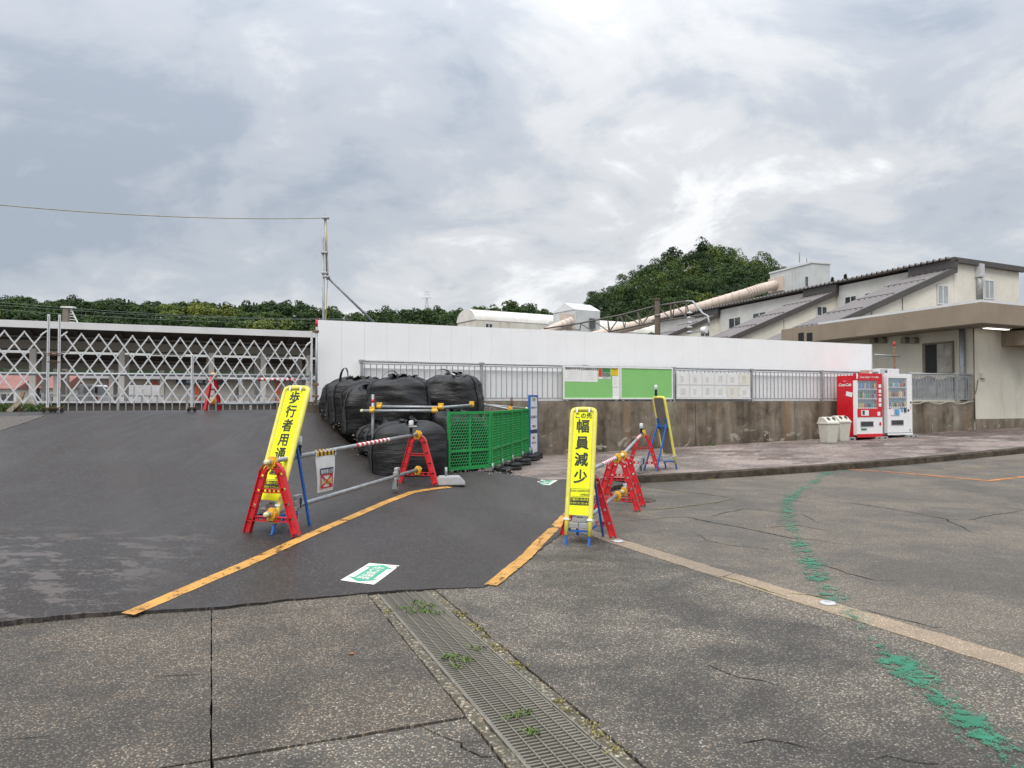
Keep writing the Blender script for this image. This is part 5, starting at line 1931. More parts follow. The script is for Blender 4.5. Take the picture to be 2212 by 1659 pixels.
# floor stickers
def sticker(label, uv4, H):
    P4 = [on(u, v, H) for u, v in uv4]
    c = sum(P4, Vector()) / 4
    r = thing('floor_sticker', label, 'floor sticker', (0, 0, 0), 0, 'floor arrow stickers')

    def bp(a, b, lift):
        p_ = (P4[0] * (1 - a) + P4[3] * a) * (1 - b) + (P4[1] * (1 - a) + P4[2] * a) * b
        return Vector((p_.x, p_.y, H(p_.x, p_.y) + lift))
    n = 8
    m_ = MB(); vs = [bp(i / n, j / n, 0.004) for i in range(n + 1) for j in range(n + 1)]
    m_.add(vs, [(i * (n + 1) + j, (i + 1) * (n + 1) + j, (i + 1) * (n + 1) + j + 1, i * (n + 1) + j + 1) for i in range(n) for j in range(n)])
    m_.build('sheet', M['sticker'], r)
    m_ = MB()
    sh = [[(0.22, 0.22), (0.03, 0.22), (0.5, 0.05), (0.97, 0.22), (0.78, 0.22)], [(0.22, 0.22), (0.78, 0.22), (0.78, 0.78), (0.22, 0.78)], [(0.22, 0.78), (0.78, 0.78), (0.97, 0.78), (0.5, 0.95), (0.03, 0.78)]]
    for s_ in sh:
        m_.add([bp(a, b, 0.0065) for a, b in s_], [list(range(len(s_)))])
    m_.build('arrow', M['sticker_green'], r)
    m_ = MB()
    ea = (bp(1, 0.5, 0) - bp(0, 0.5, 0)); eb = (bp(0.5, 1, 0) - bp(0.5, 0, 0))
    for i, ch in enumerate('歩行者通路'):
        o_ = bp(0.5, 0.74 - 0.135 * i, 0.009) - eb * 0.0
        vs, fs = glyphs(ch, 1.0, 0.008)
        vv = []
        for q in vs:
            a, b = 0.5 + q.x * 0.42, 0.72 - 0.135 * i + q.y * 0.125
            vv.append(bp(a, b, 0.0085))
        m_.add(vv, fs)
    m_.build('lettering', M['sticker'], r)
    return r


M['sticker'] = plain('sticker_white', (0.70, 0.69, 0.60), 0.45, 0.04, 6, dirt=0.08)
M['sticker_green'] = plain('sticker_green', (0.045, 0.33, 0.215), 0.45, 0.05)
sticker('white floor sticker with a green arrow, near the drain grate', [(735, 1254), (797.8, 1217), (863, 1222.4), (808, 1263.7)], asph)
sticker('white floor sticker with a green arrow, at the end of the walkway near the pavement', [(1150.5, 1047), (1169, 1036.5), (1205.5, 1037.8), (1188, 1048.3)], asph)

# ================================================================== BLACK SACKS
def bag_mat():
    t = NT('black_woven_sack')
    p = t.pos(True)
    w = t.noise(t.map(p, (1.2, 1.2, 7.0)), 3.2, 7, 0.6, 0.6)
    f_ = t.noise(p, 14, 4, 0.6)
    c = t.mix(t.rng(f_, 0.3, 0.7), (0.0050, 0.0050, 0.0056), (0.0105, 0.0105, 0.0115))
    t.bump(t.math('ADD', w, t.math('MULTIPLY', f_, 0.25)), 0.34, 0.05)
    return t.fin(c, t.rng(f_, 0.3, 0.7, 0.40, 0.56), 0, 0.4)


M['bag'] = bag_mat()
M['strap'] = plain('black_webbing', (0.024, 0.024, 0.026), 0.8, 0.2, 40)


def sack(label, loc, a, b, h, rz, seed, loops=((0.0, 0.14),), white=True, slump=0.0):
    r = thing('black_sack', label, 'sack', loc, rz, 'black bulk sacks')

    def surf(th, f, lift=0.0):
        # f 0..1 from the base centre-edge up to the tied top
        if f < 0.06:
            k = f / 0.06; rr = 0.80 + 0.20 * math.sqrt(k) * 0.75; z = 0.05 * k * k
        elif f < 0.72:
            k = (f - 0.06) / 0.66
            rr = 0.95 + 0.06 * math.sin(math.pi * k) - 0.03 * k; z = 0.05 + 0.80 * k
        else:
            k = (f - 0.72) / 0.28
            rr = 0.92 * (1 - k ** 1.25) + 0.08 * k; z = 0.85 + 0.15 * (1 - (1 - min(1, k * 1.25)) ** 2.6)
        n2 = 3.4
        c, s_ = math.cos(th), math.sin(th)
        sq = (abs(c) ** n2 + abs(s_) ** n2) ** (-1 / n2)
        x, y = a * rr * c * sq, b * rr * s_ * sq
        P = Vector((x, y, z * h))
        d = Vector((c, s_, 0.15))
        nz = mnoise.noise(Vector((c * 1.6 + seed, s_ * 1.6, z * 2.2))) * 0.085
        nz += mnoise.noise(Vector((c * 2.4 + seed, s_ * 2.4, z * 13))) * 0.013
        nz += mnoise.noise(Vector((c * 6 + seed, s_ * 6, z * 22))) * 0.005
        topf = max(0, (f - 0.72) / 0.28)
        nz += topf * 0.12 * mnoise.noise(Vector((th * 2.2 + seed, 3.0, seed * 1.7)))
        nz += topf * 0.035 * math.sin(th * 9 + seed)
        P += d * (nz * (0.4 + f if f < 0.6 else 1.0) + lift)
        P.z += topf * 0.20 * mnoise.noise(Vector((c * 1.5 + seed, s_ * 1.5, 5 + f * 2)))
        P.x += slump * z * 0.1
        return P
    nt, nf = 72, 44
    mb = MB(); mb.smooth = True
    vs = [surf(2 * math.pi * i / nt, j / (nf - 1)) for j in range(nf) for i in range(nt)]
    fs = [(j * nt + i, j * nt + (i + 1) % nt, (j + 1) * nt + (i + 1) % nt, (j + 1) * nt + i) for j in range(nf - 1) for i in range(nt)]
    fs.append(list(range(nt))[::-1]); fs.append([(nf - 1) * nt + i for i in range(nt)])
    mb.add(vs, fs)
    mb.build('bag_body', M['bag'], r)
    for k in range(4):
        th0 = math.pi / 4 * 1.0 + k * math.pi / 2 + (0.35 if k % 2 else -0.3)
        m_ = MB(); m_.smooth = True
        hw = 0.045 / max(a, b)
        rows = [0.08 + 0.84 * i / 30 for i in range(31)]
        vv = []
        for f in rows:
            for s_ in (-1, 0, 1):
                vv.append(surf(th0 + s_ * hw, f, 0.013))
        m_.add(vv, [(i * 3 + c, i * 3 + c + 1, i * 3 + c + 4, i * 3 + c + 3) for i in range(30) for c in (0, 1)])
        m_.build('webbing_strap', M['strap'], r)
    for th0, hh in loops:
        m_ = MB(); m_.smooth = True
        A0, A1 = surf(th0 - 0.42, 0.84, 0.01), surf(th0 + 0.42, 0.84, 0.01)
        ctr = (A0 + A1) / 2
        dr = (A1 - A0) / 2
        nn = 16
        vv = []
        for i in range(nn + 1):
            t = math.pi * i / nn
            c = ctr - dr * math.cos(t) + Vector((0, 0, hh * math.sin(t) + 0.02 * math.sin(2 * t + seed)))
            o_ = Vector((-dr.y, dr.x, 0)).normalized() * 0.03
            o_ = o_ * math.cos(t * 0.4) + Vector((0, 0, 0.006))
            vv += [c - o_, c + o_]
        m_.add(vv, [(2 * i, 2 * i + 1, 2 * i + 3, 2 * i + 2) for i in range(nn)])
        m_.build('lifting_loop', M['strap'], r)
    # gathered neck
    m_ = MB(); m_.smooth = True
    cx = surf(0, 1.0); cc = sum((surf(2 * math.pi * i / 12, 1.0) for i in range(12)), Vector()) / 12
    prof = []
    nn = 26
    for j, (rr, dz) in enumerate(((0.15, -0.05), (0.09, 0.02), (0.06, 0.035), (0.10, 0.065), (0.15, 0.075))):
        for i in range(nn):
            th = 2 * math.pi * i / nn
            q = rr * (1 + 0.35 * math.sin(th * 7 + seed + j) * (j > 2))
            prof.append(cc + Vector((q * math.cos(th), q * math.sin(th), dz + (0.03 * math.sin(th * 5 + seed) if j > 2 else 0))))
    m_.add(prof, [(j * nn + i, j * nn + (i + 1) % nn, (j + 1) * nn + (i + 1) % nn, (j + 1) * nn + i) for j in range(4) for i in range(nn)])
    m_.build('gathered_neck', M['bag'], r)
    if white:
        th = -math.pi / 2 + 0.25 * math.sin(seed)
        m_ = MB()
        c = surf(th, 0.90, 0.02)
        m_.T = Matrix.Translation(c) @ Matrix.Rotation(0.5 + seed, 4, 'Z') @ Matrix.Rotation(0.5, 4, 'X')
        m_.box((0, 0, 0), (0.16, 0.07, 0.012)); m_.build('tag', M['paper'], r, 0.003)
    return r


def bag_at(u, Y, dz=0.0):
    x = (u - 1106) / FPX * Y
    return Vector((x, Y, gravel_h(x, Y) - 0.03 + dz))


def bag_z(u, Y, vbot):
    x = (u - 1106) / FPX * Y
    return Vector((x, Y, at(u, vbot, Y).z))


sack('black bulk sack standing highest on the slope against the hoarding corner', bag_z(747, 15.0, 902), 0.50, 0.42, 0.68, R(30), 1.3, ((-2.2, 0.05),), False)
sack('black bulk sack with a tall lifting loop, third from the upper end', bag_z(768, 14.35, 917), 0.52, 0.42, 0.86, R(28), 2.7, ((-2.6, 0.26),), False)
sack('slim black bulk sack squeezed before the biggest sack on the slope', bag_z(798, 13.65, 938), 0.50, 0.40, 0.86, R(25), 4.1, ((-1.9, 0.07),), True)
sack('biggest black bulk sack in the middle with wide straps', bag_z(860, 13.35, 935), 0.575, 0.50, 0.97, R(8), 5.9, ((2.0, 0.16), (-1.2, 0.09), (0.4, 0.10)), False)
sack('black bulk sack nearest the concrete wall with a curved loop', bag_z(979, 14.5, 912), 0.56, 0.52, 0.90, R(-8), 7.4, ((2.3, 0.19), (-0.6, 0.06)), True)
sack('low black bulk sack at the foot of the slope behind the barricade', bag_z(884, 12.05, 1056), 0.64, 0.52, 1.06, R(14), 9.2, ((1.7, 0.06),), True)
sack('black bulk sack in the second line behind the tall loop', bag_z(800, 15.1, 900), 0.50, 0.45, 0.70, R(20), 11.0, ((0.3, 0.05),), False)
sack('black bulk sack in the second line behind the biggest sack', bag_z(885, 14.6, 915), 0.52, 0.45, 0.86, R(10), 12.5, (), False)
sack('black bulk sack at the foot of the wall behind the first net panels', bag_z(984, 13.7, 1015), 0.54, 0.50, 1.05, R(-20), 17.0, (), False)
# black sheet slumped between the sacks
pos_ = bag_z(812, 12.75, 965)
sack('small slumped black sack wedged under the biggest one', pos_ + Vector((0.05, 0.15, -0.1)), 0.36, 0.34, 0.46, R(35), 15.0, (), False)

# ------------------------------------------------------------------ pipe guard in front of the sacks
pb0 = on(805, 988, lambda x, y: max(gravel_h(x, y), 0))
gp_ = thing('pipe_post', 'grey pipe post with red tip standing in the gravel before the sacks', 'post', pb0)
zt_ = at(806, 852, pb0.y).z
MB().cyl((0, 0, -0.1), (0, 0, zt_ - pb0.z), 0.0245, 12).build('tube', M['pipe'], gp_)
MB().cyl((0, 0, zt_ - pb0.z - 0.14), (0, 0, zt_ - pb0.z - 0.08), 0.0255, 12).build('red_mark', M['tape_red'], gp_)
MB().cyl((0, 0, -0.02), (0, 0, 0.12), 0.0255, 12).build('rusty_foot', M['rust'], gp_)
yA = pb0.y - 0.05
A0, A1 = at(782, 887.5, yA), at(942, 887.5, yA - 0.25)
pipe_run('lower one of two level pipes running before the biggest sack', A0, A1, 0.0)
B0, B1 = at(817, 878.5, yA + 0.1), at(955, 880, yA - 0.15)
pipe_run('upper one of two level pipes running before the biggest sack', B0, B1, 0.0)
C0, C1 = at(953, 880.5, yA - 0.12), at(1019, 875, 13.6)
pipe_run('short pipe sloping over the first green net panel', C0, C1, 0.0)
D0, D1 = at(1036, 872.5, 16.4), at(1102, 884, 15.6)
pipe_run('pipe leading from the railing down to the net fence', D0, D1, 0.0)
D2, D3 = at(1046, 874, 16.6), at(1137, 882, 16.8)
pipe_run('thin pipe lying behind the net fence near the blue sign', D2, D3, 0.0, r=0.02)


def clamp_at(p, parent, axis):
    c = MB(); axis = Vector(axis).normalized()
    c.cyl(Vector(p) - axis * 0.04, Vector(p) + axis * 0.04, 0.042, 12)
    o_ = Vector(p) + Vector((0, 0, 0.035))
    c.box(o_, (0.09, 0.05, 0.07)); c.build('pipe_clamp', M['yellow_clamp'], parent, 0.006)


cl_ = [o for o in C.objects if o.name.startswith('barricade_pipe') and o.type == 'EMPTY']
for pt, lab in ((A0 + (A1 - A0) * 0.14, 'lower one of two level'), (B0 + (B1 - B0) * 0.02, 'upper one of two level'), (A0 + (A1 - A0) * 0.98, 'lower one of two level'), (B1 - (B1 - B0) * 0.02, 'upper one of two level'), (C0, 'short pipe sloping'), (C1, 'short pipe sloping'), (D1, 'pipe leading')):
    par = next(o for o in cl_ if lab in o['label'])
    clamp_at(pt - par.location, par, (B1 - B0) if 'level' in lab else (C1 - C0))
pq = at(1105, 889, 15.6)
zg = walk_xy(pq.x, pq.y)
gp2 = thing('pipe_post', 'rusty-tipped pipe post behind the far net panels', 'post', (pq.x, pq.y, zg))
MB().cyl((0, 0, 0), (0, 0, at(1105, 858, 15.6).z - zg), 0.0245, 10).build('tube', M['pipe'], gp2)
MB().cyl((0, 0, at(1105, 858, 15.6).z - zg - 0.2), (0, 0, at(1105, 858, 15.6).z - zg + 0.002), 0.0255, 10).build('rusty_tip', M['rust'], gp2)

# ================================================================== GREEN NET FENCE
NPW, NPH = 0.97, 0.985


def hex_window(mb, x0, x1, z0, z1, pitch=0.056):
    a = pitch / math.sqrt(3)      # side
    def seg(p, q):
        # clip to window
        t0, t1 = 0.0, 1.0
        for (lo, hi, pp, qq) in ((x0, x1, p[0], q[0]), (z0, z1, p[1], q[1])):
            d = qq - pp
            if abs(d) < 1e-9:
                if pp < lo or pp > hi:
                    return
                continue
            ta, tb = sorted(((lo - pp) / d, (hi - pp) / d))
            t0, t1 = max(t0, ta), min(t1, tb)
        if t1 - t0 < 0.05:
            return
        A_ = (p[0] + (q[0] - p[0]) * t0, 0, p[1] + (q[1] - p[1]) * t0)
        B_ = (p[0] + (q[0] - p[0]) * t1, 0, p[1] + (q[1] - p[1]) * t1)
        mb.bar(A_, B_, 0.0095, 0.012, (0, 1, 0))
    j = 0
    z = z0 - a
    while z < z1 + a:
        x = x0 + (pitch / 2 if j % 2 else 0)
        while x < x1 + pitch:
            # vertical side plus two slanted ones (pointy-top cells)
            seg((x, z), (x, z + a))
            seg((x, z + a), (x + pitch / 2, z + 1.5 * a))
            seg((x, z + a), (x - pitch / 2, z + 1.5 * a))
            x += pitch
        z += 1.5 * a; j += 1


def net_panel(label, loc, rz):
    r = thing('net_panel', label, 'net fence', loc, rz, 'green net fence panels')
    fr_ = MB()
    W_, H_, b = NPW, NPH, 0.046
    fr_.box((W_ / 2, 0, b / 2), (W_, 0.045, b)); fr_.box((W_ / 2, 0, H_ - b / 2), (W_, 0.045, b))
    fr_.box((b / 2, 0, H_ / 2), (b, 0.044, H_ - 2 * b)); fr_.box((W_ - b / 2, 0, H_ / 2), (b, 0.044, H_ - 2 * b))
    # open lightening slots of the border: proud ribs
    for i in range(22):
        x = 0.05 + (W_ - 0.1) * i / 21
        for z in (b / 2, H_ - b / 2):
            fr_.box((x, -0.024, z), (0.008, 0.006, b * 0.8))
    for i in range(20):
        z = 0.06 + (H_ - 0.12) * i / 19
        for x in (b / 2, W_ - b / 2):
            fr_.box((x, -0.024, z), (b * 0.8, 0.006, 0.008))
    fr_.build('border_frame', M['green_net'], r)
    zm = H_ * 0.32
    MB().box((W_ / 2, 0, zm), (W_ - 2 * b, 0.035, 0.028)).build('cross_rail', M['green_net'], r)
    MB().box((W_ / 2, 0, (zm + 0.014 + H_ - b) / 2), (0.03, 0.034, H_ - b - zm - 0.014)).build('middle_bar', M['green_net'], r)
    MB().box((W_ / 2, 0, (zm - 0.014 + b) / 2), (0.03, 0.034, zm - 0.014 - b)).build('middle_bar', M['green_net'], r)
    for x0, x1 in ((b, W_ / 2 - 0.015), (W_ / 2 + 0.015, W_ - b)):
        for z0, z1 in ((b, zm - 0.014), (zm + 0.014, H_ - b)):
            m_ = MB(); hex_window(m_, x0, x1, z0, z1); m_.build('hexagon_mesh', M['green_net'], r)
    return r


def wlk(x, y):
    return walk_xy(x, y)


NF = [on(967, 1046, wlk), on(1036, 1039, wlk), on(1069, 1028, wlk), on(1093, 1019, wlk), on(1114, 1010, wlk), on(1131, 1001, wlk), on(1143, 993, wlk), on(1153, 987, wlk)]
# keep panels one panel-width apart along the line
line = [NF[0]]
ang = []
for i in range(5):
    d = (NF[i + 1] - line[-1]); d.z = 0
    if i > 0:
        d = (NF[5] - line[-1]) * 0.75 / (NF[5] - line[-1]).length + d.normalized() * 0.25
        d.z = 0
    d.normalize()
    ang.append(math.atan2(d.y, d.x))
    nx_ = line[-1] + d * (NPW + 0.02)
    line.append(Vector((nx_.x, nx_.y, wlk(nx_.x, nx_.y))))
npl = ['first green net panel, on the grey foot before the sacks', 'second green net panel from the grey foot', 'third green net panel from the grey foot', 'fourth green net panel from the grey foot', 'last green net panel, next to the blue-framed sign']
n0_ = None
for i in range(5):
    loc = Vector((line[i].x, line[i].y, line[i].z + 0.215))
    if i == 0:
        loc.z = line[0].z + 0.215
        n0_ = net_panel(npl[0], loc, ang[0])
    else:
        dup(n0_, loc, ang[i], npl[i])


def round_weight(label, loc):
    r = thing('round_weight', label, 'weight', loc, 0, 'round black fence weights')
    MB().lathe([(0.17, 0.0), (0.185, 0.012), (0.188, 0.055), (0.176, 0.066), (0.176, 0.072), (0.186, 0.082), (0.184, 0.125), (0.165, 0.142), (0.07, 0.148)], n=28).build('base', M['black'], r)
    for a in (0.4, 2.5, 4.5):
        m_ = MB(); m_.T = Matrix.Rotation(a, 4, 'Z'); m_.box((0.13, 0, 0.148), (0.06, 0.04, 0.012)); m_.build('grip', M['black'], r, 0.004)
    MB().cyl((0, 0, 0.148), (0, 0, 0.30), 0.02, 10).build('socket_pipe', M['pipe'], r)
    return r


g0 = thing('fence_foot', 'grey plastic fence foot under the first green net panel', 'fence foot', on(971, 1047, asph), ang[0] * 0.2)
MB().prism([(-0.225, -0.12, 0), (0.225, -0.12, 0), (0.225, -0.12, 0.055), (0.15, -0.10, 0.13), (-0.15, -0.10, 0.13), (-0.225, -0.12, 0.055)], 0, (0, 0.23, 0)).build('block', M['grey_plastic'], g0, 0.015)
MB().cyl((-0.05, 0, 0.12), (-0.05, 0, 0.26), 0.02, 10).build('socket_pipe', M['pipe'], g0)
rw_l = ['under the joint of the first and second net panels', 'under the joint of the second and third net panels', 'under the joint of the third and fourth net panels', 'under the joint of the fourth and last net panels', 'at the far end of the net panels']
r0_ = None
for i in range(1, 6):
    loc = line[i] + Vector((0.03, -0.06, 0))
    loc.z = wlk(loc.x, loc.y)
    if r0_ is None:
        r0_ = round_weight('round black fence weight ' + rw_l[0], loc)
    else:
        dup(r0_, loc, random.random(), 'round black fence weight ' + rw_l[i - 1])
# blue-framed sign beyond the panels
sg = on(1137, 992, wlk)
end = line[5]
dS = Vector((math.cos(ang[4]), math.sin(ang[4]), 0))
sgp = end + dS * 0.12
sgp.z = wlk(sgp.x, sgp.y)
bs = thing('info_sign', 'narrow blue-framed white sign seen nearly edge-on at the end of the nets', 'sign', sgp, ang[4] - R(9))
h0, h1 = 0.08, at(1137, 853, sgp.y).z - sgp.z
wS = 0.62
for a0, a1, b0, b1 in ((0, 0.045, h0, h1), (wS - 0.045, wS, h0, h1), (0.045, wS - 0.045, h1 - 0.045, h1), (0.045, wS - 0.045, h0 + 0.02, h0 + 0.065)):
    MB().box(((a0 + a1) / 2, 0, (b0 + b1) / 2), (a1 - a0, 0.05, b1 - b0)).build('frame_bar', M['blue'], bs, 0.004)
MB().box((wS / 2, -0.006, (h0 + h1) / 2), (wS - 0.09, 0.02, h1 - h0 - 0.11)).build('board', M['white'], bs)
for body, z, s_ in (('工事中', 0.90, 0.085), ('ご迷惑をおかけします', 0.78, 0.045), ('駅舎改築工事', 0.62, 0.07), ('時間 8:00', 0.47, 0.06), ('通路を', 0.28, 0.06), ('ご利用ください', 0.20, 0.05)):
    m_ = MB(); write(m_, body, (wS / 2, -0.0175, h0 + (h1 - h0) * z), FX, FZ, s_, 0.012); m_.build('lettering', M['navy'], bs)
MB().box((wS / 2, -0.017, h0 + (h1 - h0) * 0.40), (wS - 0.12, 0.002, 0.09)).build('printed_band', M['navy'], bs)
for k, (dx, lb) in enumerate(((0.08, 'round black fence weight under the near edge of the blue-framed sign'), (0.55, 'round black fence weight under the far edge of the blue-framed sign'))):
    q = sgp + dS * dx + Vector((0.05, -0.08, 0)); q.z = wlk(q.x, q.y)
    dup(r0_, q, 0.3 + k, lb)

# ================================================================== LATTICE GATE
LZ0, LZ1 = 1.525, 2.805


def gate(label, P0, P1, n, name='accordion_gate'):
    d = (P1 - P0); d.z = 0
    L = d.length
    r = thing(name, label, 'gate', P0, math.atan2(d.y, d.x))
    cw = L / n
    H_ = LZ1 - LZ0

    def pt(c, l):      # column, level 0..3 from the bottom
        return (c * cw, LZ0 + H_ * l / 3)
    for sgn, y in ((1, -0.007), (-1, 0.007)):
        for i in range(-3, n + 4):
            # from top at column i down to bottom at column i+3*sgn
            t0, t1 = 0.0, 1.0
            c0_, c1_ = i, i + 3 * sgn
            for lo, hi in ((0.0, float(n)),):
                dd = c1_ - c0_
                ta, tb = sorted(((lo - c0_) / dd, (hi - c0_) / dd))
                t0, t1 = max(t0, ta), min(t1, tb)
            if t1 - t0 < 0.2:
                continue
            ca, cb__ = c0_ + (c1_ - c0_) * t0, c0_ + (c1_ - c0_) * t1
            a = pt(ca, 3 - 3 * t0); b = pt(cb__, 3 - 3 * t1)
            MB().bar((a[0], y, a[1]), (b[0], y, b[1]), 0.010, 0.025, (1, 0, 0.0)).build('lattice_bar', M['alu'], r)
    rv = MB()
    rv.cyl((0, -0.018, 0), (0, 0.018, 0), 0.016, 8)
    first = None
    for c in range(1, n):
        for l in (0, 3):
            x, z = pt(c, l)
            if first is None:
                o_ = rv.build('pivot_cap', M['alu'], r); first = o_
            else:
                o_ = first.copy(); C.objects.link(o_); o_.parent = r
            o_.location = (x, 0, z)
    for c in (0.02, n - 0.02):
        x, z = pt(c, 3)
        MB().bar((x - 0.05, 0, z - 0.06), (x + 0.05, 0, z + 0.03), 0.02, 0.045, (0, 1, 0)).build('hook', M['white'], r)
        for l in (0.02, 1.02):
            x2, z2 = pt(0 if c < 1 else n, l)
            MB().box((x2 + (-0.05 if c < 1 else 0.05), 0, z2), (0.10, 0.012, 0.02)).build('link_arm', M['alu'], r)
    return r


GZ = 1.322


def gate_post(label, p, h, twin=False):
    z = asph(p.x, p.y)
    r = thing('gate_post', label, 'gate post', (p.x, p.y, z), GATE_ANG)
    MB().box((0, 0, 0.09 + h / 2), (0.045, 0.045, h)).build('upright', M['alu'], r, 0.006)
    MB().box((0, -0.0235, 0.09 + h / 2), (0.012, 0.003, h * 0.96)).build('groove', M['galv'], r)
    MB().box((0, 0, 0.085), (0.16, 0.13, 0.014)).build('caster_plate', M['rust'], r)
    for x in (-0.055, 0.055):
        MB().cyl((x, -0.02, 0.036), (x, 0.02, 0.036), 0.036, 14).build('wheel', M['black'], r)
        MB().box((x, 0, 0.06), (0.03, 0.055, 0.04)).build('fork', M['rust'], r)
    return r


pA0, pA1 = G0 - GD * 0.085, G0 + GD * 0.085
gate('silver lattice gate stretching from the twin posts to the hoarding', pA1 + GD * 0.07, G1 - GD * 0.10, 16)
gate('silver lattice gate beyond the twin posts, running out of the photo', G0 - GD * 4.9, pA0 - GD * 0.07, 16)
gate_post('gate post on casters, hoarding side of the pair', pA1, 1.70)
gate_post('gate post on casters, open-road side of the pair', pA0, 1.70)
pm_ = gate_pt(414.5, -0.03)
gate_post('shorter gate post on casters in the middle of the lattice', pm_, at(414.5, 766, pm_.y).z - asph(pm_.x, pm_.y) - 0.09)
pe_ = G1 - GD * 0.03
r = thing('gate_post', 'slim white gate post where the lattice meets the hoarding', 'gate post', (pe_.x, pe_.y, asph(pe_.x, pe_.y)), GATE_ANG)
MB().box((0, 0, 0.87), (0.04, 0.04, 1.70)).build('upright', M['alu'], r, 0.005)
MB().box((0, 0, 0.02), (0.06, 0.06, 0.05)).build('foot_stop', M['rust'], r)
MB().box((-0.03, 0, 0.7), (0.02, 0.05, 0.3)).build('latch', M['galv'], r)
# rope round the twin posts
tw = thing('tie_wire', 'rusty wire tied round the twin gate posts', 'wire', (G0.x, G0.y, asph(G0.x, G0.y)), GATE_ANG)
for z in (1.05, 1.08, 0.93):
    MB().tube([(0.12 * math.cos(a), 0.04 * math.sin(a), z + 0.008 * math.sin(3 * a)) for a in np.linspace(0, 6.28, 16)], 0.006, 5).build('loop', M['rust'], tw)
# hoarding corner pole
hp = at(683, 890, 15.75); hpx = Vector((hp.x, hp.y, gravel_h(hp.x, hp.y)))
r = thing('scaffold_post', 'grey scaffold pole with red tip at the hoarding corner', 'scaffold', hpx)
zt_ = at(683, 706, 15.75).z - hpx.z
MB().cyl((0, 0, -0.1), (0, 0, zt_), 0.0245, 10).build('tube', M['pipe'], r)
MB().cyl((0, 0, zt_), (0, 0, zt_ + 0.16), 0.0247, 10).build('red_tip', M['red'], r)
for z in (zt_ - 0.1, 0.35, 0.1):
    MB().box((-0.02, 0, z), (0.13, 0.07, 0.05)).build('coupler', M['rust'], r, 0.008)
# tall pole pair carrying the overhead line
def upole(u0, v0, u1, v1, Y):
    return at(u0, v0, Y), at(u1, v1, Y)


YP = 16.9
r = thing('overhead_pole', 'pair of lashed scaffold poles rising behind the hoarding with a brace', 'pole', (0, 0, 0))
P0_, P1_ = upole(700.5, 880, 697.5, 513, YP); MB().cyl(P0_, P1_, 0.028, 10).build('lower_pole', M['pipe'], r)
P0_, P1_ = upole(707.5, 604, 702.5, 463, YP + 0.05); MB().cyl(P0_, P1_, 0.028, 10).build('upper_pole', M['pipe'], r)
ptop = at(702.5, 471, YP + 0.05)
P0_, P1_ = at(708, 599, YP + 0.08), at(815, 704, YP + 0.9); MB().cyl(P0_, P1_, 0.028, 10).build('brace', M['pipe'], r)
for u, v in ((701, 546), (702, 590), (705, 598), (703.5, 471)):
    c = at(u, v, YP); MB().box(c, (0.15, 0.10, 0.045)).build('coupler', M['galv'], r, 0.01)
cn = [at(703, 471, YP), at(706, 520, YP), at(708.5, 590, YP), at(706, 640, YP), at(703.5, 690, YP), at(701, 720, YP)]
MB().tube(cn, 0.010, 6).build('yellow_cord', plain('pale_yellow_cord', (0.52, 0.42, 0.14), 0.6), r)
wa, wb_ = at(702.5, 471, YP), at(-260, 415, 12.5)
pts = [wa + (wb_ - wa) * t + Vector((0, 0, -0.16 * 4 * t * (1 - t))) for t in np.linspace(0, 1, 24)]
tag(MB().tube(pts, 0.008, 5).build('overhead_wire', M['line_wire'] if 'line_wire' in M else plain('wire', (0.32, 0.27, 0.12), 0.6)), 'single thin yellowish wire crossing the sky to the lashed poles', 'wire')

# scaffold pipes and fence behind the gate
def gp3(u, v, back):
    P = gate_pt(u, back)
    return at(u, v, P.y)


pipe_run('thick grey pipe rail running the whole length behind the lattice gate', gp3(-120, 806, 0.35), gp3(676, 812, 0.35), 0.0, caps=False, r=0.03, group='pipes behind the gate')
pipe_run('grey pipe with red and white tape behind the lattice gate', gp3(455, 818.5, 0.5), gp3(680, 821, 0.5), 0.0, (0.44, 0.83), caps=False, group='pipes behind the gate')
pipe_run('low grey pipe close to the ground behind the lattice gate', gp3(470, 872.5, 0.5), gp3(590, 872.5, 0.5), 0.0, caps=False, group='pipes behind the gate')
FB = 2.6
fz = 0.62
r = thing('track_fence', 'low grey bar fence behind the lattice gate', 'fence')
fp = lambda u, z: (lambda P: Vector((P.x, P.y, z)))(gate_pt(u, FB))
ftop = at(300, 855, gate_pt(300, FB).y).z
MB().bar(fp(92, ftop), fp(668, ftop), 0.03, 0.04).build('top_rail', M['galv'], r)
MB().bar(fp(92, 0.75), fp(668, 0.75), 0.03, 0.03).build('bottom_rail', M['galv'], r)
Pa, Pb = fp(92, 0), fp(668, 0)
Lf = (Pb - Pa).length
nb_ = int(Lf / 0.155)
first = None
for i in range(nb_ + 1):
    q = Pa + (Pb - Pa) * (i / nb_)
    if i % 9 == 0:
        MB().box((q.x, q.y, (0.62 + ftop + 0.05) / 2), (0.05, 0.05, ftop + 0.05 - 0.62), GATE_ANG).build('post', M['galv'], r)
        continue
    if first is None:
        first = MB().box((0, 0, (0.75 + ftop) / 2), (0.018, 0.018, ftop - 0.79)).build('baluster', M['galv'], r); b = first
    else:
        b = first.copy(); C.objects.link(b); b.parent = r
    b.location = (q.x, q.y, 0)

# ================================================================== PLANT BUILDING (saw-tooth wings)
PR = Vector((25.2, 42.0, 0))
OUTW = W_DIR                                   # wings run this way (to the left)
YP0 = 42.0
zr = at(2064, 558, 42.0).z                     # ridge height
z_top = zr - 0.55                              # wing roof start


def pp_(t, r, z):
    p = PR + E_DIR * t + OUTW * r
    return Vector((p.x, p.y, z))


pb_ = thing('plant_building', 'large cream plant building with saw-tooth wings and brown ridged roofs', 'building', (0, 0, 0))
TL_, BW = 34.0, 5.0
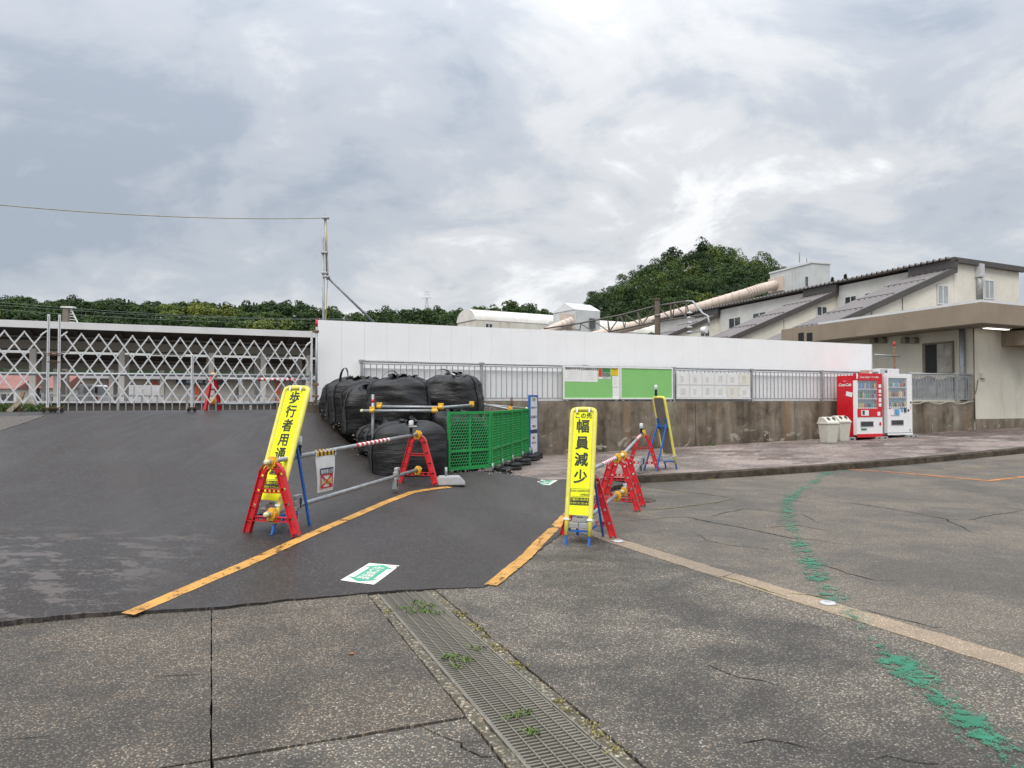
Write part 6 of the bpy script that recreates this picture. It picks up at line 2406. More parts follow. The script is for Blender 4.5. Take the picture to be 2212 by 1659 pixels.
# upper body
MB().prism([pp_(0, 0, 0.6), pp_(0, -BW, 0.6), pp_(0, -BW, zr - 0.25), pp_(0, 0, zr - 0.25)], 0, E_DIR * TL_).build('upper_wall', M['offwhite'], pb_)
MB().prism([pp_(-0.03, 0.02, 0.6), pp_(-0.03, -BW, 0.6), pp_(-0.03, -BW, zr - 0.26), pp_(-0.03, 0.02, zr - 0.26)], 0, E_DIR * 0.028).build('end_wall', M['cream'], pb_)
MB().prism([pp_(-0.3, 0.3, zr - 0.26), pp_(-0.3, -BW - 0.25, zr - 0.55), pp_(-0.3, -BW - 0.25, zr - 0.25), pp_(-0.3, 0.3, zr + 0.02)], 0, E_DIR * 0.25).build('verge_board', M['roof_edge'], pb_)


def ribbed(name, parent, t0, t1, r0, z0, r1, z1, pitch=0.42, amp=0.07, thick=0.05, mat=None):
    """sheet roof ribbed along its slope, from (r0,z0) down to (r1,z1)"""
    n = max(2, int((t1 - t0) / pitch * 8))
    m_ = MB()
    vs = []
    for i in range(n + 1):
        t = t0 + (t1 - t0) * i / n
        ph = (t / pitch) % 1.0
        h = amp * (1 if 0.15 < ph < 0.5 else 0)
        for (r_, z_) in ((r0, z0), (r1, z1)):
            vs.append(pp_(t, r_, z_ + h)); vs.append(pp_(t, r_, z_ + h - thick))
    fs = []
    for i in range(n):
        a, b = i * 4, (i + 1) * 4
        fs += [(a, b, b + 2, a + 2), (a + 1, a + 3, b + 3, b + 1), (a, a + 1, b + 1, b), (a + 2, b + 2, b + 3, a + 3)]
    fs += [(0, 2, 3, 1), (n * 4, n * 4 + 1, n * 4 + 3, n * 4 + 2)]
    m_.add(vs, fs)
    return m_.build(name, mat or M['roof'], parent)


ribbed('main_roof', pb_, -0.05, TL_ + 0.3, 0.45, zr - 0.02, -BW - 0.2, zr - 0.3, 0.42, 0.11)
SL = 0.40
RM = 10.8
for w0, w1 in ((0.0, 2.9), (9.2, 12.2), (23.2, 26.6)):
    # wing body with sloping top
    body = [pp_(w0, 0.0, 0.6), pp_(w0, RM - 0.3, 0.6), pp_(w0, RM - 0.3, z_top - SL * (RM - 0.3) - 0.12), pp_(w0, 0.0, z_top - 0.12)]
    MB().prism(body, 0, E_DIR * (w1 - w0)).build('wing_wall', M['cream'], pb_)
    MB().prism([pp_(w0 - 0.25, -0.0, z_top - 0.30), pp_(w0 - 0.25, RM, z_top - SL * RM - 0.30), pp_(w0 - 0.25, RM, z_top - SL * RM + 0.06), pp_(w0 - 0.25, -0.0, z_top + 0.06)], 0, E_DIR * 0.16).build('verge_board', M['roof_edge'], pb_)
    MB().prism([pp_(w0 - 0.3, 0.02, z_top + 0.03), pp_(w0 - 0.3, 0.02, zr - 0.1), pp_(w0 - 0.3, 0.28, zr - 0.1), pp_(w0 - 0.3, 0.28, z_top - 0.05)], 0, E_DIR * (w1 - w0 + 0.3)).build('ridge_flashing', M['roof_edge'], pb_)
    ribbed('wing_roof', pb_, w0 - 0.09, w1 + 0.2, 0.0, z_top, RM, z_top - SL * RM, 0.42, 0.05)
    # snow guards
    for r_ in (2.1, 4.3, 6.5, 8.7):
        m_ = MB()
        for i in range(7):
            t = w0 + (w1 - w0) * (i + 0.3) / 7
            m_.box(pp_(t, r_, z_top - SL * r_ + 0.07), (0.06, 0.06, 0.09), WALL_ANG)
        m_.bar(pp_(w0, r_, z_top - SL * r_ + 0.10), pp_(w1, r_, z_top - SL * r_ + 0.10), 0.03, 0.03)
        m_.build('snow_guard', M['roof'], pb_)


def win(parent, hit, x0, x1, y0, y1, conv, nrm, glass, mull=True, sill=True):
    a, b = hit(*conv(x0, y1)), hit(*conv(x1, y1))
    z0_, z1_ = hit(*conv((x0 + x1) / 2, y1)).z, hit(*conv((x0 + x1) / 2, y0)).z
    a.z = b.z = 0
    d = (b - a); L = d.length; d.normalize()
    w = MB().prism([Vector((p.x, p.y, z)) + nrm * 0.0 for p, z in ((a, z0_), (b, z0_), (b, z1_), (a, z1_))], 0, nrm * 0.03).build('window', glass, parent)
    fw = 0.055
    for (p, q, za, zb) in ((a - d * fw, a, z0_ - fw, z1_ + fw), (b, b + d * fw, z0_ - fw, z1_ + fw), (a, b, z1_, z1_ + fw), (a, b, z0_ - fw, z0_)) + (((a + d * (L / 2 - fw / 2), a + d * (L / 2 + fw / 2), z0_, z1_),) if mull else ()):
        MB().prism([Vector((p.x, p.y, za)), Vector((q.x, q.y, za)), Vector((q.x, q.y, zb)), Vector((p.x, p.y, zb))], 0, nrm * 0.055).build('frame', M['alu'], w)
    return w


r5 = lambda x, y: (933 + x * 0.4063, 483.9 + y * 0.4063)
hit_end = lambda u, v: plane_hit(u, v, pp_(-0.03, 0, 0), OUTW)
nE = -E_DIR
win(pb_, hit_end, 1482, 1558, 242, 380, r4, nE, M['window_pale'])
win(pb_, hit_end, 1855, 1922, 200, 338, r4, nE, M['window_pale'])
hit_up = lambda u, v: plane_hit(u, v, pp_(0, 0, 0), E_DIR)
win(pb_, hit_up, 748, 834, 325, 400, r4, OUTW, M['window'])
win(pb_, hit_up, 908, 985, 295, 370, r4, OUTW, M['window'])
win(pb_, hit_up, 10, 112, 455, 540, r4, OUTW, M['window'])
win(pb_, hit_up, 1582, 1642, 500, 562, r5, OUTW, M['window'])
win(pb_, hit_up, 1710, 1778, 474, 530, r5, OUTW, M['window'])
hit_w2 = lambda u, v: plane_hit(u, v, pp_(9.2, 0, 0), OUTW)
win(pb_, hit_w2, 518, 592, 408, 474, r4, nE, M['window'])
hit_w3 = lambda u, v: plane_hit(u, v, pp_(23.2, 0, 0), OUTW)
win(pb_, hit_w3, 1428, 1472, 548, 596, r5, nE, M['window'])
for x, ya, yb in ((1200, 316, 438), (955, 420, 480)):
    a, b = hit_end(*r4(x, ya)), hit_end(*r4(x, yb))
    MB().bar(a, Vector((a.x, a.y, b.z)), 0.03, 0.03, (1, 0, 0)).build('wall_joint', M['roof'], pb_)
a = hit_w2(*r4(253, 505)); MB().bar(a, a - Vector((0, 0, 3)), 0.03, 0.03, (1, 0, 0)).build('wall_joint', M['roof'], pb_)
a, b = hit_end(*r4(1797, 110)) + nE * 0.12, hit_end(*r4(1800, 365)) + nE * 0.12
MB().cyl((a.x, a.y, a.z), (a.x, a.y, b.z), 0.17, 12).build('flue_pipe', M['galv'], pb_)
c = hit_end(*r4(1795, 120)) + nE * 0.16
MB().box((c.x, c.y, c.z), (0.36, 0.36, 0.75), WALL_ANG).build('flue_box', M['vend_grey'], pb_)

# ------------------------------------------------------------------ tower, conveyor tube, sheds
def gable_box(name, label, cat, P, ax, bx, L, Wd, z0, z1, mat):
    r = thing(name, label, cat)
    a = [P, P + ax * L, P + ax * L + bx * Wd, P + bx * Wd]
    MB().prism([(p.x, p.y, z0) for p in a], 0, (0, 0, z1 - z0)).build('wall', mat, r)
    return r


TWP = at(1754, 565, 70); twz = TWP.z
T0 = Vector((TWP.x, TWP.y, 0))
M['tower'] = wall_mat('pale_metal_cladding', (0.53, 0.55, 0.545), (0.42, 0.43, 0.42), 0.2, 0.5)
tw_ = gable_box('plant_tower', 'pale grey box tower rising behind the ridged roofs', 'tower', T0, E_DIR, -OUTW, 6.2, 2.1, 0.6, twz - 0.15, M['tower'])
a = [T0 - E_DIR * 0.08 + OUTW * 0.08, T0 + E_DIR * 6.28 + OUTW * 0.08, T0 + E_DIR * 6.28 - OUTW * 2.18, T0 - E_DIR * 0.08 - OUTW * 2.18]
MB().prism([(p.x, p.y, twz - 0.15) for p in a], 0, (0, 0, 0.15)).build('roof_trim', M['panel_edge'], tw_)
hit_t = lambda u, v: plane_hit(u, v, T0, E_DIR)
for k in range(12):      # standing seams of the cladding
    q = T0 + E_DIR * (0.5 * k + 0.3) + OUTW * 0.005
    MB().bar((q.x, q.y, 4), (q.x, q.y, twz - 0.2), 0.05, 0.02, E_DIR).build('cladding_seam', M['tower'], tw_)
w = win(tw_, hit_t, 428, 452, 165, 245, r4, OUTW, M['window'], False)
a, b = hit_t(*r4(146, 298)), hit_t(*r4(256, 160))
M['pink'] = wall_mat('pale_pink_steel', (0.60, 0.505, 0.435), (0.45, 0.33, 0.24), 0.3, 0.7)
M['boom'] = plain('dark_weathered_steel', (0.115, 0.105, 0.095), 0.6, 0.2, 2)
MB().prism([Vector((p.x, p.y, z)) for p, z in ((a, a.z), (b, a.z), (b, b.z), (a, b.z))], 0, OUTW * 0.25).build('port_plate', M['pink'], tw_)
c = hit_t(*r4(202, 232))
for u, v0, v1 in ((1727, 533, 566), (1742.5, 553, 566)):
    p0, p1 = at(u, v1 + 2, 73), at(u, v0, 73)
    MB().cyl(p0, p1, 0.05, 6).build('antenna', M['galv'], tw_)
tube_pts = [c + OUTW * 0.2, c + OUTW * 1.6 + Vector((0, 0, -0.35)), at(1612, 634, 73.5), at(1514, 662.7, 76), at(1380, 701, 79), at(1286, 725, 82), at(1180, 752, 85)]
ct = thing('conveyor_tube', 'long pale pink conveyor tube climbing to the grey tower', 'conveyor')
MB().tube(tube_pts, 0.50, 20).build('tube', M['pink'], ct)
for i in range(34):
    f = 0.02 + 0.96 * i / 33
    seg = 1 + f * (len(tube_pts) - 2.001)
    k = int(seg); q = tube_pts[k] + (tube_pts[k + 1] - tube_pts[k]) * (seg - k)
    d = (tube_pts[k + 1] - tube_pts[k]).normalized()
    MB().tube([q - d * 0.05, q + d * 0.05], 0.54, 20).build('flange_ring', M['pink'], ct)
# second, smaller tube and the sheds at the far left of the plant
YS = 92.0
s1p = at(1235, 694, YS - 2)
ct2 = thing('conveyor_tube', 'short pink conveyor tube entering the small white head house', 'conveyor')
tp2 = [s1p, at(1205, 706, YS - 3), at(1150, 732, YS - 4)]
MB().tube(tp2, 0.55, 18).build('tube', M['pink'], ct2)
for f in (0.1, 0.3, 0.5):
    q = tp2[0] + (tp2[1] - tp2[0]) * f * 1.5; d = (tp2[1] - tp2[0]).normalized()
    MB().tube([q - d * 0.06, q + d * 0.06], 0.60, 18).build('flange_ring', M['pink'], ct2)
M['shed'] = wall_mat('rust_streaked_white', (0.62, 0.60, 0.545), (0.40, 0.27, 0.14), 0.55, 0.9)
M['shed_roof'] = wall_mat('white_vault', (0.66, 0.645, 0.60), (0.48, 0.42, 0.33), 0.3, 0.5)


def vault(label, uL, uR, vtop, Y, Lr, wr, zsp, win_=None, skew=0.0):
    """barrel-vaulted shed; its long side faces the viewer"""
    pL, pR = at(uL, vtop, Y), at(uR, vtop, Y + skew)
    ztop = pL.z
    ax = Vector((pR.x - pL.x, pR.y - pL.y, 0)); L = ax.length; ax.normalize()
    bx = Vector((-ax.y, ax.x, 0))
    r = thing('vaulted_shed', label, 'shed', (pL.x, pL.y, 0), math.atan2(ax.y, ax.x))
    rad = wr / 2
    zs = ztop - rad * 0.62
    MB().box((L / 2, rad, (zs + 0.5) / 2 + 0.05), (L, wr, zs - 0.5)).build('wall', M['shed'], r)
    m_ = MB(); m_.smooth = True
    n = 14
    prof = [(rad - (rad + 0.05) * math.cos(math.pi * i / n), zs + (ztop - zs) * math.sin(math.pi * i / n)) for i in range(n + 1)]
    vs = [(x, y, z) for x in (-0.1, L + 0.1) for y, z in prof]
    m_.add(vs, [(i, i + 1, n + 2 + i, n + 1 + i) for i in range(n)])
    m_.smooth = False
    m_.add([(-0.1, y, z) for y, z in prof], [list(range(n + 1))]); m_.add([(L + 0.1, y, z) for y, z in prof], [list(range(n + 1))[::-1]])
    m_.build('vault_roof', M['shed_roof'], r)
    if win_:
        x, z, w_, h_ = win_
        wo = MB().box((x, -0.03, zs + z), (w_, 0.05, h_)).build('window', M['window'], r)
        for dx in (-w_ / 2, 0, w_ / 2):
            MB().box((x + dx, -0.06, zs + z), (0.09, 0.05, h_ + 0.12)).build('frame', M['alu'], wo)
        for dz in (-h_ / 2, h_ / 2):
            MB().box((x, -0.055, zs + z + dz), (w_ + 0.1, 0.045, 0.09)).build('frame', M['alu'], wo)
    return r


vault('white vaulted shed with rust streaks and one small window above the hoarding', 1027, 1222, 663.5, YS, 0, 5.0, 0, (1.9, -0.9, 1.0, 1.0), 7.0)
vault('white vaulted shed half hidden behind the pink conveyor tube', 1296, 1448, 687, YS + 8, 0, 5.5, 0, None, 6.0)
hh = thing('head_house', 'small white gabled head house between the two vaulted sheds', 'shed')
q0_, q1_ = at(1243, 668, YS + 1), at(1296, 668, YS + 3)
ax = Vector((q1_.x - q0_.x, q1_.y - q0_.y, 0)); L_ = ax.length; ax.normalize(); bx = Vector((-ax.y, ax.x, 0))
zt_, ze_ = at(1262, 654.5, YS + 1).z, q0_.z
b0 = Vector((q0_.x, q0_.y, 0)) - ax * 1.4
b1 = Vector((q0_.x, q0_.y, 0)) + ax * L_
MB().prism([(p.x, p.y, 0.6) for p in (b0 + ax * 1.4, b1, b1 + bx * 5, b0 + ax * 1.4 + bx * 5)], 0, (0, 0, ze_ - 0.6)).build('wall', M['tower'], hh)
MB().prism([(b0 + ax * 1.4 - ax * 0.1).to_3d() + Vector((0, 0, ze_)), (b0 + ax * 1.4 + bx * 5 - ax * 0.1) + Vector((0, 0, ze_)), (b0 + ax * 1.4 + bx * 2.2 - ax * 0.1) + Vector((0, 0, zt_ + 0.25))], 0, ax * (L_ + 0.2)).build('roof', M['panel_edge'], hh)
MB().prism([(p.x, p.y, 0.6) for p in (b0, b0 + ax * 1.38, b0 + ax * 1.38 + bx * 4, b0 + bx * 4)], 0, (0, 0, ze_ - 1.9)).build('annex', M['tower'], hh)
wq = at(1279.5, 699, YS + 2.2)
MB().box((wq.x, wq.y - 0.1, wq.z), (0.9, 0.1, 1.3), math.atan2(ax.y, ax.x)).build('window', M['window'], hh)
sk = at(1225, 690, YS - 1.2)
MB().box((sk.x, sk.y, sk.z - 0.3), (1.6, 1.0, 1.9), math.atan2(ax.y, ax.x)).build('port_plate', M['pink'], hh)

# ------------------------------------------------------------------ lattice boom and its timber pole
YB = 44.0
r = thing('lattice_boom', 'grey steel lattice boom slanting up in front of the pink tube', 'boom')
z6 = lambda x, y: (1002.3 + x * 0.25, 622.1 + y * 0.25)


def yb(u):
    return 52 - (u - 1177) / (1520 - 1177) * 10


def bp6(x, y, dy=0.0):
    u, v = z6(x, y)
    return at(u, v, yb(u) + dy)


top = [(690, 352), (1000, 305), (1360, 232), (1660, 155), (1920, 115)]
bot = [(800, 352), (1100, 372 + 8), (1380, 352), (1660, 292), (1940, 250), (2060, 232)]
for dy in (0.0, 0.9):
    MB().tube([bp6(x, y, dy) for x, y in top], 0.055, 6).build('top_chord', M['boom'], r)
    MB().tube([bp6(x, y, dy) for x, y in [(1250, 380)] + bot[2:]], 0.055, 6).build('bottom_chord', M['boom'], r)
    zig = [(840, 335), (1000, 365), (1010, 310), (1110, 372), (1120, 285), (1250, 375), (1240, 262), (1260, 372), (1355, 238), (1390, 348), (1400, 235), (1520, 318), (1500, 200), (1540, 316), (1650, 165), (1680, 285), (1680, 165), (1790, 270), (1780, 130), (1800, 272), (1820, 140), (1920, 250), (1915, 115), (1950, 240)]
    for i in range(0, len(zig) - 1):
        MB().bar(bp6(*zig[i], dy), bp6(*zig[i + 1], dy), 0.055, 0.055).build('lattice_bar', M['boom'], r)
MB().tube([bp6(1920, 115), bp6(1975, 115), bp6(2065, 222), bp6(2105, 240), bp6(2115, 290), bp6(2112, 400)], 0.06, 6).build('end_arm', M['galv'], r)
ins = bp6(1950, 300)
for k in range(5):
    q = ins + Vector((0, 0, 0.55 - 0.28 * k))
    MB().lathe([(0.05, 0.1), (0.17, 0.03), (0.19, 0.0), (0.05, -0.04)], q, 10).build('insulator', M['vend_grey'], r)
MB().bar(bp6(1920, 395), bp6(2060, 372), 0.08, 0.08).build('bracket', M['galv'], r)
MB().cyl(bp6(2058, 366), bp6(2100, 362), 0.2, 8).build('insulator', M['white'], r)
ppq = bp6(1664, 395); ptq = bp6(1664, 105)
tp_ = thing('timber_pole', 'dark weathered timber pole crossing the lattice boom', 'pole', (ppq.x, ppq.y - 0.3, 0.62))
MB().cyl((0, 0, 0), (0, 0, ptq.z - 0.62), 0.20, 10, 0.16).build('shaft', plain('dark_pole', (0.085, 0.066, 0.048), 0.9, 0.3, 4), tp_)
MB().cyl((0, 0, ptq.z - 0.66), (0, 0, ptq.z - 0.58), 0.19, 10).build('cap', M['rust'], tp_)
for dz in (1.0, 3.1):
    MB().cyl((0, 0, ptq.z - 0.62 - dz), (0, 0, ptq.z - 0.56 - dz), 0.21, 10).build('band', M['galv'], tp_)

# ================================================================== STATION PLATFORMS
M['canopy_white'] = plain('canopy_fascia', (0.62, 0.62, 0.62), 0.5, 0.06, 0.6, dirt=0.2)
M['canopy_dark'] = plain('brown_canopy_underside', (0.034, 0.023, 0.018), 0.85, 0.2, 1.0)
M['canopy_beam'] = plain('beige_grey_beam', (0.19, 0.168, 0.145), 0.7, 0.1, 1.2, dirt=0.25)
M['platform'] = wall_mat('platform_concrete', (0.075, 0.067, 0.060), (0.06, 0.055, 0.05), 0.7, 1.0)
PD = D
P33 = at(0, 690.5, 33.0)


def platform(label_p, label_c, base, ztop, zfascia, fh, depth, s0, s1, post_s, zplat=1.47, brackets=True):
    """base: a point on the near fascia line (s = 0)"""
    ang = WALL_ANG
    pf = thing('platform', label_p, 'platform', (base.x, base.y, 0), ang)
    MB().box(((s0 + s1) / 2, depth / 2, (0.3 + zplat) / 2), (s1 - s0, depth - 1.6, zplat - 0.3)).build('body', M['platform'], pf)
    MB().box(((s0 + s1) / 2, depth / 2, zplat + 0.05), (s1 - s0, depth - 1.4, 0.10)).build('coping', M['vend_grey'], pf)
    cp = thing('platform_canopy', label_c, 'canopy', (base.x, base.y, 0), ang)
    MB().box(((s0 + s1) / 2, -0.04, ztop - fh / 2), (s1 - s0, 0.08, fh)).build('fascia', M['canopy_white'], cp, 0.01)
    if fh > 0.2:
        MB().box(((s0 + s1) / 2, depth + 0.04, ztop - fh / 2), (s1 - s0, 0.08, fh)).build('fascia', M['canopy_white'], cp)
    zb = zfascia
    # butterfly roof underside falling to the middle
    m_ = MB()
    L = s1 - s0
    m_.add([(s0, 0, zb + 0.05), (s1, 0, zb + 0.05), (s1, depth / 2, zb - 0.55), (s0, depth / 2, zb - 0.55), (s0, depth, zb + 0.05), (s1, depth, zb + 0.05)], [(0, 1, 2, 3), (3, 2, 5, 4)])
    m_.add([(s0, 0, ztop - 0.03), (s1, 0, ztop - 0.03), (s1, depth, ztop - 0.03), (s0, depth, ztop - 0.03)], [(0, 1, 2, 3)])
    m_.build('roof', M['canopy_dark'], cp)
    for y in (depth * 0.22, depth * 0.78):
        MB().box(((s0 + s1) / 2, y, zb - 0.66), (L, 0.20, 0.40 if y < depth / 2 else 0.12)).build('beam', M['canopy_beam'], cp)
        MB().box(((s0 + s1) / 2, y - 0.05, zb - 0.30), (L, 0.10, 0.08)).build('rail', M['canopy_beam'], cp)
        for s_ in post_s:
            MB().box((s_, y, (zplat + 0.1 + zb - 0.86) / 2), (0.26, 0.26, zb - 0.86 - zplat - 0.1)).build('post', M['canopy_post'], cp)
    for s_ in post_s + [(a + b) / 2 for a, b in zip(post_s, post_s[1:])]:
        MB().bar((s_, 0.1, zb - 0.02), (s_, depth * 0.5, zb - 0.5), 0.12, 0.22).build('rafter', M['canopy_dark'], cp)
        MB().bar((s_, depth - 0.1, zb - 0.02), (s_, depth * 0.5, zb - 0.5), 0.12, 0.22).build('rafter', M['canopy_dark'], cp)
    s_ = s0 + 2
    while s_ < s1 - 2:
        MB().box((s_, depth * 0.4, zb - 0.93), (1.6, 0.14, 0.08)).build('light_fitting', M['white'], cp)
        s_ += 5.2
    return pf, cp


M['canopy_post'] = plain('pale_post', (0.52, 0.50, 0.46), 0.6, 0.08, 1.5, dirt=0.15)
B1 = Vector((P33.x, P33.y, 0))
zt1 = P33.z
fh1 = zt1 - at(0, 706, 33.0).z


def s_on(B, u):
    k = (u - 1106) / FPX
    return (B.y * k - B.x) / (D.x - D.y * k)


platform('near railway platform behind the gate', 'long platform canopy with a white fascia behind the gate', B1, zt1, zt1 - fh1, fh1, 6.0, -16, 20.5, [s_on(B1 + NW * 1.3, u) for u in (-120, 70, 262, 456, 568, 666)])
B2 = B1 + NW * 14.0
zt2 = at(500, 768, (B2 + D * 12).y).z
platform('second railway platform beyond the near one', 'second platform canopy with a white fascia beyond the near one', B2, zt1 - 0.55, zt1 - 0.72, 0.15, 6.0, -4, 34, [s_on(B2 + NW * 1.3, u) for u in (120, 240, 350, 520, 640)])
# far goods building with orange pillars
YW = 66.0
W0, W1 = at(178, 812, YW), at(670, 812, YW)
Bw = Vector((W0.x, W0.y, 0)); Lw = s_on(Bw, 690)
gb = thing('goods_building', 'long low grey goods building with orange pillars beyond the platforms', 'building', Bw, WALL_ANG)
M['goods'] = wall_mat('goods_wall', (0.42, 0.385, 0.35), (0.30, 0.27, 0.24), 0.3, 0.5)
MB().box((Lw / 2, 2.5, (W0.z + 0.5) / 2), (Lw, 5, W0.z - 0.5)).build('wall', M['goods'], gb)
MB().box((Lw / 2, 2.2, W0.z + 0.02), (Lw + 0.4, 6.0, 0.5)).build('roof_fascia', M['vend_grey'], gb)
M['orange'] = plain('orange_red_paint', (0.46, 0.075, 0.03), 0.5, 0.08)
for u in (239, 334, 426, 514, 600, 645):
    s_ = s_on(Bw, u)
    MB().box((s_, -0.12, 1.9), (0.36, 0.2, 3.0)).build('pillar', M['orange'], gb)
for u in (285, 380, 470, 560):
    s_ = s_on(Bw, u)
    m_ = MB()
    for k in range(12):
        m_.box((s_, -0.05, 0.8 + 0.2 * k), (2.9, 0.06 + 0.03 * (k % 2), 0.19))
    m_.build('shutter', M['goods'], gb)
s_ = s_on(Bw, 434)
MB().box((s_, -0.25, W0.z - 0.35), (4.3, 0.08, 0.62)).build('sign_board', M['navy'], gb)
m_ = MB(); write(m_, '荷捌所 倉庫', (s_, -0.30, W0.z - 0.52), (1, 0, 0), (0, 0, 1), 0.5, 0.01); m_.build('lettering', M['paper'], gb)
# white panelled box by the track
q = at(308, 855, 58)
cbx = thing('track_cabinet', 'pale panelled cabinet beside the track under the canopy', 'cabinet', (q.x, q.y, 0.62), WALL_ANG)
MB().box((0, 0, 1.1), (2.4, 0.8, 2.2)).build('case', M['canopy_white'], cbx)
for k in (-1, 0, 1):
    MB().box((k * 0.6, -0.42, 1.1), (0.04, 0.03, 2.1)).build('rib', M['vend_grey'], cbx)
# red-roofed buildings far at the left
for u0, u1, Y, lb, cc in ((-60, 36, 75, 'red-roofed low house at the photo edge beyond the gate', (0.24, 0.10, 0.085)), (86, 132, 78, 'red-roofed low house just behind the twin gate posts', (0.24, 0.10, 0.085))):
    a, b = at(u0, 814, Y), at(u1, 814, Y)
    h = thing('low_house', lb, 'house', (a.x, a.y, 0.5), 0.0)
    L = b.x - a.x
    zt_ = a.z - 0.5
    MB().box((L / 2, 3, (zt_ - 1.0) / 2), (L, 6, zt_ - 1.0)).build('wall', M['offwhite'], h)
    MB().prism([(-0.3, -0.4, zt_ - 1.2), (-0.3, 6.4, zt_ - 1.2), (-0.3, 3, zt_ + 0.4)], 0, (L + 0.6, 0, 0)).build('roof', plain('red_roof', cc, 0.7, 0.15, 1.0), h)
    for k in range(3):
        w_ = MB().box((L * (0.2 + 0.3 * k), -0.03, zt_ * 0.35), (1.2, 0.06, 1.1)).build('window', M['window'], h)
        MB().box((L * (0.2 + 0.3 * k), -0.05, zt_ * 0.35), (0.07, 0.06, 1.2)).build('frame', M['alu'], w_)

# ------------------------------------------------------------------ small white truck
YT = 52.0
tq = at(195, 872, YT)
sc_ = YT / FPX
tk = thing('truck', 'white truck cab with a rack behind it, seen through the gate', 'truck', (tq.x, tq.y, 0.55), 0.0)
zc_ = lambda v: at(195, v, YT).z - 0.55
xc_ = lambda u: (u - 195) * sc_
cw_ = xc_(208)
prof = [(xc_(171), zc_(872)), (xc_(209), zc_(872)), (xc_(209), zc_(857)), (xc_(206), zc_(853)), (xc_(201), zc_(833)), (xc_(198), zc_(831)), (xc_(172), zc_(831)), (xc_(171), zc_(833))]
MB().prism([(x, 0, z) for x, z in prof], 0, (0, 1.9, 0)).build('cab', M['vend_white'], tk, 0.03)
wp_ = [(xc_(179), zc_(850)), (xc_(200.5), zc_(851)), (xc_(198), zc_(836)), (xc_(181), zc_(836))]
MB().prism([(x, -0.015, z) for x, z in wp_], 0, (0, 0.03, 0)).build('side_window', M['window_pale'], tk)
MB().prism([(xc_(206) + 0.01, 0.1, zc_(852)), (xc_(206) + 0.01, 1.8, zc_(852)), (xc_(201.5), 1.75, zc_(835)), (xc_(201.5), 0.15, zc_(835))], 0, (0.03, 0, 0)).build('windscreen', M['window'], tk)
MB().box((xc_(212), -0.25, zc_(843)), (0.14, 0.12, 0.42)).build('mirror', M['black'], tk)
MB().bar((xc_(205), -0.02, zc_(846)), (xc_(212), -0.25, zc_(844)), 0.04, 0.04).build('mirror_arm', M['black'], tk)
MB().box((xc_(208.5), -0.012, zc_(862)), (0.16, 0.04, 0.3)).build('turn_signal', M['orange'], tk)
MB().box((xc_(180), 0.9, zc_(884)), (xc_(215) - xc_(100), 1.2, 0.25)).build('chassis', M['black'], tk)
for u in (190, 130):
    w_ = MB().cyl((xc_(u), -0.02, 0.46), (xc_(u), 0.28, 0.46), 0.44, 20).build('wheel', M['black'], tk)
    MB().cyl((xc_(u), -0.03, 0.46), (xc_(u), 0.0, 0.46), 0.24, 14).build('rim', M['alu'], w_)
for u in (163, 167.5):
    MB().box((xc_(u), 0.4, zc_(851)), (0.10, 0.10, zc_(832) - zc_(872))).build('rack_post', M['galv'], tk)
for v in (838, 844, 850, 856, 862):
    MB().box((xc_(165), 0.4, zc_(v)), (0.25, 0.06, 0.06)).build('rack_bar', M['black'], tk)
MB().box((xc_(140), 0.95, zc_(871)), (xc_(168) - xc_(112), 1.9, 0.35)).build('load_bed', M['blue'], tk)

# ------------------------------------------------------------------ left side: leaning planks, posts, mast
M['plank'] = plain('grey_plank', (0.27, 0.25, 0.22), 0.85, 0.25, 8, dirt=0.3)
for i, (u0, v0, u1, v1, w_, mt, lb) in enumerate((
        (18, 899, 46, 866, 0.10, 'wood', 'dark weathered plank leaning lowest by the twin gate posts'),
        (36, 899, 50, 848, 0.07, 'rust', 'rusty bar standing among the leaning planks'),
        (50, 898, 55, 862, 0.11, 'plank', 'grey plank standing nearly upright among the leaning planks'),
        (78, 897, 60, 858, 0.12, 'plank', 'pale plank leaning toward the planks from the gate side'),
        (86, 897, 66, 852, 0.10, 'galv', 'bluish metal strip leaning beside the twin gate posts'))):
    Pg = gate_pt((u0 + u1) / 2, 0.55 + 0.12 * i)
    a, b = at(u0, v0, Pg.y - 0.1), at(u1, v1, Pg.y + 0.15)
    a.z = asph(a.x, a.y) - 0.01
    tag(MB().bar(a, b, w_, 0.03, (0, 1, 0)).build('leaning_plank' if mt != 'rust' and mt != 'galv' else 'leaning_bar', M[mt], None, 0.004), lb, 'plank', 'planks leaning behind the gate')
mq = at(150, 690, 60)
ms = thing('track_mast', 'white lattice mast behind the platform canopy', 'mast', (mq.x, mq.y, 0.6))
zt_ = at(150, 664, 60).z - 0.6
MB().box((-0.25, 0, zt_ / 2), (0.45, 0.35, zt_)).build('column', M['canopy_beam'], ms)
for k in range(7):
    z = zt_ - 1.4 + 0.22 * k
    MB().bar((0.0, 0, z), (0.55 - 0.05 * k, 0, z - 0.05), 0.05, 0.05).build('rung', M['white'], ms)
MB().bar((0.85, 0, zt_ - 1.6), (0.05, 0, zt_), 0.08, 0.08).build('brace', M['white'], ms)
MB().box((-0.1, 0, zt_), (1.0, 0.5, 0.12)).build('head_beam', M['white'], ms)
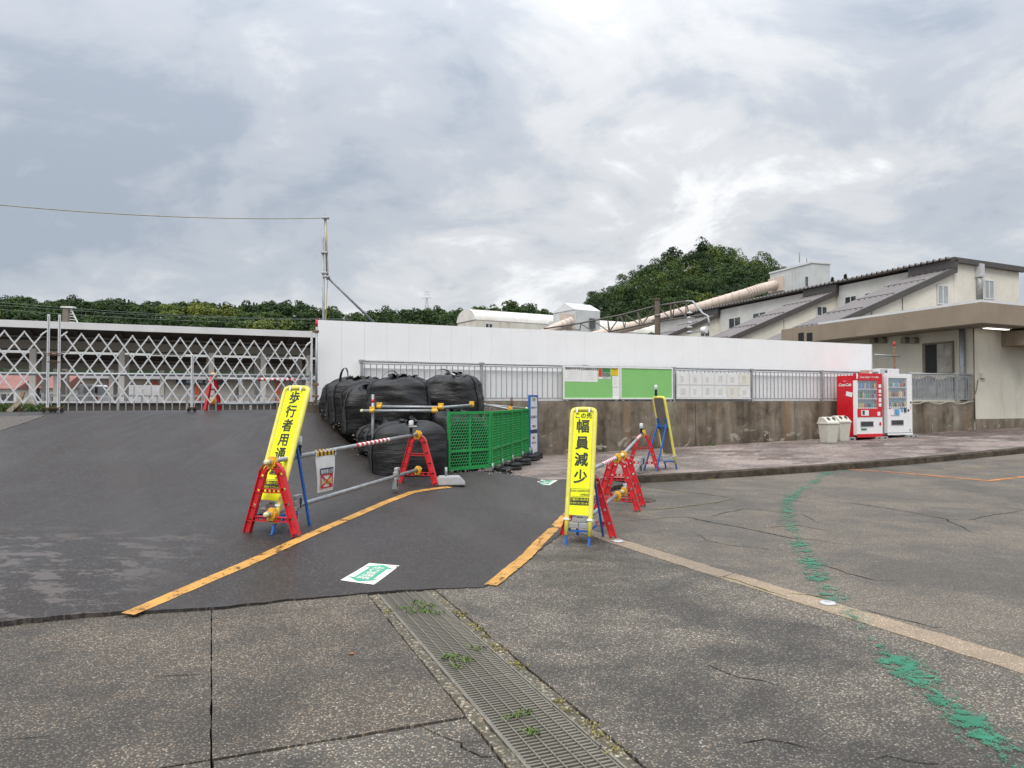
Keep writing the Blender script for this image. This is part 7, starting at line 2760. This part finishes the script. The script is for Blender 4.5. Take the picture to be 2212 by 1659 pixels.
# catenary wires
wires = []
for i, (v0, v1, Y0, Y1, lb) in enumerate(((642, 688, 40, 54, 'upper railway wire crossing before the wooded ridge'), (658, 697, 41, 55, 'lower railway wire crossing before the wooded ridge'), (649, 690, 44, 58, 'thin middle railway wire crossing before the wooded ridge'))):
    a, b = at(-120, v0, Y0), at(760, v1, Y1)
    pts = [a + (b - a) * t + Vector((0, 0, -0.35 * 4 * t * (1 - t))) for t in np.linspace(0, 1, 20)]
    tag(MB().tube(pts, 0.011, 5).build('railway_wire', M['wire']if 'wire' in M else plain('green_wire', (0.14, 0.18, 0.15), 0.6)), lb, 'wire', 'railway wires')
a, b = at(970, 708, 30), at(1760, 737, 48)
pts = [a + (b - a) * t for t in np.linspace(0, 1, 12)]

# power pylon on the far ridge
py_ = at(922, 672, 420)
pn = thing('power_pylon', 'tiny lattice power pylon on the far ridge', 'pylon', py_)
hpy = at(922, 643, 420).z - py_.z + 4
for sx in (-1, 1):
    MB().bar((sx * 1.7, 0, -6), (sx * 0.3, 0, hpy - 4), 0.28, 0.28).build('leg', M['galv'], pn)
for k in range(5):
    z = -2 + k * (hpy - 2) / 5
    MB().bar((-1.4 + 0.25 * k, 0, z), (1.2 - 0.25 * k, 0, z + 2), 0.18, 0.18).build('brace', M['galv'], pn)
for z, w_ in ((hpy - 4.2, 5.0), (hpy - 2.4, 3.8), (hpy - 0.8, 2.6)):
    MB().bar((-w_ / 2, 0, z), (w_ / 2, 0, z), 0.22, 0.22).build('cross_arm', M['galv'], pn)

# ================================================================== WOODED HILLS
def leaf_mat():
    t = NT('foliage')
    a = t.node('ShaderNodeAttribute', attribute_name='shade')
    c = t.ramp(a.outputs['Fac'], [(0.0, (0.011, 0.020, 0.009)), (0.35, (0.026, 0.049, 0.017)), (0.65, (0.055, 0.092, 0.024)), (0.85, (0.105, 0.140, 0.030)), (1.0, (0.165, 0.185, 0.038))])
    return t.fin(c, 0.75, 0, 0.2)


M['leaf'] = leaf_mat()
M['hill_shade'] = plain('painted_forest_shade', (0.016, 0.026, 0.012), 0.95, 0.3, 0.2, spec=0.05)  # dark green colour stands for the shade between the tree crowns


def crowns_mesh(name, spec, leaf, per, parent=None, seed=0, mat=None):
    """spec rows: x, y, z(base), radius, height, shade, kind(0 broad,1 conifer)"""
    g = np.random.default_rng(seed)
    VS, SH = [], []
    for x, y, z, r_, h, sh, kd in spec:
        n = int(per * (r_ * h) / 24.0) + 40
        if kd < 0.5:
            # several lobes, leaves near their skins
            nl = 9
            lc = g.normal(0, 1, (nl, 3)); lc /= np.linalg.norm(lc, axis=1)[:, None]
            lc *= g.uniform(0.25, 0.72, (nl, 1))
            lr = g.uniform(0.30, 0.52, nl)
            li = g.integers(0, nl, n)
            d = g.normal(0, 1, (n, 3)); d /= np.linalg.norm(d, axis=1)[:, None]
            d[:, 2] = np.where(d[:, 2] < -0.35, -d[:, 2], d[:, 2])
            rad = lr[li] * g.uniform(0.80, 1.06, n)
            P = lc[li] + d * rad[:, None]
            P = P * np.array([r_, r_, h * 0.5]) + np.array([x, y, z + h * 0.52])
            s_ = sh + 0.06 * g.normal(size=n) + 0.10 * (li % 3 - 1) * 0.5
            N_ = d + g.normal(0, 0.38, (n, 3))
        else:
            f = g.uniform(0, 1, n) ** 0.7
            th = g.uniform(0, 2 * np.pi, n)
            rr = r_ * 0.55 * (1 - f) * (0.75 + 0.3 * np.abs(np.sin(f * 22))) + 0.05
            P = np.stack([x + rr * np.cos(th), y + rr * np.sin(th), z + h * 1.25 * f], 1)
            N_ = np.stack([np.cos(th), np.sin(th), np.full(n, 0.4)], 1) + g.normal(0, 0.4, (n, 3))
            s_ = sh + 0.05 * g.normal(size=n)
        N_ /= np.linalg.norm(N_, axis=1)[:, None]
        up_ = g.normal(0, 1, (n, 3))
        T_ = np.cross(N_, up_); T_ /= np.linalg.norm(T_, axis=1)[:, None] + 1e-9
        B_ = np.cross(N_, T_)
        sz = leaf * g.uniform(0.55, 1.25, (n, 1))
        q = np.stack([P - T_ * sz, P - B_ * sz * 0.6, P + T_ * sz, P + B_ * sz * 0.6], 1)
        VS.append(q.reshape(-1, 3)); SH.append(np.repeat(np.clip(s_, 0, 1), 4))
    V = np.concatenate(VS); Sv = np.concatenate(SH)
    nf = len(V) // 4
    me = bpy.data.meshes.new(name)
    me.vertices.add(len(V)); me.vertices.foreach_set('co', V.astype(np.float32).ravel())
    me.loops.add(len(V)); me.loops.foreach_set('vertex_index', np.arange(len(V), dtype=np.int32))
    me.polygons.add(nf); me.polygons.foreach_set('loop_start', np.arange(0, len(V), 4, dtype=np.int32))
    try:
        me.polygons.foreach_set('loop_total', np.full(nf, 4, dtype=np.int32))
    except Exception:
        pass
    at_ = me.attributes.new('shade', 'FLOAT', 'POINT'); at_.data.foreach_set('value', Sv.astype(np.float32))
    me.update(calc_edges=True); me.validate()
    me.materials.append(mat or M['leaf'])
    return link(name, me, parent)


def hill(name, uv, Y, back, front, tree_h, bulge=False):
    """terrain under a wooded skyline given as picture points of the tree tops"""
    us = [p[0] for p in uv]
    X = np.array([at(u, v, Y).x for u, v in uv]); Z = np.array([at(u, v, Y).z for u, v in uv]) - tree_h
    def h(x, y):
        zt = float(np.interp(x, X, Z))
        if y < Y:
            f = max(0.0, (y - (Y - front)) / front)
            k = math.sin(f * math.pi / 2) ** 0.8 if bulge else f ** 0.85
        else:
            f = max(0.0, 1 - (y - Y) / back)
            k = f ** 0.7
        return 0.3 + max(0.0, zt - 0.3) * k
    n, m_ = 70, 26
    xs = np.linspace(X[0], X[-1], n); ys = np.linspace(Y - front, Y + back, m_)
    vs = [(x, y, h(x, y) - 0.8) for y in ys for x in xs]
    fs = [(j * n + i, j * n + i + 1, (j + 1) * n + i + 1, (j + 1) * n + i) for j in range(m_ - 1) for i in range(n - 1)]
    me = bpy.data.meshes.new(name); me.from_pydata(vs, [], fs); me.materials.append(M['hill_shade'])
    struct(link(name, me))
    return h, X


r1 = lambda x, y: (x * 0.3125, 553 + y * 0.3125)
sky_l = [(-700, 640), (-420, 632), (-160, 625)] + [r1(*p) for p in ((0, 235), (80, 298), (200, 320), (350, 328), (480, 290), (600, 308), (720, 325), (830, 300), (960, 325), (1040, 303), (1120, 325), (1300, 338), (1470, 348), (1520, 322), (1640, 338), (1750, 318), (1800, 345), (1900, 333), (2000, 343), (2180, 328))] + [(740, 664), (790, 682), (830, 688), (850, 672), (900, 668), (960, 666), (1010, 668), (1060, 662), (1110, 657), (1150, 664), (1180, 676), (1260, 690), (1400, 700), (1600, 700), (1900, 690), (2400, 690)]
YL = 330.0
hl, XL = hill('wooded_ridge', sky_l, YL, 120, 150, 7.0, True)
gg = np.random.default_rng(3)
spec = []
for k in range(2600):
    x = gg.uniform(XL[0], XL[-1]); f = gg.uniform(0, 1) ** 0.8
    y = YL - 128 + 134 * f
    u = 1106 + FPX * x / y
    if u < -520 or u > 2500 or (1240 < u < 2200 and gg.uniform() < 0.85):
        continue
    patch_ = mnoise.noise(Vector((x * 0.022, y * 0.03, 4.0)))
    sh = 0.46 + 0.34 * max(0, patch_ * 1.6) + gg.uniform(-0.14, 0.14)
    if patch_ > 0.30:
        sh += 0.14
    r_ = gg.uniform(2.3, 4.2); hh_ = r_ * gg.uniform(1.5, 2.0)
    spec.append((x, y, hl(x, y) - 1.2, r_, hh_, sh, 0))
for u, v in [r1(*p) for p in ((800, 300), (828, 290), (862, 292), (890, 298), (1490, 330), (1520, 322), (1555, 326), (1625, 335), (1655, 338), (1700, 325), (1722, 315), (1755, 316), (1775, 322))] + [(1118, 659), (853, 676), (842, 684)]:
    p = at(u, v, YL)
    spec.append((p.x, YL, p.z - 13.5, 4.2, 10.5, 0.12, 1))
stuff(crowns_mesh('ridge_forest', spec, 0.42, 400, seed=5), 'dense green woods covering the far ridge behind the station', 'forest')

# the steep knoll behind the plant: its trees can be told apart on the skyline
kn = [r5(*p) for p in ((690, 470), (765, 412), (800, 352), (900, 300), (960, 270), (1060, 200), (1130, 160), (1290, 125), (1300, 97), (1430, 76), (1520, 90), (1640, 118), (1760, 135), (1830, 170), (1920, 200), (1975, 290), (2040, 345), (2140, 370), (2230, 390))]
YK = 185.0
hk, XK = hill('wooded_knoll', kn, YK, 60, 62, 6.0)
spec = []
tries = 0
pts_k = []
while len(spec) < 430 and tries < 9000:
    tries += 1
    x = gg.uniform(XK[0] + 1, XK[-1] - 1); f = gg.uniform(0, 1)
    y = YK - 56 + 60 * f
    if any((x - a) ** 2 + (y - b) ** 2 < 2.1 ** 2 for a, b in pts_k):
        continue
    if 1106 + FPX * x / y > 1700 - 6 * (f > 0.6):
        continue
    pts_k.append((x, y))
    pn_ = mnoise.noise(Vector((x * 0.06, y * 0.06, 8)))
    sh = 0.50 + 0.28 * pn_ + gg.uniform(-0.20, 0.20)
    u = 1106 + FPX * x / y
    if 1480 < u < 1600 and f < 0.9 and gg.uniform() < 0.5:
        sh += 0.20
    r_ = gg.uniform(2.0, 3.5); hh_ = r_ * gg.uniform(1.6, 2.2)
    spec.append((x, y, hk(x, y) - 1.0, r_, hh_, sh, 0))
stuff(crowns_mesh('knoll_forest', spec, 0.21, 950, seed=9), 'dark green woods covering the steep knoll behind the pink tube', 'forest')
tl = [('conifer_tree', (1798, 600), 'small pointed conifer just beside the grey tower', 1, 2.4), ('conifer_tree', (1826, 594), 'pointed conifer farther along the ridged roof from the tower', 1, 2.6),
      ('broadleaf_tree', (1300, 96), 'rounded tree crowning the knoll skyline on its sloping shoulder', 0, 3.0), ('broadleaf_tree', (1432, 76), 'tallest rounded tree at the very top of the knoll', 0, 3.2)]
for nm, uv, lb, kd, rr in tl:
    u, v = uv if kd else r5(*uv)
    Yt = 120.0 if kd else YK - 3
    p = at(u, v, Yt)
    hgt = 6.5 if not kd else 5.5
    zb = p.z - hgt * (1.25 if kd else 1.05)
    if not kd:
        zb = min(zb, hk(p.x, Yt) + 0.2)
    tr = thing(nm, lb, 'tree', (p.x, p.y, 0))
    crowns_mesh('crown', [(0, 0, zb, rr, p.z - zb if not kd else hgt, 0.22 if not kd else 0.12, kd)], 0.28, 700, tr, seed=int(u))
    zg_ = hk(p.x, Yt) if not kd else 0.4
    MB().tube([(0, 0, min(zg_, zb) - 0.5), (0.1, 0, zb + hgt * 0.3), (0, 0, zb + hgt * 0.6)], [0.28, 0.2, 0.08], 7).build('trunk', M['wood'], tr)
# shrubs behind the hoarding
for u, v, Y, rr, lb in ((1352, 706, 110, 3.0, 'light green bush between the tube and the ridged roof'), (1410, 710, 105, 2.6, 'bush at the foot of the knoll beside the timber pole')):
    p = at(u, v, Y)
    tr = thing('bush', lb, 'bush', (p.x, p.y, 0))
    crowns_mesh('crown', [(0, 0, p.z - 5.0, rr, 5.2, 0.55, 0)], 0.25, 700, tr, seed=int(u))
    MB().tube([(0, 0, 0.4), (0.1, 0, p.z - 4.5), (0, 0, p.z - 3)], [0.2, 0.12, 0.05], 6).build('stem', M['wood'], tr)

# ------------------------------------------------------------------ weeds
M['weed'] = plain('weed_green', (0.095, 0.15, 0.03), 0.7, 0.35, 30)
M['weed_dry'] = plain('weed_ochre', (0.20, 0.17, 0.05), 0.8, 0.35, 30)


def weeds(label, spots, n, h, spread, mat, name='weed_tuft', H=road):
    m_ = MB()
    for (x, y) in spots:
        for k in range(n):
            bx_, by_ = x + random.gauss(0, spread), y + random.gauss(0, spread)
            z = H(bx_, by_) if callable(H) else H
            a = random.uniform(0, 6.28); hh_ = h * random.uniform(0.4, 1.2); ln = hh_ * random.uniform(0.3, 1.2)
            w = random.uniform(0.003, 0.007)
            c, s_ = math.cos(a), math.sin(a)
            m_.add([(bx_ - s_ * w, by_ + c * w, z), (bx_ + s_ * w, by_ - c * w, z), (bx_ + c * ln * 0.6 + s_ * w, by_ + s_ * ln * 0.6 - c * w, z + hh_ * 0.75), (bx_ + c * ln, by_ + s_ * ln, z + hh_ * 0.8)], [(0, 1, 2), (0, 2, 3)])
    return stuff(m_.build(name, mat), label, 'weeds')


def g7(x, y):
    p = z7(x, y)
    return (p.x, p.y)


weeds('green weeds growing through the first drain grate', [g7(545, 508), g7(610, 470), g7(640, 495), g7(705, 490), g7(580, 535), g7(690, 525), g7(735, 535), g7(650, 520)], 26, 0.022, 0.028, M['weed'], H=0.0)
weeds('green weeds growing through the second drain grate', [g7(800, 820), g7(840, 805), g7(880, 835), g7(940, 828), g7(980, 760), g7(860, 872)], 24, 0.022, 0.024, M['weed'], H=0.0)
weeds('thin green weeds growing through the third drain grate', [g7(1185, 1185), g7(1260, 1175), g7(1290, 1165), g7(1310, 1285), g7(1340, 1280)], 18, 0.02, 0.022, M['weed'], H=0.0)
weeds('ochre moss and grass along the edging of the drain', [g7(870, 530), g7(895, 550), g7(960, 610), g7(1000, 640), g7(1040, 680), g7(1100, 740), g7(1130, 770), g7(1230, 850), g7(1250, 865), g7(1500, 1090), g7(1545, 1140), g7(1690, 1240), g7(1760, 1300), g7(1850, 1390), g7(430, 525)], 34, 0.013, 0.022, M['weed_dry'])
kp = on(1606, 1013, road)
weeds('green weed clump at the foot of the kerb', [(kp.x, kp.y), (kp.x + 0.08, kp.y - 0.02), (kp.x - 0.06, kp.y)], 90, 0.16, 0.06, M['weed'])
weeds('small green weed at the kerb near the photo edge', [on(2190, 973, road).xy[:]], 60, 0.14, 0.06, M['weed'])
kq = on(1540, 963, walk_xy)
weeds('tiny weed at the foot of the concrete wall', [kq.xy[:]], 30, 0.07, 0.05, M['weed'], H=walk_xy)
g5 = [gate_pt(u, 0.8).xy[:] for u in (2, 8, 14, 70, 76, 82, -6)]
weeds('green weeds by the leaning planks behind the gate', g5, 70, 0.16, 0.12, M['weed'], H=asph)
for uv in ((258, 1533 - 0), (1480, 1286), (1083, 1418)):
    pass
lf = z7(198, 797)
tag(MB().add([(lf.x - 0.02, lf.y - 0.008, 0.006), (lf.x, lf.y - 0.012, 0.012), (lf.x + 0.024, lf.y, 0.006), (lf.x, lf.y + 0.012, 0.014)], [(0, 1, 2, 3)]).build('dead_leaf', plain('dead_leaf', (0.30, 0.11, 0.04), 0.7)), 'single reddish dead leaf lying on the concrete slab', 'leaf')
